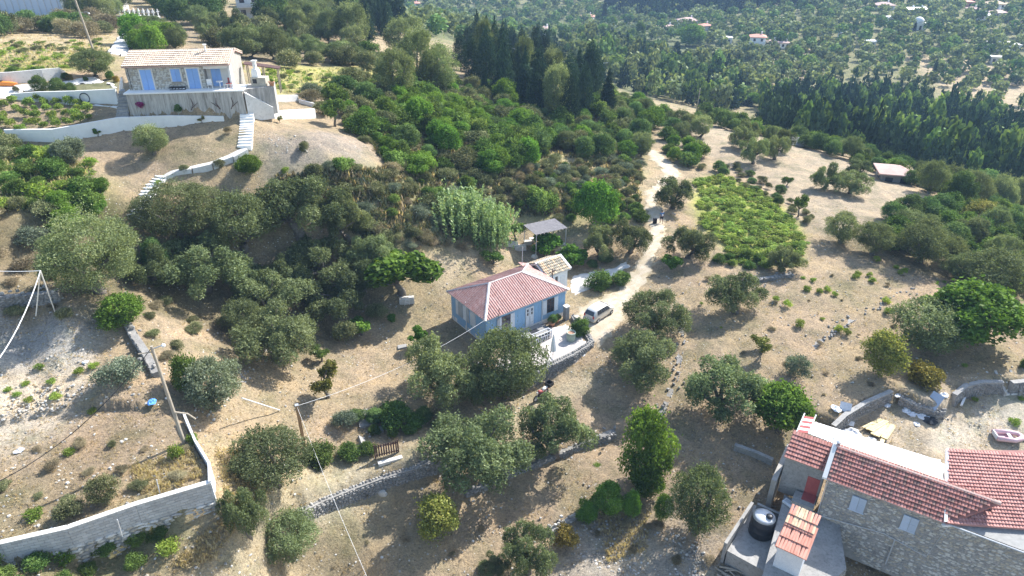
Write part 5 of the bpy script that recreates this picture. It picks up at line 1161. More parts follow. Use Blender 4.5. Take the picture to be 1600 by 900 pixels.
# ------------------------------------------------------------------ walls laid along lines of the ground
def wall_run(name, label, cat, pts, th, core, cap=None, stones=None, size=(.2, .42), rowh=(.12, .2), limit=0, face=-1, capw=.06, sink=.7, both=False):
    """pts: (x, y, ztop, zbottom) world points; th thickness to the left of the line; visible face on the right hand side"""
    t = thing(name, label, cat, (pts[0][0], pts[0][1], pts[0][3])); o = Vector((pts[0][0], pts[0][1], pts[0][3]))
    m = MB(); Lf = []
    n = len(pts); nor = []
    for i in range(n):
        a = Vector(pts[max(i-1, 0)][:2]); b = Vector(pts[min(i+1, n-1)][:2]); d = (b-a).normalized(); nor.append(Vector((-d.y, d.x)))
    for i in range(n-1):
        p, q = pts[i], pts[i+1]; np_, nq = nor[i]*th, nor[i+1]*th
        poly = [(p[0]-o.x, p[1]-o.y), (q[0]-o.x, q[1]-o.y), (q[0]+nq.x-o.x, q[1]+nq.y-o.y), (p[0]+np_.x-o.x, p[1]+np_.y-o.y)]
        zb = [p[3]-sink-o.z, q[3]-sink-o.z, q[3]-sink-o.z, p[3]-sink-o.z]; zt = [p[2]-o.z, q[2]-o.z, q[2]-o.z, p[2]-o.z]
        m.prism(core, poly, zb, [v-(.12 if name in ('low_stone_row', 'field_wall') else 0) for v in zt])
    m.build('core', t)
    if cap:
        m = MB()
        for i in range(n-1):
            p, q = pts[i], pts[i+1]; a0, a1 = -nor[i]*capw, nor[i]*(th+capw); b0, b1 = -nor[i+1]*capw, nor[i+1]*(th+capw)
            poly = [(p[0]+a0.x-o.x, p[1]+a0.y-o.y), (q[0]+b0.x-o.x, q[1]+b0.y-o.y), (q[0]+b1.x-o.x, q[1]+b1.y-o.y), (p[0]+a1.x-o.x, p[1]+a1.y-o.y)]
            m.prism(cap, poly, [p[2]-o.z+.003, q[2]-o.z+.003, q[2]-o.z+.003, p[2]-o.z+.003], [p[2]-o.z+.1, q[2]-o.z+.1, q[2]-o.z+.1, p[2]-o.z+.1])
        m.build('coping', t)
    if stones:
        mats = stones; meshes = RUB.setdefault(tuple(mats), stone_variants(list(mats), 3, 1.0)); items = []
        runs = [(i, 1) for i in range(n-1)]+([(i, -1) for i in range(n-1)] if both else [])
        for i, sd_ in runs:
            p, q = Vector(pts[i][:2]), Vector(pts[i+1][:2])
            if sd_ < 0: p, q = p+nor[i]*th, q+nor[i+1]*th
            L_ = (q-p).length; d = (q-p)/L_; ang = math.atan2(d.y, d.x)
            z = min(pts[i][3], pts[i+1][3])-sink
            zt = max(pts[i][2], pts[i+1][2])
            while z < zt:
                h = random.uniform(*rowh); x = 0
                while x < L_:
                    w = random.uniform(*size); f = (x+w/2)/L_
                    if f > 1: break
                    ht = pts[i][2]*(1-f)+pts[i+1][2]*f; hb_ = pts[i][3]*(1-f)+pts[i+1][3]*f
                    if hb_-.3 < z+h/2 < ht-h*.35:
                        c = p+d*(x+w/2)
                        T = Matrix.Translation((c.x-o.x, c.y-o.y, z+h/2-o.z))@Matrix.Rotation(ang, 4, 'Z')@Matrix.Rotation(R(90)*sd_, 4, 'X')@Matrix.Rotation(random.uniform(-.15, .15), 4, 'Z')@Matrix.Diagonal((w*.98, h*1.04, .09*random.uniform(.6, 1.4), 1))
                        items.append((random.randrange(len(meshes)), T))
                    x += w
                z += h*.95
            # top stones
            if not cap:
                x = 0; low_ = name == 'low_stone_row' or name == 'field_wall'
                while x < L_:
                    for r_ in range(max(1, int(th/.28))):
                        if low_ and random.random() < .5: continue
                        w = random.uniform(*size); f = min(1, (x+w/2)/L_); c = p+d*(x+w/2)+nor[i]*(th*(r_+.5)/max(1, int(th/.28))+(random.gauss(0, .35) if low_ else 0))
                        T = Matrix.Translation((c.x-o.x, c.y-o.y, pts[i][2]*(1-f)+pts[i+1][2]*f-.04-o.z))@Matrix.Rotation(random.uniform(0, 6.28), 4, 'Z')@Matrix.Rotation(random.uniform(-.2, .2), 4, 'X')@Matrix.Diagonal((w*.95, .28, .16*random.uniform(.6, 1.4), 1))
                        items.append((random.randrange(len(meshes)), T))
                    x += .26
        pieces(t, 'stone', meshes, items, Matrix.Translation(o), limit)
    return t
def dense(pts, step_=1.5):
    out = []
    for a, b in zip(pts, pts[1:]):
        k = max(1, int(math.hypot(b[0]-a[0], b[1]-a[1])/step_))
        out += [tuple(a[j]+(b[j]-a[j])*i/k for j in range(4)) for i in range(k)]
    return out+[tuple(pts[-1])]
ST = ('stone', 'stone_dark', 'stone_dark')
def from_px(rows):                 # (px, py of the foot, z foot, height)
    return [(p[0], p[1], p[2]+r[3], p[2]) for r, p in zip(rows, GG([r[:2] for r in rows]))]
def on_ground(line, h):
    lo = offset_line(line, -.25); out = []
    for (x, y), (a, b) in zip(line, lo): z = gz(a, b); out.append((x, y, z+h, z))
    return out
# curved wall carrying the patio
w = PATIO_W
wall_run('patio_wall', 'curved dry stone wall carrying the patio above the motorcycle', 'wall', dense(w), .5, 'stone_dark', None, ST, (.16, .34), (.10, .17), 300)
# path wall
w = on_ground(PATH_W, 1.32)
wall_run('path_wall', 'long grey stone wall holding up the dry path at bottom centre', 'wall', dense(w), .55, 'stone_dark', None, ST, (.18, .4), (.11, .19), 300)
w = on_ground(ROW_W[1:], .75)
wall_run('low_stone_row', 'collapsed low stone row running below the motorcycle path', 'wall', dense(w), .5, 'stone_dark', None, ST, (.2, .5), (.12, .22), 60)
w = from_px([(848, 838, -4.4, .3), (872, 828, -4.3, .35), (904, 808, -4.1, .3)])
wall_run('low_stone_row', 'short row of pale stones by the golden shrub', 'wall', dense(w), .4, 'mortar', None, ('stone_pale', 'stone'), (.2, .45), (.12, .2), 60)
w = from_px([(1012, 690, -2.6, .08), (1040, 640, -2.0, .14), (1060, 590, -1.4, .14), (1068, 540, -.8, .1), (1065, 480, -.3, .1)])
wall_run('field_wall', 'overgrown stone edge between the two olive terraces', 'wall', dense(w), .4, 'stone_dark', None, ST, (.2, .45), (.12, .2), 60)
w = from_px([(1146, 703, -1.9, .5), (1180, 716, -2.1, .55), (1205, 728, -2.2, .6)])
wall_run('low_concrete_wall', 'short low wall in the shade left of the lean-to', 'wall', dense(w), .35, 'concrete')
for rows, lb in (([(190, 500, 8.2, .5), (205, 530, 8, .6), (225, 560, 7.6, .6), (240, 590, 7.3, .5)], 'tumbled stone row at the corner of the pale plot'),
                 ([(-10, 478, 10.4, .8), (40, 476, 10.6, .9), (95, 470, 10.6, .9)], 'tumbled stone row behind the leaning white posts'),
                 ([(1150, 447, .2, .4), (1190, 440, .4, .4), (1240, 432, .6, .35)], 'stone row along the foot of the vineyard'),
                 ([(1262, 555, .1, .02), (1300, 520, .2, .04), (1370, 480, .3, .03), (1430, 450, .2, .06)], 'faint stone row crossing the bare right field')):
    wall_run('low_stone_row', lb, 'wall', dense(from_px(rows)), .5, 'stone_dark', None, ST, (.2, .45), (.12, .2), 40)
# block wall of the walled plot: real blocks over real stones
c0, c1, c2, c3 = (-34.5, 24.2), (-28.19, 26.81), (-22.03, 29.63), (-18.27, 31.42)
bw = thing('block_wall', 'long grey block wall on a rubble stone base at bottom left', 'wall', (c0[0], c0[1], 4))
line = [c0, c1, (-25.08, 27.88), c2, c3]; blk = [MB().box('block', -.5, .5, -.5, .5, -.5, .5).mesh('block')]; itb = []; its = []; st_m = stone_variants(['stone_warm', 'stone_pale', 'stone'], 3, 1.0)
core = MB(); BH = .21
for a, b in zip(line, line[1:]):
    a, b = Vector(a), Vector(b); L_ = (b-a).length; d = (b-a)/L_; nn = Vector((-d.y, d.x)); ang = math.atan2(d.y, d.x)
    q = [a+nn*.02, b+nn*.02, b+nn*.24, a+nn*.24]; core.prism('mortar_grey', [(v.x-c0[0], v.y-c0[1]) for v in q], -1.5, 2.56)
    for r_ in range(7):
        x = -.25 if r_ % 2 else 0
        while x < L_-.02:
            e0, e1 = max(x, 0), min(x+.5, L_)
            if e1-e0 > .06:
                c = a+d*((e0+e1)/2)+nn*.13; z = 2.6-BH*(r_+.5)
                itb.append((0, Matrix.Translation((c.x-c0[0], c.y-c0[1], z-.0))@Matrix.Rotation(ang+random.uniform(-.006, .006), 4, 'Z')@Matrix.Diagonal((e1-e0-.02, .26+random.uniform(0, .012), BH-.02, 1))))
            x += .5
    z = -1.3
    while z < 1.05:
        h = random.uniform(.16, .3); x = 0
        while x < L_:
            w_ = random.uniform(.28, .7); c = a+d*min(x+w_/2, L_-.1)+nn*.02
            its.append((random.randrange(9), Matrix.Translation((c.x-c0[0], c.y-c0[1], z+h/2))@Matrix.Rotation(ang, 4, 'Z')@Matrix.Rotation(R(90), 4, 'X')@Matrix.Rotation(random.uniform(-.15, .15), 4, 'Z')@Matrix.Diagonal((w_*.96, h, .12*random.uniform(.6, 1.4), 1)))); x += w_
        z += h*.95
core.build('mortar', bw); pieces(bw, 'block', blk, itb, Matrix.Translation(bw.location)); pieces(bw, 'stone', st_m, its, Matrix.Translation(bw.location))
m = MB()
for a, b in zip(line, line[1:]):
    a, b = Vector(a), Vector(b); d = (b-a).normalized(); nn = Vector((-d.y, d.x)); q = [a-nn*.03, b-nn*.03, b+nn*.3, a+nn*.3]; m.prism('concrete_pale', [(v.x-c0[0], v.y-c0[1]) for v in q], 2.603, 2.66)
m.build('coping', bw)
w = [(-18.27, 31.42, 6.7, 2.6), (-18.9, 33.0, 6.7, 3.2), (-20.61, 35.12, 6.7, 4), (-22.3, 37.6, 6.8, 5)]
wall_run('rendered_wall', 'thin white rendered wall running up from the block wall corner', 'wall', w, .13, 'white_old', 'white_old', capw=.01)
for px, py in ((190, 835), (250, 772), (1, 1)):
    if px < 5: continue
    g = P(px, py, 6.3); m = MB(); m.tube('metal_grey', [(0, 0, -.2), (0, .0, 1.25)], .03); o = m.build('fence_post'); o.location = g; o.rotation_euler = (.05, .1, 0)
    tag(o, 'rusty fence post on the block wall '+('left of the tall weeds' if px < 200 else 'right of the tall weeds'), 'post')
# ------------------------------------------------------------------ poles and lines
def put_at(px, py): return G(px, py)
g = put_at(288, 692); up = thing('utility_pole', 'weathered wooden utility pole beside the walled plot', 'pole', g)
m = MB(); m.tube('wood', [(0, 0, -.5), (-.3, .1, 7.6)], [.13, .09], 8); m.build('post', up)
m = MB(); m.tube('wood', [(-.25, .1, 7.2), (-1.0, -.3, 7.3)], .04); m.tube('metal_grey', [(-.28, .1, 7.4), (.35, .2, 7.6)], .035); m.build('bracket', up)
m = MB(); m.tube('wood', [(-.1, 0, 2.6), (.6, .3, 2.2), (.9, .5, 1.6)], .05); m.build('stay', up)
m = MB(); m.lathe('white', [(0, 0), (.12, .02), (.14, .12), (.05, .2)], 10, (.38, .2, 7.5)); m.build('lamp', up)
top = Vector(g)+Vector((-.3, .1, 7.5)); low = G(10, 745)
def cable(name, label, a, b, sag, r, mat='cable', seg=24):
    a, b = Vector(a), Vector(b); m = MB(); m.tube(mat, [a.lerp(b, i/seg)-Vector((0, 0, sag*4*(i/seg)*(1-i/seg)))-a for i in range(seg+1)], r, 5); o = m.build(name); o.location = a; return tag(o, label, 'cable')
cable('black_cable', 'black cable dropping from the utility pole over the walled plot', top, P(-40, 770, 7.5), 1.2, .025, 'black')
g = put_at(477, 704); wp = thing('timber_post', 'brown square timber post by the field path', 'post', g)
m = MB(); m.box('wood_pole', -.12, .12, -.12, .12, -.5, 4.4, Matrix.Rotation(.35, 4, 'Z')); m.build('post', wp)
m = MB(); m.box('metal_grey', -.13, .13, -.13, .13, 4.4, 4.46, Matrix.Rotation(.35, 4, 'Z')); m.build('cap', wp)
wt = Vector(g)+Vector((0, 0, 4.35))
cable('white_cable', 'thin white cable from the timber post to the blue house eave', wt, Wd@Vector((.1, .1, 3.2)), .8, .012)
cable('white_cable', 'thin white cable from the timber post down across the lower field', wt, P(600, 960, 1.5), .8, .010)
g1, g2 = P(54, 488, 10.5), P(84, 482, 10.4)
mm = thing('leaning_posts', 'pair of white steel posts leaning together at the left', 'post', g1)
apex = P(63, 423, 15.2)-g1
for e in (Vector((0, 0, -.3)), g2-g1+Vector((0, 0, -.3))): m = MB(); m.tube('white', [e, apex], .04, 6); m.build('post', mm)
cable('white_cable', 'thick white cable sagging from the leaning posts toward the left edge', g1+apex, P(-25, 590, 12), .6, .035)
cable('white_cable', 'thin horizontal wire from the leaning posts to the left edge', g1+apex, P(-40, 421, 15.2), .1, .02)
g = put_at(437, 641); m = MB(); a = P(378, 622, gz(*P(378, 622, 3)[:2])+2.3)-g; m.tube('white', [Vector((0, 0, 0)), a], .05, 6); o = m.build('leaning_pole'); o.location = g; tag(o, 'slanting white metal pole left of the thin yellowing tree', 'pole')
g = put_at(146, 78); up = thing('street_lamp_pole', 'tall wooden pole with a small lamp above the villa drive', 'pole', g)
hh = 10.5; m = MB(); m.tube('wood', [(0, 0, -.5), (-.9, 0, hh)], [.17, .12], 8); m.build('post', up)
m = MB(); m.tube('metal_grey', [(-.45, 0, 5.2), (.5, 0, 5.35), (.8, 0, 5.2)], .03); m.lathe('white', [(0, 0), (.14, .03), (.14, .12), (.03, .2)], 8, (.85, 0, 5.05)); m.build('lamp_arm', up)
for x, y, h in ((1189, 330/2, 3),):
    pass
g = P(789, 92, 4); m = MB(); m.tube('metal_grey', [(0, 0, -2), (0, 0, 4)], .1); o = m.build('utility_pole'); o.location = g; tag(o, 'pale utility pole among the dark conifers', 'pole')
cable('white_cable', 'power line strung over the dark conifers', P(789, 70, 7), P(950, 98, 4), 1.5, .05)
g = G(1087, 182); m = MB(); m.tube('wood', [(0, 0, -.3), (.2, 0, 6)], .1); o = m.build('utility_pole'); o.location = g; tag(o, 'dark thin pole beside the far track', 'pole')

# brown gate, step and stepping slabs
g = put_at(605, 712); gt = thing('garden_gate', 'dark brown slatted gate in the field path hedge', 'gate', g, R(20))
for x in (-.95, .85): m = MB(); m.box('wood_dark', x, x+.1, -.05, .05, -.2, 1.35); m.build('gate_post', gt)
for z in (.25, 1.05): m = MB(); m.box('wood_dark', -.85, .85, -.03, .0, z, z+.08); m.build('rail', gt)
for i in range(9): m = MB(); x = -.82+i*.19; m.box('wood_dark', x, x+.11, .003, .03, .1, 1.25); m.build('slat', gt)
m = MB(); m.box('concrete_pale', -1.0, .9, -.6, -.25, -.3, .08); o = m.build('gate_step'); o.location = g+Vector((.2, -.1, 0)); o.rotation_euler.z = R(22); tag(o, 'pale concrete step in front of the brown gate', 'step')
for px, py, sx, sy, lb in ((566, 646, 1.0, .9, 'flat pale stepping slab nearest the lavender like shrub'), (572, 660, 1.3, 1.0, 'larger stepping slab behind the brown gate'), (566, 690, .5, 1.3, 'upright leaning slab at the hedge left of the gate'), (590, 672, .9, .8, 'small stepping slab just behind the brown gate'), (628, 542, .9, .6, 'flat dark stone slab in the orchard ground')):
    g = put_at(px, py); m = MB(); m.prism('concrete', [(-.5*sx, -.45*sy), (.45*sx, -.5*sy), (.55*sx, .35*sy), (-.4*sx, .5*sy)], -.1, .1); o = m.build('stone_slab'); o.location = g; o.rotation_euler = (0, .6 if 'leaning' in lb else 0, R(25)); tag(o, lb, 'slab')
# boulders
for px, py, s, lb in ((598, 772, .75, 'round pale boulder leaning on the long path wall'), (838, 845, .3, 'x'), (1145, 478, .4, 'dark stone block beside the olive on the bare ground right'), (880, 385, .9, 'big white boulder right of the pergola'), (835, 402, .8, 'white boulder in front of the pergola garden'), (912, 870, .4, 'charred lump in the ash coloured patch')):
    if lb == 'x': continue
    g = put_at(px, py); o = inst('boulder', ROCKS[2 if 'pale' in lb or 'white' in lb else 0]); o.location = g-Vector((0, 0, .1)); o.scale = (s, s*.8, s); tag(o, lb, 'boulder')
# ------------------------------------------------------------------ stone house group at the bottom right
sh = thing('stone_house', 'shaded rubble stone house with stepped red tile roof and two grey blue shutters', 'house', (21.92, 35.94, 0), R(-32.53))
Ws = T_of(sh); ZE = 2.5; RID = 3.85; RY = 1.95
m = MB(); m.box('mortar_grey', 0, 13.5, .12, 4.2, -3.9, ZE-.05); m.build('wall', sh)
F0 = Matrix.Translation((0, .12, 0))
holes = [(1.65, 2.66, .48, 1.9), (4.84, 5.86, .48, 1.9)]
base_low = lambda x: -1.25 if x < 1.5 else -1.25-(x-1.5)*.62
rubble(sh, F0, Ws, 0, 12.6, -3.8, ZE-.1, holes, (.18, .38), (.11, .17), ('stone', 'stone_pale', 'stone', 'stone_warm'), 300, .045, lower=lambda x: max(-3.8, base_low(x)-1.2))
for a, b in ((1.7, 2.61), (4.89, 5.81)):
    m = MB(); m.box('glass', a, b, .14, .2, .55, 1.84); w = m.build('window', sh)
    m = MB(); m.box('grey_paint', a-.06, b+.06, .06, .16, .47, .54); m.build('sill', w)
    shutter_pair(sh, Matrix.Translation((0, .08, 0)), a, b, .56, 1.84, 'grey_paint')
m = MB(); m.tube('metal_grey', [(-.25, -.12, ZE+.02), (12.5, -.12, ZE-.0)], .055, 8); m.tube('metal_grey', [(-.05, -.05, ZE), (-.05, 0, -1.1)], .035); m.tube('metal_grey', [(7.4, -.02, ZE-.1), (6.9, -.02, -.9), (4.2, -.02, -.35), (0, -.02, -1.0)], .03); m.tube('metal_grey', [(4.9, -.03, -.5), (4.9, -.06, -2.9)], .045); m.build('gutter', sh)
# roof: camera side slope with stepped tiles, ridge, far slope
SV = Vector((0, RY+.15, RID-ZE)); SL = SV.length
sh_clip = lambda a, b: not (a > 7.45 and b/SL < (a-7.2)/2.45)
m = MB(); m.slab('tile_red', [(-.2, -.12, ZE+.02), (7.25, -.12, ZE+.02), (9.7, RY, RID), (-.2, RY, RID)], .1); m.slab('tile_pink', [(-.2, RY, RID), (9.7, RY, RID), (7.2, RY+2.2, RID-1.3), (-.2, RY+2.2, RID-1.3)], .1); m.build('roof_deck', sh)
tiled(sh, Ws, (-.1, -.15, ZE+.05), (1, 0, 0), SV, 9.8, SL, .19, .30, ('tile_red', 'tile_dusty', 'tile_red', 'tile_red', 'tile_dusty', 'tile_dark'), 300, clip=sh_clip)
tiled(sh, Ws, (-.1, RY+2.2, RID-1.27), (1, 0, 0), (0, -2.2, 1.3), 6.6, 2.4, .22, .36, ('tile_pink', 'tile_pink', 'tile_orange'), 0)
m = MB(); m.tube('tile_pink', [(-.2, RY, RID+.04), (9.75, RY, RID+.04)], .13, 8); m.build('ridge_cap', sh)
m = MB(); m.slab('white', [(-.42, -.2, ZE+.14), (-.12, -.2, ZE+.14), (-.12, RY, RID+.16), (-.42, RY, RID+.16)], .16); m.slab('white', [(-.42, RY+.02, RID+.16), (-.12, RY+.02, RID+.16), (-.12, RY+2.2, RID-1.1), (-.42, RY+2.2, RID-1.1)], .16); m.build('verge', sh)
m = MB(); m.lathe('metal_grey', [(.12, 0), (.12, .35), (.2, .38), (.2, .44), (.05, .52)], 10, (-.1, RY+.25, RID-.1)); m.tube('white', [(-.45, RY+.1, RID+.1), (-.5, RY+.1, RID+.85)], .04); m.build('chimney', sh)
# red shingled wing
wg = thing('red_roofed_wing', 'stone wing with broad dusty red tiled roof at the right edge', 'house', (28.0, 32.1, 0), 0)
e0, e1, t0, t1 = Vector((-.15, -.2, 2.62)), Vector((7.2, -.9, 2.6)), P(1481, 703, 4.6)-Vector((28.0, 32.1, 0)), P(1650, 704, 4.6)-Vector((28.0, 32.1, 0))
m = MB(); m.prism('mortar', [(.3, .05), (7.2, -.5), (9, 4.6), (2.3, 4.6)], -4, 2.4); m.build('wall', wg)
Fw = Matrix.Translation((.2, .05, 0))@Matrix.Rotation(math.atan2(-.55, 7.0), 4, 'Z')
rubble(wg, Fw, T_of(wg), 0, 6.8, .6, 2.35, [(4.3, 5.3, .9, 2.1)], (.2, .44), (.12, .21), ('stone_warm', 'stone_pale', 'stone'), 80, .035)
shutter_pair(wg, Fw@Matrix.Translation((0, -.05, 0)), 4.35, 5.25, .95, 2.05, 'grey_paint')
def wing_ok(p):                    # keep the wing's tiles clear of the stone house slope (valley line)
    q = Ws.inverted()@(Vector((28.0, 32.1, 0))+p)
    return not (q.y < RY and q.x < 7.2+2.45*max(0, min(1, (q.y+.12)/(RY+.12))))
ud = (e1-e0).normalized(); vd = (t0-e0); vd = (vd-ud*vd.dot(ud)); VV = vd.length
m = MB(); m.slab('tile_wing', [e0, e1, t1, t0], .12); m.build('roof_deck', wg)
tl = lambda a, b: True
a0 = (t0-e0).dot(ud)
tiled(wg, T_of(wg), e0+Vector((0, 0, .03))-ud*2.2, ud, vd, 11.8, VV, .2, .24, ('tile_wing', 'tile_wing', 'tile_wing', 'tile_wing', 'tile_dusty'), 300, clip=lambda a, b: a-2.2 > a0*b/VV-.02 and not (e0+ud*(a-2.2)+vd*(b/VV)).x > 8.9 and wing_ok(e0+ud*(a-2.2)+vd*(b/VV)))
m = MB(); d = (t0-e0).normalized(); m.add([e0+Vector((-.16, 0, .12)), e0+Vector((.04, 0, .14)), t0+Vector((.04, 0, .14)), t0+Vector((-.16, 0, .12)), e0+Vector((-.16, 0, -.1)), t0+Vector((-.16, 0, -.1))], [(0, 1, 2, 3), (4, 0, 3, 5)], 'white'); m.build('verge', wg)
m = MB(); m.box('white', -.35, .25, -.28, -.1, 2.35, 2.5); m.build('valley_flashing', wg)
# white metal terrace roof behind the ridge
wr = thing('white_terrace_roof', 'overexposed white metal terrace roof behind the red ridge', 'roof', Ws@Vector((-2.2, 4.3, 0)), R(-32.53))
m = MB(); m.slab('white', [(0, -.0, 2.35), (9.0, -.4, 2.35), (8.9, 2.1, 2.15), (7.8, 2.3, 2.15), (0, 1.9, 2.15)], .08); m.build('roof_panel', wr)
for i in range(30):
    x = .1+i*.3; m = MB(); m.slab('white', [(x, -.3 if x > 1 else 0, 2.395), (x+.05, -.3 if x > 1 else 0, 2.395), (x+.05, 1.9, 2.205), (x, 1.9, 2.205)], .05); m.build('rib', wr)
for x in (.2, 4, 7.6): m = MB(); m.tube('white', [(x, 1.8, -2.3), (x, 1.8, 2.15)], .05); m.build('post', wr)
m = MB(); m.tube('white', [(1.8, .1, 2.5), (8.6, 1.9, 2.4)], .035); m.tube('white', [(1.8, .3, 2.5), (8.6, 2.05, 2.4)], .035); m.build('pipe', wr)
# striped pergola end
pg = thing('striped_awning', 'small red and white striped awning by the leafy tree', 'awning', Ws@Vector((-3.1, 4.6, 0)), R(-32.53))
for i in range(7):
    m = MB(); y = i*.32; m.slab('red_dark' if i % 2 == 0 else 'white', [(0, y, 1.9), (.8, y, 2.1), (.8, y+.3, 2.1), (0, y+.3, 1.9)], .04); m.build('slat', pg)
for y in (0, 2.2):
    m = MB(); m.tube('white', [(0, y, -2.2), (0, y, 1.9)], .04); m.build('post', pg)
m = MB(); m.tube('white', [(0, -.1, 1.95), (0, 2.5, 1.95)], .05); m.tube('white', [(.82, -.1, 2.15), (.82, 2.5, 2.15)], .05); m.build('rail', pg)
# lean-to with tiles, red door
le = thing('lean_to', 'grey rendered lean-to with red tiles at the left end of the stone house', 'shed', Ws@Vector((-3.1, .9, 0)), R(-32.53)); Wl = T_of(le)
m = MB(); m.box('concrete', 0, 2.75, .45, 2.2, -1.5, 1.95); m.build('wall', le)
m = MB(); m.box('mortar', -.12, 2.72, .3, 2.25, 1.93, 1.97); m.slab('mortar', [(-.1, .25, 2.02), (2.75, .25, 2.02), (2.75, 2.2, 2.95), (-.1, 2.2, 2.95)], .1); m.build('roof_deck', le)
tiled(le, Wl, (-.1, .22, 2.05), (1, 0, 0), (0, 1.95, .93), 2.85, 2.1, .2, .33, ('tile_red', 'tile_dusty'), 200)
m = MB(); m.box('red_dark', 1.75, 2.6, .40, .45, -1.2, .95); m.build('door', le)
m = MB(); m.box('concrete', 1.2, 2.7, -1.0, .2, -1.6, -.55); m.box('red_dark', 1.75, 2.65, -.5, .39, -.549, -.53); m.build('landing', le)
m = MB(); m.box('mortar', -.5, -.14, -.4, 4.2, -3, .1); m.build('yard_parapet', le)
o = thing('marble_sink', 'pale marble sink slab on the ground below the lean-to', 'sink', Wl@Vector((.6, -.9, -1.15)), R(-55)); m = MB(); m.box('white_old', 0, 1.2, 0, .5, 0, .16); m.build('slab', o); m = MB(); m.box('metal_grey', .1, .5, .1, .4, .16, .19); m.build('basin', o)
# raised concrete yard with little shed
yd = thing('raised_yard', 'grey concrete yard terrace in front of the lean-to', 'terrace', Ws.translation, R(-32.53)); 
m = MB(); m.prism('concrete', [(-2.55, .95), (-2.3, -2.2), (-1.9, -7.8), (1.0, -7.6), (2.6, -3.6), (1.5, .08)], -5, [-1.22]*6); m.build('slab', yd)
Fy = Matrix.Translation((1.02, -7.6, 0))@Matrix.Rotation(math.atan2(4.0, 1.6), 4, 'Z')
rubble(yd, Fy, T_of(yd), 0, 4.3, -4.3, -1.3, (), (.2, .45), (.13, .22), ('stone', 'stone_warm'), 60, .04)
Fy = Matrix.Translation((2.6, -3.6, 0))@Matrix.Rotation(math.atan2(3.6, -1.1), 4, 'Z')
rubble(yd, Fy, T_of(yd), 0, 3.7, -4.3, -1.3, (), (.2, .45), (.13, .22), ('stone', 'stone_warm'), 60, .04)
sd_ = thing('garden_shed', 'small white shed with new orange roll tile roof', 'shed', (17.2, 31.7, -1.2), R(-35)); Wsd = T_of(sd_)
m = MB(); m.prism('white_old', [(.1, .15), (1.75, .15), (1.75, 2.0), (.1, 2.0)], -.6, [1.95, 1.95, 2.55, 2.55]); m.build('wall', sd_)
m = MB(); m.slab('tile_orange', [(-.05, -.1, 2.06), (1.95, -.1, 2.06), (1.95, 2.2, 2.8), (-.05, 2.2, 2.8)], .07); m.build('roof_deck', sd_)
tiled(sd_, Wsd, (-.02, -.15, 2.1), (1, 0, 0), (0, 2.3, .74), 2.0, 1.8, .185, .85, ('tile_orange',), 100)
tiled(sd_, Wsd, (-.02, 1.6, 2.72), (1, 0, 0), (0, 2.3, .74), 2.0, .75, .185, .7, ('tile_straw', 'tile_orange'), 100)
# water tank in its enclosure
gt_ = P(1188, 832, -2.6); tk = thing('water_tank', 'black cylindrical water tank with top coloured pale as if sunlit', 'tank', gt_)
m = MB(); m.lathe('black', [(.84, 0), (.86, .1), (.84, .5), (.87, .55), (.84, .6), (.84, 1.1), (.87, 1.15), (.84, 1.2), (.84, 1.5), (.78, 1.62)], 32); m.build('body', tk, True)
m = MB(); m.lathe('metal_grey', [(.80, 1.62), (.6, 1.75), (.25, 1.82), (.0, 1.83)], 32); m.build('top', tk, True)  # sunlight on the black tank's top is put into the colour as pale grey
m = MB(); m.lathe('black', [(.22, 1.80), (.24, 1.92), (.1, 1.97), (0, 1.97)], 14, (.28, -.22, 0)); m.build('lid', tk, True)
ew = thing('tank_enclosure', 'roofless concrete enclosure around the black water tank', 'wall', gt_)
def lw(px, py, z): q = P(px, py, z)-gt_; return (q.x, q.y)
a, b, c = lw(1136, 850, -1.9), lw(1178, 786, -1.9), lw(1222, 806, -1.9)
for p, q in ((a, b), (b, c)):
    p, q = Vector(p), Vector(q); d = (q-p).normalized(); n_ = Vector((-d.y, d.x))*.22; p = p-d*(.0 if p == Vector(a) else -.22); m = MB(); m.prism('concrete', [p, q, q+n_, p+n_], -1.4, .72); m.build('wall', ew)
m = MB(); m.prism('concrete', [lw(1136, 862, -2.7), lw(1205, 900, -2.7), lw(1225, 815, -2.7), lw(1178, 790, -2.7)], -1.5, .0); m.build('floor', ew)
# firewood
fw = P(1158, 884, -3.0)
for i in range(22):
    m = MB(); L_ = random.uniform(.7, 1.9); m.tube('wood', [(-L_/2, 0, 0), (0, random.uniform(-.08, .08), .03), (L_/2, 0, random.uniform(-.1, .1))], [.07, .06, .04], 6); o = m.build('firewood_branch')
    g = P(1150+random.uniform(-10, 34), 884+random.uniform(-10, 14), -2.8); g.z = gz(g.x, g.y)+.05+.14*random.random(); o.location = g; o.rotation_euler = (0, random.uniform(-.15, .15), R(-35)+random.uniform(-.5, .5)); tag(o, 'bleached branch on the firewood heap left of the little shed', 'branch', 'branches of the firewood heap')
# yard walls, steps and clutter
yw = on_ground(YARD_W, 1.25)
wall_run('yard_wall', 'stone wall of the yard corner holding back the dry slope', 'wall', dense(yw[:4]), .35, 'mortar', 'concrete', ST, (.18, .36), (.12, .18), 200, capw=.03)
wall_run('yard_wall', 'tumbledown back part of the yard wall behind the rubbish', 'wall', dense([tuple(p[:2])+(p[2]-.35, p[3]) for p in yw[4:8]]), .4, 'mortar', None, ST, (.2, .42), (.12, .2), 100)
wall_run('yard_wall', 'curved coped stone wall leading to the yard steps', 'wall', dense(yw[8:12]), .4, 'mortar', 'concrete', ST, (.18, .36), (.12, .18), 200, capw=.03)
wall_run('yard_wall', 'stone wall right of the yard steps', 'wall', dense(yw[12:]), .4, 'mortar', 'concrete', ST, (.18, .36), (.12, .18), 60, capw=.03)
s0 = Vector((yw[11][0]+.35, yw[11][1], yw[11][3])); stt = thing('yard_steps', 'short flight of concrete steps through the yard wall', 'steps', s0, R(5))
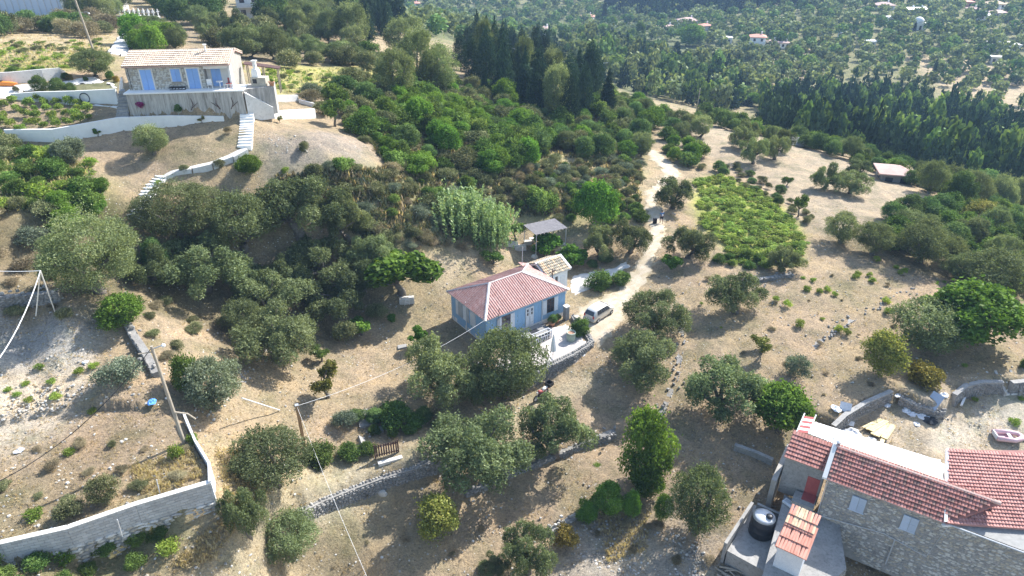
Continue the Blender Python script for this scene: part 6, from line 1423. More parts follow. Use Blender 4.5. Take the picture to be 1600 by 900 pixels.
for i in range(5): m = MB(); m.box('concrete_pale', 0, 1.15, i*.3-.2, 1.6, i*.25-.3, i*.25+.0+.001*i+.22); m.build('step', stt)
for x in (-.25, 1.18): m = MB(); m.prism('mortar', [(x, -.3), (x+.22, -.3), (x+.22, 1.6), (x, 1.6)], -.4, [.5, .5, 1.5, 1.5]); m.build('cheek_wall', stt)
def yard(px, py, dz=0): g = G(px, py); g.z += dz; return g
for i, (px, py, n_) in enumerate(((1366, 664, 5), (1376, 672, 4), (1389, 676, 3), (1384, 683, 2))):
    for k in range(n_):
        m = MB(); m.box('wood_new', -1.15, 1.15, -.09, .09, 0, .09); o = m.build('timber_plank'); g = yard(px+k*3.2-4, py+k*1.3-2, .02+.0*(k % 2)); o.location = g; o.rotation_euler = (0, 0, R(32+i*7)+random.uniform(-.05, .05))
        tag(o, 'fresh yellow plank in the stacks on the pale yard', 'plank', 'yellow planks stacked on the yard')
for px, py, sx, sz, az, lb, mt in ((1317, 656, .9, 1.5, -25, 'tall white panel leaning on the left yard wall', 'white_old'), (1350, 642, .8, .9, -25, 'small white panel leaning on the yard wall', 'white_old'), (1448, 646, 1.0, 1.6, -60, 'grey door panel leaning over the rubbish pile', 'grey_paint'), (1324, 664, 1.0, .4, -25, 'white sheet lying below the tall panel', 'white_old')):
    g = yard(px, py); m = MB(); m.box(mt, -sx/2, sx/2, -.03, .03, 0, sz); o = m.build('loose_board'); o.location = g; o.rotation_euler = (R(-38), 0, R(az)); tag(o, lb, 'board')
for px, py, lx, az, lb, mt in ((1348, 650, 3.0, 28, 'long grey beam lying below the yard wall', 'wood'), (1505, 627, 1.8, 50, 'white plastic pipe by the curved yard wall', 'white'), (1338, 646, 2.2, 24, 'dark beam beside the long grey beam', 'wood_dark')):
    g = yard(px, py, .1); m = MB(); m.box(mt, -lx/2, lx/2, -.09, .09, -.08, .08); o = m.build('beam' if 'beam' in lb else 'pipe'); o.location = g; o.rotation_euler = (0, 0, R(az)); tag(o, lb, 'beam' if 'beam' in lb else 'pipe')
def crumple(seed, mat, n=40):
    g = random.Random(seed); vs = []; 
    for i in range(6):
        for k in range(9): t = 2*math.pi*k/9; e = math.sin(math.pi*(i+.3)/6); r = .5*e*g.uniform(.6, 1.15); vs.append((r*math.cos(t), r*math.sin(t), (1-i/5)*.5*g.uniform(.6, 1.1)))
    fs = [(i*9+k, i*9+(k+1) % 9, (i+1)*9+(k+1) % 9, (i+1)*9+k) for i in range(5) for k in range(9)]+[tuple(range(9)), tuple(range(53, 44, -1))]
    m = MB(); m.add(vs, fs, mat); return m.mesh('bag')
BAGS = {k: [crumple(i, k) for i in range(3)] for k in ('black', 'white_old', 'bag_blue', 'cloth_white')}
for px, py, w_, mt, lb in ((1452, 659, 1.5, 'black', 'largest black plastic bag of the yard rubbish'), (1442, 652, 1.1, 'cloth_white', 'white plastic sheet over the black rubbish bag'), (1425, 648, 1.0, 'white_old', 'torn white sack left of the black bag'), (1415, 642, .9, 'cloth_white', 'white sack against the tumbledown yard wall'), (1386, 634, .8, 'white_old', 'pale rubble sack at the yard wall corner'), (1432, 663, .7, 'white_old', 'white scrap in front of the black bag'),
    (1330, 678, 1.6, 'white_old', 'heap of white lime behind the terrace roof'), (1316, 677, 1.0, 'cloth_white', 'little lime heap beside the white terrace roof'), (1306, 640, 1.0, 'cloth_white', 'crumpled white sheet on the yard wall corner'), (1362, 687, .7, 'metal_grey' if 'metal_grey' in BAGS else 'white_old', 'small grey sack on the pale yard'), (1402, 618, .8, 'white_old', 'pale sack on the slope behind the yard wall'), (1475, 618, .9, 'white_old', 'pile of white bricks above the curved yard wall'),
    (238, 629, .8, 'bag_blue', 'blue plastic sheet on the walled plot'), (540, 437, 1.6, 'cloth_white', 'white washing or scrap heap among the olives'), (556, 432, 1.1, 'white_old', 'second white heap among the olives'), (133, 566, .5, 'cloth_white', 'light scrap at the foot of the cut bank'), (690, 845/1.0, .01, 'cloth_white', 'x'), (30, 705, .7, 'white_old', 'pinkish white rubble lump on the walled plot')):
    if lb == 'x': continue
    g = G(px, py); o = inst('rubbish_bag' if 'bag' in lb else 'scrap_heap', random.choice(BAGS.get(mt, BAGS['white_old']))); o.location = g-Vector((0, 0, .05)); o.scale = (w_, w_*.8, w_*.7); o.rotation_euler.z = random.uniform(0, 6); tag(o, lb, 'bag' if 'bag' in lb else 'scrap')
# inflatable boat
ib = thing('inflatable_boat', 'faded pink inflatable dinghy lying on the pale yard', 'boat', yard(1571, 686, .1), R(-8)); ib.scale = (.85, .85, .85)
path = [(-1.1, -.55), (.5, -.62), (1.15, -.35), (1.3, 0), (1.15, .35), (.5, .62), (-1.1, .55)]; m = MB(); m.tube('boat', [(x, y, .28+.12*max(0, x-.4)) for x, y in path], .24, 10); m.build('tube', ib, True)
m = MB(); m.box('white_old', -1.15, -1.05, -.5, .5, .1, .55); m.build('transom', ib)
m = MB(); m.box('cloth_white', .1, .4, -.5, .5, .30, .36); m.build('thwart', ib)
m = MB(); m.prism('boat', [(-1.1, -.5), (.5, -.5), (1.1, 0), (.5, .5), (-1.1, .5)], .02, .1); m.build('floor', ib)
m = MB(); m.slab('white_old', [(0, 0, .25), (1.4, .1, .3), (1.5, .5, .3), (.1, .5, .25)], .08); o = m.build('board'); o.location = yard(1592, 690); tag(o, 'white board beside the pink dinghy', 'board')
# ------------------------------------------------------------------ villa on the hill
vl = thing('stone_villa', 'long pale stone villa with straw coloured tile roof and bright blue shutters', 'house', (-39.2, 72.95, 20.0), R(7)); Wv = T_of(vl)
VL, VD, VE, VR = 10.2, 5.6, 2.42, 3.35
m = MB(); m.box('mortar', 0, VL-2.6, .1, VD, -1, VE); m.box('mortar', VL-2.6, VL, 1.0, VD, -1, VE); m.prism('mortar', [(.05, .1), (.15, .1), (.15, VD), (.05, VD)], 0, VE); m.build('wall', vl)
m = MB()
for x in (.02, VL-.12): m.add([(x, .1, VE), (x, VD/2, VR), (x, VD, VE), (x+.1, .1, VE), (x+.1, VD/2, VR), (x+.1, VD, VE)], [(0, 1, 2), (5, 4, 3), (0, 3, 4, 1), (1, 4, 5, 2)], 'mortar')
m.build('gable', vl)
holes = [(1.35, 2.45, 0, 2.05), (4.35, 5.25, .75, 2.05), (5.9, 7.05, 0, 2.05)]
rubble(vl, Matrix.Translation((0, .1, 0)), Wv, 0, VL-2.6, 0, VE, holes, (.22, .5), (.15, .26), ('stone_warm', 'stone_pale', 'stone_pale'), 0, .03)
rubble(vl, Matrix.Translation((.0, VD, 0))@Matrix.Rotation(R(-90), 4, 'Z'), Wv, 0, VD, 0, VE, (), (.22, .5), (.15, .26), ('stone_warm', 'stone_pale', 'stone_pale'), 0, .03)
for a, b, c, d in holes:
    m = MB(); m.box('concrete_pale', a-.14, b+.14, .0, .12, d, d+.14); m.box('concrete_pale', a-.14, a, .02, .12, c, d); m.box('concrete_pale', b, b+.14, .02, .12, c, d); fr = m.build('frame', vl)
    shutter_pair(vl, Matrix.Translation((0, .08, 0)), a, b, c+.03, d, 'blue_paint')
m = MB(); m.box('white', VL-2.6, VL-.1, .1, .22, 1.95, VE-.01); m.box('white', VL-.22, VL, .1, 1.0, -.3, VE-.012); m.box('white', VL-2.6, VL-.2, .97, 1.0, 0, 1.95); m.build('porch_wall', vl)
shutter_pair(vl, Matrix.Translation((0, .98, 0)), VL-2.15, VL-1.2, .03, 1.92, 'blue_paint')
m = MB(); m.slab('tile_pink', [(-.2, -.25, VE-.0), (VL+.2, -.25, VE-.0), (VL+.2, VD/2, VR), (-.2, VD/2, VR)], .12); m.slab('tile_pink', [(-.2, VD/2, VR), (VL+.2, VD/2, VR), (VL+.2, VD+.25, VE), (-.2, VD+.25, VE)], .12); m.build('roof_deck', vl)
vv = Vector((0, VD/2+.25, VR-VE))
tiled(vl, Wv, (-.2, -.3, VE+.03), (1, 0, 0), vv, VL+.4, vv.length, .21, .40, ('tile_villa', 'tile_villa', 'tile_villa2'), 0)
tiled(vl, Wv, (VL+.2, VD+.3, VE+.03), (-1, 0, 0), Vector((0, -vv.y, vv.z)), VL+.4, vv.length, .21, .40, ('tile_villa', 'tile_villa', 'tile_villa2'), 0)
m = MB(); m.tube('tile_villa', [(-.2, VD/2, VR+.05), (VL+.2, VD/2, VR+.05)], .1, 8); m.build('ridge_cap', vl)
m = MB(); m.tube('white', [(7.6, 2.2, 3.1), (7.6, 2.2, 3.95)], .1, 8); m.tube('white', [(7.6, 2.2, 3.95), (7.6, 2.2, 4.02)], .2, 8); m.box('white', 7.35, 8.1, 1.95, 2.3, 2.9, 3.25); m.build('chimney', vl)
m = MB(); m.tube('black', [(.25, -.05, 2.3), (.25, -.05, .1)], .03); m.build('down_pipe', vl)
tw = thing('terrace_wall', 'rain stained concrete terrace wall below the villa', 'wall', (-39.2, 72.95, 20.0), R(7))
m = MB(); m.box('concrete_stained', -.15, 11.3, -1.05, .4, -3.2, -.12); m.build('wall', tw)
m = MB(); m.box('white', -.3, 11.45, -1.2, 1.2, -.118, .02); m.build('slab', tw)
m = MB(); m.prism('concrete_stained', [(11.3, -.5), (14.2, .6), (14.0, 2.6), (11.2, 2.0)], -3.0, -.1); m.prism('concrete_pale', [(11.45, -.9), (13.9, .1), (13.8, .45), (11.4, -.5)], -3.4, [-.3, -2.2, -2.2, -.3]); m.build('ramp_wall', tw)
m = MB(); 
for i in range(7): m.tube('white', [(9.6+i*.3, -.95, .02), (9.6+i*.3, -.95, .55)], .02)
m.tube('white', [(9.5, -.95, .55), (11.3, -.95, .55)], .025); m.build('railing', tw)
vs_ = thing('villa_steps', 'dark steps climbing at the left end of the villa terrace', 'steps', Wv@Vector((-1.6, -1.3, -2.3)), R(7))
for i in range(9): m = MB(); m.box('concrete', 0, 1.2, i*.3, 3.2, i*.25-.25, i*.25+.02+.001*i); m.build('step', vs_)
# creepers and vines on the terrace wall
def wallplant(lx, lz, kind, w, h, label):
    q = Wv@Vector((lx, -1.15, lz)); n, c = NAMES[kind]; return put(kind, q.x, q.y, q.z, w, h, n, label, c)
wallplant(1.1, -1.5, 'flowering', 1.0, .8, 'magenta bougainvillea on the stained terrace wall')
wallplant(4.6, -2.1, 'deepbush', .9, .9, 'small dark potted shrub at the foot of the terrace wall')
for x, s in ((5.9, 1), (8.8, -1), (9.9, 1)):
    m = MB(); m.tube('wood_dark', [(x, -1.12, -1.9), (x+.3*s, -1.13, -1.3), (x+.2*s, -1.12, -.7)], [.05, .04, .02]); m.tube('wood_dark', [(x+.1*s, -1.12, -1.7), (x+.8*s, -1.13, -1.15)], [.04, .02]); o = m.build('climbing_branch'); o.matrix_world = Wv; tag(o, {5.9: 'leafless climber in the middle of the terrace wall', 8.8: 'forked leafless climber toward the right of the terrace wall', 9.9: 'rightmost leafless climber on the terrace wall'}[x], 'climber')
def chair(x, y, rz, mat, label):
    t = thing('patio_chair', label, 'chair', Wv@Vector((x, y, .02)), R(7)+rz); m = MB(); m.box(mat, -.25, .25, -.25, .25, .42, .47); m.build('seat', t)
    m = MB(); m.box(mat, -.25, .25, .2, .25, .47, .95); m.build('backrest', t)
    for a in (-.22, .18):
        for b in (-.22, .18): m = MB(); m.box(mat, a, a+.05, b, b+.05, 0, .42); m.build('leg', t)
chair(8.0, -.2, .3, 'white', 'white plastic chair on the villa porch'); chair(9.9, .1, -.3, 'red_dark', 'red backed chair on the villa porch')
t = thing('round_table', 'small white round table between the villa porch chairs', 'table', Wv@Vector((9.0, -.1, .02))); m = MB(); m.lathe('white', [(.35, .68), (.36, .7), (.35, .73)], 16); m.build('tabletop', t); m = MB(); m.tube('white', [(0, 0, 0), (0, 0, .68)], .04); m.build('leg', t)
m = MB()
for i in range(5): m.box('black', i*.32, i*.32+.27, 0, .3, 0, .32)
bn = thing('crate_row', 'row of dark slatted crates against the villa front', 'crates', Wv@Vector((4.0, -.4, .02)), R(7))
for i in range(5): m = MB(); m.box('black', i*.32, i*.32+.26, 0, .3, 0, .32); m.box('white_old', i*.32+.02, i*.32+.24, -.01, .0, .1, .16); m.build('crate', bn)
ov = thing('garden_oven', 'white outdoor oven with little chimney at the right of the villa', 'oven', Wv@Vector((11.9, .9, -.1)), R(-5))
m = MB(); m.box('stone_warm', 0, 1.6, 0, 1.0, 0, .9); m.box('white', .1, .8, .2, .9, .9, 1.5); m.prism('white', [(.15, .25), (.75, .25), (.75, .85), (.15, .85)], 1.5, 1.7); m.build('body', ov); m = MB(); m.box('white', .3, .6, .4, .7, 1.7, 2.5); m.box('white', .2, .7, .3, .8, 2.45, 2.55); m.build('chimney', ov); m = MB(); m.box('black', .2, .65, -.012, .05, .3, .75); m.build('fire_hole', ov)
potted(*(Wv@Vector((14.0, .8, -.1))), 'pot at the right corner of the villa ramp', .3, 'greenscrub', .5)
cp_ = thing('car_port', 'long low dark red roof of the shelter right of the villa', 'shelter', Wv@Vector((10.6, 4.2, -.6)), R(2))
m = MB(); m.slab('wood_dark', [(0, 0, 2.15), (3.9, -.4, 1.7), (3.9, .6, 1.75), (0, 1.0, 2.2)], .08); m.build('roof_panel', cp_)
for x in (.3, 2.0, 3.6):
    for y in (.2, .7): m = MB(); m.tube('wood', [(x, y-x*.07, -1), (x, y-x*.07, 2.05-x*.11)], .06); m.build('post', cp_)
# white garden walls
vw = on_ground(VILLA_W, 1.0)
wall_run('garden_wall', 'long angled white retaining wall below the vegetable plot', 'wall', [(a[0], a[1], a[3]+h, a[3]) for a, h in zip(vw, (1.15, 1.3, 1.6, 1.2, .5))], .22, 'white', None, sink=.8)
def wall_px(name, lb, rows, th=.22, core='white', cap=None, sink=.8): return wall_run(name, lb, 'wall', from_px(rows), th, core, cap, capw=.02, sink=sink)
wall_px('hose_wall', 'white wall with the coiled hose left of the villa steps', [(18, 153, 0, .45), (60, 158, 0, 1.0), (120, 161, 0, 1.3), (186, 164, 0, 1.7)])
g = Wv@Vector((-5.6, -1.0, -1.6)); q = G(136, 158)
m = MB(); m.tube('black', [(0.52*math.cos(t), 0, .52*math.sin(t)) for t in [i*math.pi/10 for i in range(21)]], .055, 6, False); o = m.build('hose_coil'); a_, b_ = from_px([(120, 161, 0, 0), (186, 164, 0, 0)]); o.location = (a_[0]+(b_[0]-a_[0])*.24, a_[1]+(b_[1]-a_[1])*.24-.1, a_[3]+(b_[3]-a_[3])*.24+.62); tag(o, 'black hose coil hanging on the white wall', 'hose')
wall_px('drive_wall', 'pale wall on the uphill side of the villa driveway', [(-60, 134, 0, 1.3), (20, 131, 0, 1.3), (70, 126, 0, 1.3), (98, 122, 0, 1.2), (104, 118, 0, .5)], .22, 'concrete_pale')
wall_px('planter_wall', 'low front wall of the raised planter right of the long steps', [(408, 185, 0, .9), (440, 185, 0, .9), (494, 183, 0, 1.0)])
wall_px('planter_wall', 'back wall of the raised planter right of the long steps', [(430, 158, 0, .7), (467, 158, 0, .75)])
wall_px('planter_wall', 'slanting side wall of the raised planter', [(467, 160, 0, .35), (492, 168, 0, .5)])
strip = thing('edging', 'white concrete edging along the foot of the stained terrace wall', 'kerb', Wv@Vector((-5, -1.9, 0)), R(7))
for pts in ([(172, 168), (200, 172), (290, 174), (380, 170)], [(20, 156), (80, 160), (170, 168)]):
    w = GG(pts); m = MB()
    for a, b in zip(w, w[1:]):
        a = strip.matrix_local.inverted()@Vector(a) if False else T_of(strip).inverted()@Vector(a); b = T_of(strip).inverted()@Vector(b); d = Vector((b.x-a.x, b.y-a.y)).normalized(); n_ = Vector((-d.y, d.x))*.45
        m.prism('white', [(a.x, a.y), (b.x, b.y), (b.x+n_.x, b.y+n_.y), (a.x+n_.x, a.y+n_.y)], [a.z-.5, b.z-.5, b.z-.5, a.z-.5], [a.z+.1, b.z+.1, b.z+.1, a.z+.1])
    m.build('strip', strip)
# long garden path with steps
gp = thing('garden_path', 'long white concrete path with steps falling from the villa into the grove', 'path', G(300, 262))
rows = [(386, 166, .95), (386, 180, .95), (386, 194, .95), (385, 208, .95), (384, 222, .95), (382, 232, 1), (360, 244, .8), (330, 255, .8), (300, 262, .8), (272, 268, .9), (255, 276, .95), (242, 288, .95), (234, 298, .95), (226, 312, 1.05), (216, 328, 1.1), (213, 340, 1.1)]
w = GG([r[:2] for r in rows]); o_ = Vector(gp.location)
for i in range(len(w)-1):
    a, b = Vector(w[i]), Vector(w[i+1]); L_ = (b-a).length; steep = i < 5 or i in (10, 11, 12, 14)
    k = max(1, round(L_/(.42 if steep else 2.0)))
    for j in range(k):
        p, q = a.lerp(b, j/k), a.lerp(b, (j+1)/k); d = Vector((q.x-p.x, q.y-p.y)).normalized(); n_ = Vector((-d.y, d.x))*rows[i][2]*.72
        z = (p.z+(q.z if steep else p.z))/2; zz = [p.z, q.z, q.z, p.z] if not steep else [max(p.z, q.z)]*4
        m = MB(); m.prism('concrete_pale' if not steep else 'white', [(p.x-n_.x-o_.x, p.y-n_.y-o_.y), (p.x+n_.x-o_.x, p.y+n_.y-o_.y), (q.x+n_.x-o_.x, q.y+n_.y-o_.y), (q.x-n_.x-o_.x, q.y-n_.y-o_.y)][::-1], -3, [v-o_.z+.10+.002*j for v in ([zz[1], zz[1], zz[0], zz[0]] if not steep else zz)]); m.build('step' if steep else 'paving', gp)
m = MB(); g = G(224, 345); m.tube('black', [(0, 0, -.2), (0, 0, 1.2)], .03); m.tube('black', [(0, 0, 1.2), (-.2, 1.4, 1.9)], .025); o = m.build('handrail'); o.location = g; tag(o, 'thin black handrail at the foot of the concrete steps', 'rail')
# kayak, green hose bed, flowers by the steps
k_ = thing('kayak', 'orange kayak lying on the driveway against the wall', 'kayak', G(2, 134), R(2)); m = MB(); m.tube('orange', [(-1.9, 0, .25), (-1.2, 0, .2), (0, 0, .2), (1.2, 0, .2), (1.9, 0, .28)], [.04, .28, .36, .28, .04], 8); m.build('hull', k_, True); m = MB(); m.lathe('black', [(.22, .53), (.24, .57), (.2, .58)], 12, (.1, 0, 0)); m.build('cockpit', k_)
for px, py, sc, kd, lb in ((110, 126, 1.0, 'goldbush', 'orange flowering pots beside the villa steps'), (182, 128, 1.0, 'goldbush', 'flower clump between the olive and the villa steps'), (104, 125, 1.1, 'deepbush', 'small round topped tree by the driveway wall'), (66, 133, .9, 'dry', 'reddish shrub in the driveway bed'), (90, 130, .8, 'deepbush', 'dark shrub in the driveway bed'), (134, 127, .7, 'deepbush', 'small dark shrub behind the driveway bed'), (26, 143, .9, 'scrub', 'low shrub at the left end of the driveway bed'), (172, 124, 1.3, 'greenscrub', 'leafy shrub under the villa olive tree'),
    (65, 144, 2.2, 'deepbush', 'trailing creeper over the left part of the hose wall'), (92, 145, 2.0, 'deepbush', 'trailing creeper in the middle of the hose wall'), (112, 146, 1.5, 'deepbush', 'trailing creeper nearest the hose coil'), (357, 208, 1.0, 'dry', 'dry shrub left of the long steps'), (342, 262, 1.3, 'scrub', 'wiry shrub below the path bend'), (288, 268, 1.0, 'scrub', 'wiry shrub above the steps to the grove'), (376, 112, 1.6, 'yellowtree', 'yellow green shrub at the villa car port'), (438, 192, 1.0, 'sparse', 'small bare young tree on the garden terrace'), (228, 195, .9, 'sparse', 'little sapling in front of the white wall'), (316, 192, 1.0, 'sparse', 'thin sapling right of the round garden olive'), (247, 290, .9, 'weed', 'green tuft beside the concrete steps'), (446, 270, 1.0, 'weed', 'bright tuft at the edge of the garden terrace'), (476, 235, 1.4, 'scrub', 'dark shrub on the stony garden terrace')):
    g = G(px, py); n, c = NAMES[kd]; put(kd, g.x, g.y, g.z-.05, sc, sc*.9, n, lb, c)
# ------------------------------------------------------------------ pergola garden behind the blue house
a_ = P(838, 367, 3.1); b_ = P(884, 357, 3.1); pz = gz(a_.x+1.5, a_.y+1.5)
pr = thing('pergola', 'pergola with a grey cane roof on thin posts', 'pergola', (a_.x, a_.y, 3.1-2.5), math.atan2(b_.y-a_.y, b_.x-a_.x))
m = MB()
for i in range(44): y = i*.07; m.box('cane', -.1, 4.2, y, y+.06, 2.5+random.uniform(0, .02), 2.54, None)
m.build('cane_roof', pr, kind='stuff')
for i in range(9): m = MB(); x = i*.5; m.box('wood', x, x+.08, -.1, 3.2, 2.42, 2.5); m.build('rafter', pr)
for x in (0, 4.0):
    for y in (0, 3.0): m = MB(); m.tube('metal_grey', [(x, y, -1.5), (x, y, 2.42)], .05); m.build('post', pr)
tb = thing('garden_table', 'long wooden table under the pergola', 'table', T_of(pr)@Vector((2.2, .2, pz-.6)), R(30)); m = MB(); m.box('wood_new', -1.2, 1.2, -.45, .45, .7, .76); m.build('tabletop', tb)
for x in (-1.1, 1.0):
    for y in (-.4, .3): m = MB(); m.box('wood', x, x+.1, y, y+.1, -.3, .7); m.build('leg', tb)
for px, py, s, lb in ((800, 383, 1.3, 'pale stone bench slab left of the pergola'), (812, 388, 1.4, 'white stone slab along the pergola terrace'), (824, 380, 1.0, 'small white stone table by the pergola'), (872, 392, 1.0, 'pale stone slab behind the broad leaved shrub'), (635, 470, 1.5, 'pinkish white stone bench beside the fig tree'), (832, 376, .9, 'stone slab under the pergola edge')):
    g = G(px, py); m = MB(); m.prism('stone_pale', [(-.5*s, -.25*s), (.5*s, -.3*s), (.55*s, .2*s), (-.4*s, .3*s)], -.2, .35); o = m.build('stone_bench'); o.location = g; o.rotation_euler.z = R(15); tag(o, lb, 'bench')
g = G(632, 478); m = MB()
for x in (0, .5): m.box('white', x, x+.05, 0, .05, 0, 1.1)
for z in (.2, .5, .8, 1.05): m.box('white', 0, .55, 0, .05, z, z+.06)
o = m.build('white_chair_frame'); o.location = g; o.rotation_euler = (.5, 0, .4); tag(o, 'white frame leaning on the stone bench by the fig', 'frame')
# ------------------------------------------------------------------ motorcycle
mc_ = thing('motorcycle', 'dark red motorcycle with white seat parked below the patio wall', 'motorcycle', G(845, 622), R(48)); 
for x, nm in ((-.72, 'rear_wheel'), (.72, 'front_wheel')):
    m = MB(); m.tube('rubber', [(.27*math.cos(t), 0, .27*math.sin(t)) for t in [i*math.pi/9 for i in range(19)]], .06, 8, False); o = m.build('wheel', mc_, True); o.location = (x, 0, .32)
    q = MB(); q.lathe('metal_grey', [(.2, -.02), (.21, 0), (.2, .02)], 12); r_ = q.build('rim', o); r_.rotation_euler.x = R(90)
m = MB(); m.tube('red_dark', [(-.55, 0, .62), (-.1, 0, .72), (.25, 0, .86), (.42, 0, .8)], [.10, .14, .17, .1], 8); m.box('black', -.3, .3, -.13, .13, .28, .6); m.build('body', mc_, True)
m = MB(); m.tube('white', [(-.85, 0, .80), (-.5, 0, .82), (-.15, 0, .82)], [.11, .16, .13], 8); m.build('seat', mc_, True)
m = MB(); m.tube('metal_grey', [(.72, .07, .32), (.45, .07, .95)], .03); m.tube('metal_grey', [(.72, -.07, .32), (.45, -.07, .95)], .03); m.build('fork', mc_)
m = MB(); m.tube('black', [(.35, -.36, 1.02), (.45, -.1, .98), (.45, .1, .98), (.35, .36, 1.02)], .022); m.build('handlebar', mc_)
m = MB(); m.lathe('white', [(0, 0), (.1, .02), (.1, .1), (.03, .14)], 10, (.5, 0, .82)); m.build('headlight', mc_)
m = MB(); m.tube('chrome', [(.1, -.16, .35), (-.5, -.18, .3), (-.95, -.18, .4)], [.03, .045, .055]); m.build('exhaust', mc_)
m = MB(); m.box('red', -1.02, -.92, -.06, .06, .68, .76); m.box('red_dark', -1.0, -.5, -.09, .09, .6, .66); m.build('rear_mudguard', mc_)
bx_ = thing('black_crate', 'open black crate on the rear rack of the motorcycle', 'crate', Vector(mc_.location)+Vector((-.0, 0, 0)), R(48))
m = MB()
for a in ((-1.45, -1.41, -.3, .3), (-.9, -.86, -.3, .3), (-1.41, -.9, -.3, -.26), (-1.41, -.9, .26, .3)): m.box('black', *a, .78, 1.15)
m.box('black', -1.41, -.9, -.26, .26, .78, .82); o = m.build('body', bx_)
mc_.rotation_euler.z = bx_.rotation_euler.z = R(48+180)
# ------------------------------------------------------------------ walking person and suitcase
pp = G(1033, 349); man = thing('person', 'person in blue shirt and black shorts walking up the road pulling a suitcase', 'person', pp, R(100))
def skin_body(name, verts, edges, radii, mat, parent, sub=1):
    me = bpy.data.meshes.new(name); me.from_pydata(verts, edges, []); me.materials.append(M[mat]); o = bpy.data.objects.new(name, me); COL.objects.link(o); o.parent = parent
    sk = o.modifiers.new('s', 'SKIN'); 
    for v, r in zip(me.skin_vertices[0].data, radii): v.radius = (r, r)
    me.skin_vertices[0].data[0].use_root = True
    ss = o.modifiers.new('u', 'SUBSURF'); ss.levels = ss.render_levels = sub; return o
V_ = [(0, 0, .95), (0, .0, 1.15), (0.02, 0, 1.40), (.03, 0, 1.50), (.05, 0, 1.62), (.05, 0, 1.72), # pelvis..head
      (.03, .19, 1.42), (-.02, .25, 1.17), (-.12, .30, .95), (.03, -.19, 1.42), (.06, -.27, 1.18), (.16, -.30, .98),
      (0, .10, .88), (.13, .11, .50), (.08, .11, .09), (.2, .11, .04), (0, -.10, .88), (-.06, -.11, .50), (-.26, -.11, .14), (-.2, -.11, .03)]
E_ = [(0, 1), (1, 2), (2, 3), (3, 4), (4, 5), (2, 6), (6, 7), (7, 8), (2, 9), (9, 10), (10, 11), (0, 12), (12, 13), (13, 14), (14, 15), (0, 16), (16, 17), (17, 18), (18, 19)]
skin_body('body', V_, E_, [.13, .12, .15, .06, .095, .08, .065, .05, .035, .065, .05, .035, .10, .065, .045, .035, .10, .065, .045, .035], 'skin', man, 2)
skin_body('shirt', [(0, 0, .95), (0, 0, 1.15), (.02, 0, 1.42), (.03, .2, 1.43), (0, .245, 1.24), (.03, -.2, 1.43), (.05, -.255, 1.24)], [(0, 1), (1, 2), (2, 3), (3, 4), (2, 5), (5, 6)], [.16, .145, .17, .085, .075, .085, .075], 'shirt', man, 2)
skin_body('shorts', [(0, 0, .95), (0, .10, .86), (.09, .11, .58), (0, -.10, .86), (-.04, -.11, .58)], [(0, 1), (1, 2), (0, 3), (3, 4)], [.155, .12, .09, .12, .09], 'shorts', man, 1)
m = MB(); m.lathe('hair', [(.09, 1.66), (.112, 1.72), (.10, 1.78), (.05, 1.82), (0, 1.825)], 12, (.045, 0, 0)); m.build('hair', man, True)
m = MB(); m.box('cloth_white', -.19, -.165, -.1, .08, 1.15, 1.3); m.build('shirt_print', man)
for s in (1, -1):
    m = MB(); by, bx0 = (.30, -.12) if s > 0 else (-.30, .16); z0 = .93 if s > 0 else .96
    for f in range(4): m.tube('skin', [(bx0-.02+f*.018, by, z0-.02), (bx0-.02+f*.018, by+.005*s, z0-.07-.01*(f in (1, 2))), (bx0-.02+f*.018, by-.02*s, z0-.10)], .009, 5)
    m.tube('skin', [(bx0+.03, by, z0), (bx0+.06, by-.01*s, z0-.04)], .011, 5); m.build('hand_fingers', man)
sc_ = thing('suitcase', 'black upright suitcase pulled along the road', 'suitcase', Vector(pp)+Vector((-.85, -.15, 0)), R(100))
m = MB(); m.box('shorts', -.15, .15, -.24, .24, .07, .78); b = m.build('shell', sc_); md = b.modifiers.new('b', 'BEVEL'); md.width = .05; md.segments = 3
m = MB(); m.tube('metal_grey', [(-.12, -.12, .76), (-.0, -.12, 1.0), (.0, .12, 1.0), (-.12, .12, .76)], .012); m.build('handle', sc_)
for a in (-.12, .12):
    for b_ in (-.2, .2): m = MB(); m.tube('rubber', [(a, b_-.02, .04), (a, b_+.02, .04)], .04, 10); m.build('wheel', sc_)
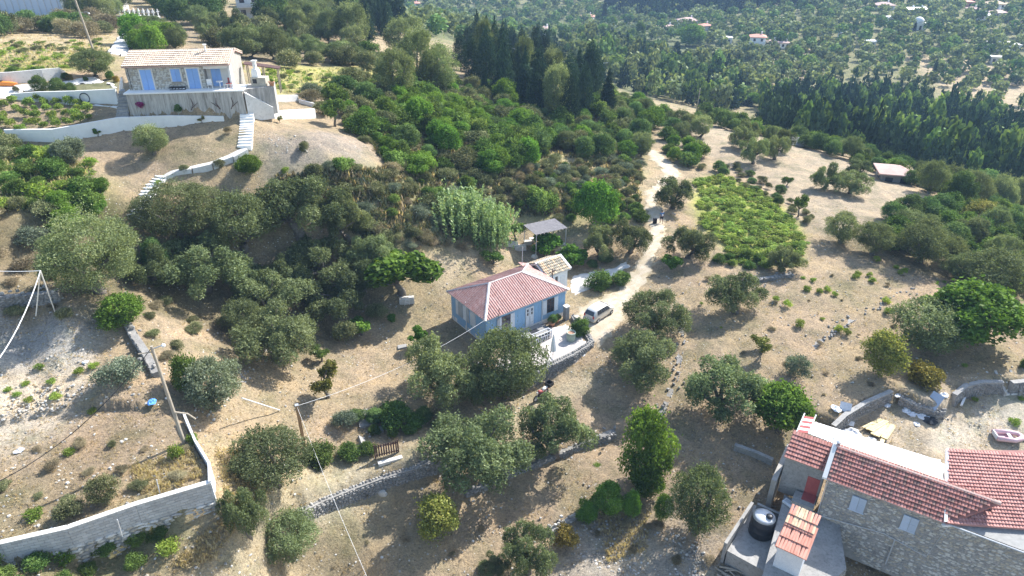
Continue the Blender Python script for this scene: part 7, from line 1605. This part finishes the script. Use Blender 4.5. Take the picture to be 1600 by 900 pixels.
# ------------------------------------------------------------------ houses across the valley and on the ridge
def far_house(px, py, wpx, hpx, label, roof='hip', wall='white', rmat='tile_orange', ang=0, storeys=1, depth=.75, name='far_house', chim=True):
    """px, py: middle of the foot of the front wall; wpx: front width in the photograph"""
    g = G(px, py); s = FPX/pix(g)[2]; Wm = max(4.4, wpx/s); D = Wm*depth; h = max(2.8*storeys, hpx/s*.62)
    t = thing(name, label, 'house', (g.x, g.y, g.z), R(ang)); x0, x1 = -Wm/2, Wm/2
    m = MB(); m.box(wall, x0, x1, 0, D, -3, h); m.build('wall', t)
    n = max(2, int(Wm/3.2))
    for f in range(storeys):
        for i in range(n):
            c = x0+Wm*(i+.5)/n; z = f*h/storeys+h/storeys*.3; dd = (i % 3 == 1 and f == 0)
            m = MB(); m.box('glass', c-.55, c+.55, -.06, .05, .05 if dd else z, z+h/storeys*.45); w = m.build('door' if dd else 'window', t)
        if f: m = MB(); m.box('white', x0+.3, x1-.3, -1.3, -.01, f*h/storeys-.12, f*h/storeys); m.build('balcony', t); m = MB(); m.box('white_old', x0+.3, x1-.3, -1.32, -1.24, f*h/storeys, f*h/storeys+.9); m.build('balustrade', t)
    for i in range(max(1, int(D/3.5))):
        y = D*(i+.5)/max(1, int(D/3.5))
        for sx in (x0-.05, x1-.04): m = MB(); m.box('glass', sx, sx+.09, y-.5, y+.5, h*.35, h*.75); m.build('window', t)
    o = .6; r = min(Wm, D)*.20
    if roof == 'hip':
        k = D/2; a, b = (x0-o, x1+o); m = MB(); R1_, R2_ = (x0+k*.9, D/2, h+r), (x1-k*.9, D/2, h+r)
        if R1_[0] > R2_[0]: R1_ = R2_ = (0, D/2, h+r)
        vs = [(a, -o, h), (b, -o, h), (b, D+o, h), (a, D+o, h), (a, -o, h-.18), (b, -o, h-.18), (b, D+o, h-.18), (a, D+o, h-.18), R1_, (R2_[0]+.01, R2_[1], R2_[2])]
        m.add(vs, [(0, 1, 9, 8), (1, 2, 9), (2, 3, 8, 9), (3, 0, 8), (0, 4, 5, 1), (1, 5, 6, 2), (2, 6, 7, 3), (3, 7, 4, 0), (7, 6, 5, 4)], rmat); rf = m.build('roof', t)
    elif roof == 'gable':
        m = MB(); m.slab(rmat, [(x0-o, -o, h-.1), (x1+o, -o, h-.1), (x1+o, D/2, h+r), (x0-o, D/2, h+r)], .2); m.slab(rmat, [(x0-o, D/2, h+r), (x1+o, D/2, h+r), (x1+o, D+o, h-.1), (x0-o, D+o, h-.1)], .2); rf = m.build('roof', t)
    else:
        m = MB(); m.box(rmat, x0-.3, x1+.3, -.3, D+.3, h, h+.25); rf = m.build('roof', t)
    if roof != 'flat' and chim: m = MB(); m.box('white', Wm*.18, Wm*.18+.7, D*.55, D*.55+.6, h, h+r+1.0); m.build('chimney', rf)
    FARHOUSE.append((g.x, g.y+D/2, Wm*.62)); FARHOUSE.append((g.x, g.y-Wm*.4, Wm*.45)); FARHOUSE.append((g.x, g.y-Wm*.9, Wm*.35)); return t
FH = """846 57 28 16|white pavilion like house with a brown hip roof behind the dark conifers|hip|white|tile_pink
917 33 20 9|low house with terracotta roof left of the valley cypress|hip|white|tile_orange
965 50 22 12|low pale flat roofed house in the valley trees|flat|concrete_pale|concrete_pale
1043 52 26 13|brown roofed house left of the large bright tree|hip|white|tile_pink
1078 42 28 14|pinkish roofed house with chimney in the valley|hip|white|tile_pink
1104 48 18 8|small roofed house right of the pinkish roofed one|hip|concrete_pale|tile_orange
1134 68 18 12|small white house half hidden by dark trees|flat|white|white
1206 76 24 7|low wing beside the white three storey house|hip|concrete_pale|tile_pink
1226 76 14 9|small white house beyond the three storey house|hip|white|tile_pink
1208 82 12 9|tiny white arcaded building by the three storey house|flat|white|white
1320 60 11 4|little white shed on the far slope|flat|white|white
1358 74 18 10|white cubic house before the far olive groves|flat|white|white
1384 16 26 9|white house with red roof near the top edge|hip|white|tile_pink
1398 36 20 9|white flat house below the red roofed one|flat|white|white
1425 22 14 5|long grey roofed building left part near the top edge|gable|concrete|metal_grey
1440 22 14 5|long grey roofed building right part near the top edge|gable|concrete|metal_grey
1508 12 24 13|large orange building on the far hilltop|flat|tile_orange|tile_orange
1521 22 17 9|white house below the large orange building|hip|white|tile_pink
1557 14 26 8|pale roofed house near the top right corner|hip|white|tile_straw
1538 32 16 9|white gabled house on the far hilltop|gable|white|concrete_pale
1562 28 22 10|white house with arched terrace on the far hilltop|hip|white|tile_pink
1590 46 20 9|white house at the right edge of the far slope|hip|white|tile_pink
1572 80 40 11|long low pale building at the right of the far slope|flat|white|concrete_pale
1596 8 12 8|white house in the top right corner|flat|white|white
762 62 16 12|pale pink roofed house behind the spire like cypresses|hip|white|tile_orange
648 12 16 8|red roofed house at the top beyond the pines|hip|white|tile_orange
1556 100 16 3|low pale field hut at the far right|flat|concrete_pale|concrete_pale
""".strip().splitlines()
for i, ln in enumerate(FH):
    a, lb, rf, wl, rm = ln.split('|'); px, py, w, h = map(float, a.split())
    far_house(px, py, w, h, lb, rf, wl, rm, (i*37) % 31-15)
far_house(1181, 86, 22, 26, 'white three storey house with balconies in the valley', 'hip', 'white', 'tile_orange', -12, 3, .8)
h = far_house(1400, 284, 34, 11, 'hip roofed house just below the ridge at right with pink tiles', 'hip', 'concrete', 'tile_pink', -14, 1, .9, chim=False); h.location.z -= 1.5
h2 = far_house(1230, 226, 14, 6, 'small pale roof peeping over the ridge hedge', 'gable', 'concrete', 'concrete', -20, 1, .8, chim=False); h2.location.z -= 2.4
# domed chapel
g = G(1437, 47); ch = thing('domed_chapel', 'tiny white domed chapel on the far slope', 'chapel', g); m = MB(); m.box('white', -3.5, 3.5, 0, 6, -2, 3.5); m.build('wall', ch); m = MB(); m.lathe('white', [(2.8, 0), (2.6, 1.2), (1.8, 2.2), (.6, 2.8), (0, 2.85)], 16, (0, 3, 3.5)); m.build('dome', ch, True); m = MB(); m.box('glass', -.6, .6, -.05, .05, 0, 2.2); m.build('door', ch)
# top left: long blue white hall, white church buildings, cemetery
g = G(10, 22); hl = thing('metal_hall', 'large bluish white metal hall behind the hedge at the top left', 'hall', (g.x, g.y, g.z), R(-6))
m = MB(); m.box('metal_hall', -20, 13.5, 0, 22, -2, 6); m.box('white', 13.5, 14.1, -.3, 22, -2, 6.4); m.build('wall', hl); m = MB(); m.slab('metal_hall', [(-20, -.5, 6.05), (14, -.5, 6.05), (14, 11, 8), (-20, 11, 8)], .2); m.slab('metal_hall', [(-20, 11, 8), (14, 11, 8), (14, 22.5, 6.05), (-20, 22.5, 6.05)], .2); m.build('roof', hl)
for i in range(22): m = MB(); x = -19+i*1.5; m.box('metal_grey', x, x+.12, -.08, 0, -1, 6); m.build('seam', hl)
far_house(392, 30, 36, 22, 'tall white building with bell post at the top', 'gable', 'white', 'tile_pink', 12, 2, .6)
far_house(300, 22, 22, 16, 'pink roofed house behind the dark trees at the top', 'hip', 'tile_pink', 'tile_orange', 5, 1, .7)
far_house(425, 25, 12, 16, 'narrow cream building right of the tall white one', 'flat', 'tile_straw', 'concrete_pale', 8, 2, .7)
cw = G(212, 34); wall_run('cemetery_wall', 'low grey wall of the small cemetery at the end of the lane', 'wall', dense([(cw.x-4.2, cw.y, cw.z+1.3, cw.z), (cw.x+4.6, cw.y-.8, cw.z+1.3, cw.z)], 3), .3, 'concrete', None)
for i in range(16):
    x = cw.x-3.9+(i % 8)*1.05; y = cw.y+1.4+(i//8)*2.2; z = gz(x, y)
    t = thing('grave', 'white marble cross among the close rows of the small cemetery', 'grave', (x, y, z), random.uniform(-.1, .1), 'white marble graves of the small cemetery')
    m = MB(); m.box('white', -.35, .35, -.8, .4, 0, .9); m.build('tomb', t); m = MB(); m.box('white', -.09, .09, .2, .34, .9, 2.3); m.box('white', -.32, .32, .21, .33, 1.7, 1.9); m.build('cross', t)
FW = 'small round olive tree on the far side of the valley'
far_field([(1190, 162), (1260, 150), (1400, 152), (1560, 200), (1640, 225), (1640, 335), (1440, 270), (1320, 235), (1230, 212), (1190, 195)], 3.0, ['far_pine', 'far_pine', 'far_pine', 'far_deep'], (3.2, 5.6), (1.3, 2.5), 210, 'pine_tree', 'tall dark pine in the plantation below the ridge', 'pines of the plantation below the ridge', 'pine_plantation', seed=2, tries=26000)
far_field([(860, 75), (960, 68), (1060, 95), (1150, 125), (1190, 160), (1130, 175), (1000, 150), (930, 120)], 4.0, ['far_pine', 'far_deep', 'far_olive'], (4, 7.5), (.9, 1.8), 160, 'dark_tree', 'dark tree filling the ravine in the middle distance', 'dark trees filling the ravine', 'ravine_wood', seed=3)
far_field([(940, -10), (1400, -10), (1150, 20), (1000, 28), (950, 15)], 8, ['far_pine'], (8, 12), (1.3, 1.9), 50, 'pine_tree', 'dark pine in the belt along the top of the far slope', 'pines of the belt on the far slope', 'far_pine_belt', seed=4)
far_field([(560, -10), (1640, -10), (1640, 140), (1400, 120), (1190, 130), (1150, 80), (1050, 70), (880, 60), (760, 70), (560, 40)], 7.2, ['far_olive', 'far_olive', 'far_deep'], (4.5, 9.5), (.75, 1.0), 70, 'olive_tree', FW, 'olive trees on the far side of the valley', 'far_olive_groves', seed=5, tries=26000)
far_field([(1400, 120), (1640, 130), (1640, 200), (1540, 180), (1440, 150)], 9, ['far_olive'], (4.5, 7), (.8, 1.1), 60, 'olive_tree', 'olive tree on the pale terraces at far right', 'olive trees on the pale terraces at far right', 'far_terrace_olives', seed=6)
far_field([(1100, 90), (1320, 70), (1300, 130), (1180, 160), (1100, 130)], 8, ['far_olive'], (5, 7), (.8, 1.1), 30, 'olive_tree', 'olive tree on the bare terraces below the white three storey house', 'olives on the bare terraces below the white three storey house', 'bare_terrace_olives', seed=8)
for x, y, w, h in [(915, 52, 30, 26), (940, 48, 22, 22), (955, 35, 16, 20), (999, 48, 16, 30), (1078, 55, 40, 36), (1175, 155, 26, 22), (1160, 95, 14, 12), (1305, 85, 18, 14)]:
    crown_at('bush', x, y, w, h, {915: 'bright green tree left of the valley houses', 940: 'lower bright green tree in the valley', 955: 'bright tree behind the tall valley cypress', 999: 'upright bright green tree in the valley', 1078: 'large bright green tree before the valley houses', 1175: 'bright green tree at the near foot of the valley', 1160: 'little bright tree by the white three storey house', 1305: 'pale green tree on the far slope'}[x])
for x, y, h in [(943, 25, 42), (1455, 112, 36), (1428, 42, 14), (1525, 18, 14), (1370, 160, 20), (1008, 130, 40)]:
    g = G(x, y+h*.45); s = FPX/pix(g)[2]; put('cypress', g.x, g.y, g.z-.1, max(2.2, h/s*.25), h/s*1.05, 'cypress_tree', {943: 'tall cypress behind the valley houses', 1455: 'dark cypress alone on the pale terraces', 1428: 'cypress beside the small domed chapel', 1525: 'cypress among the hilltop houses', 1370: 'cypress at the rim of the pine plantation', 1008: 'tall cypress in the ravine'}[x], 'tree')
# low dry grass tufts and loose stones over the near ground: one mass each
def strew(name, polys, n, meshes, size, hk=(.6, 1.1), seed=0, sink=.02):
    g0 = np.random.default_rng(seed); allp = []
    tot = sum((max(p[0] for p in q)-min(p[0] for p in q))*(max(p[1] for p in q)-min(p[1] for p in q)) for q in polys)
    for q in polys:
        xs = [p[0] for p in q]; ys = [p[1] for p in q]; k = int(n*(max(xs)-min(xs))*(max(ys)-min(ys))/tot)
        c = np.stack([g0.uniform(min(xs), max(xs), k), g0.uniform(min(ys), max(ys), k)], -1); c = c[inside(c[:, 0], c[:, 1], q)]; allp.append(GG(c))
    p = np.concatenate(allp)
    bad = np.zeros(len(p), bool)
    for w in _road: bad |= inside(p[:, 0], p[:, 1], w)
    p = p[~bad]; items = []
    for q in p:
        w = random.uniform(*size); items.append((random.randrange(len(meshes)), Matrix.Translation((q[0], q[1], q[2]-sink))@Matrix.Rotation(random.uniform(0, 6.28), 4, 'Z')@Matrix.Diagonal((w, w*random.uniform(.7, 1.2), w*random.uniform(*hk), 1))))
    o = bpy.data.objects.new(name, join_copies(name, meshes, items, tones=list(np.random.default_rng(seed+5).normal(0, .18, len(items))))); COL.objects.link(o); o['kind'] = 'stuff'; return o
def tuft(mat, seed, n=7, spread=.5, ln=.9):
    g = np.random.default_rng(seed); p = np.stack([g.normal(0, .18, n), g.normal(0, .18, n), np.full(n, .3)], -1)
    nn = g.normal(size=(n, 3)); nn[:, 2] *= .4; nn /= np.linalg.norm(nn, axis=1)[:, None]
    V, F = leaf_faces(p, nn, np.tile([0, 0, 2.2], (n, 1)), ln, .12, g); return npmesh('tuft', V, F, [mat], tone=np.clip(.5+g.normal(0, .25, n), 0, 1))
TUFT = [tuft('straw', i) for i in range(4)]+[tuft('dry', 9)]
NEAR = [(-40, 900), (-40, 430), (260, 440), (560, 420), (800, 400), (1000, 300), (1400, 330), (1640, 420), (1640, 900)]
strew('dry_grass', [NEAR], 30000, TUFT, (.12, .32), (.35, .7), 1)
strew('tall_dry_grass', [[(200, 730), (300, 700), (318, 745), (230, 780)], [(335, 700), (375, 700), (420, 770), (360, 800)], [(345, 810), (380, 810), (330, 880), (260, 890)], [(930, 805), (1015, 800), (1010, 860), (950, 880)], [(800, 240), (1000, 250), (1000, 300), (820, 300)], [(-20, 52), (175, 55), (170, 106), (-20, 106)], [(1040, 330), (1090, 360), (1120, 410), (1090, 400)]], 5200, TUFT[:4], (.25, .55), (.6, .9), 2)
strew('meadow_grass', [[(400, 108), (600, 108), (600, 130), (450, 148)], [(-20, 70), (170, 70), (170, 106), (-20, 110)], [(-20, 215), (90, 235), (150, 270), (60, 330), (-20, 330)]], 2600, [tuft('fresh', 20), tuft('scrub', 21), tuft('straw', 22)], (.5, 1.0), (.4, .8), 3)
strew('slope_scrub_grass', [[(430, 275), (620, 262), (800, 258), (1000, 250), (1000, 330), (800, 340), (690, 385), (560, 370)], [(500, 150), (700, 140), (960, 190), (1000, 240), (620, 270)]], 11000, [tuft('scrub', 31, 14), tuft('scrub', 32, 14), tuft('straw', 33), tuft('dry', 34), tuft('grey', 35)], (.5, 1.2), (.5, .9), 6)
strew('loose_stones', [NEAR], 3400, ROCKS[:6], (.07, .24), (.5, .9), 4, .05)
strew('rubble_stones', [[(880, 830), (960, 800), (1100, 850), (1100, 900), (900, 900)], [(-20, 600), (150, 600), (100, 640), (-20, 670)], [(1150, 440), (1240, 425), (1240, 440), (1160, 455)], [(420, 215), (500, 205), (510, 235), (430, 240)], [(700, 790), (730, 770), (850, 720), (960, 683), (968, 690), (850, 735), (740, 785)], [(300, 640), (420, 520), (440, 540), (330, 660)]], 3000, ROCKS, (.08, .26), (.5, .9), 5, .05)
# ------------------------------------------------------------------ small groups: say which one, counted along the photograph
ORD = 'leftmost second third fourth fifth sixth seventh eighth ninth tenth eleventh twelfth'.split()
_g = {}
for o in list(COL.objects):
    if o.get('group') and o.get('label') and not o.parent: _g.setdefault((o['group'], o['label']), []).append(o)
for (gname, lb), os_ in _g.items():
    if 2 <= len(os_) <= 12:
        os_.sort(key=lambda o: pix(o.location)[0]); n = len(os_)
        for i, o in enumerate(os_):
            w = 'leftmost' if i == 0 else ('rightmost' if i == n-1 else ORD[i]+' from the left')
            o['label'] = ' '.join((w+' of the '+gname).split()[:16])
# ------------------------------------------------------------------ air between the camera and the far slope
m = MB(); hm, nt, N, L = nodes('thin summer haze'); pv = nd(nt, 'ShaderNodeVolumePrincipled'); pv.inputs['Color'].default_value = (.42, .64, 1.0, 1); pv.inputs['Density'].default_value = .00026; pv.inputs['Anisotropy'].default_value = .0
o = nd(nt, 'ShaderNodeOutputMaterial'); L.new(pv.outputs[0], o.inputs['Volume'])
_hz = [q.co.z for q in bpy.data.objects['ground'].data.vertices]
m.box(hm, -6100, 6100, -6100, 6100, min(_hz)-1, max(max(_hz), H_CAM)+2); hz = m.build('haze'); hz['kind'] = 'stuff'
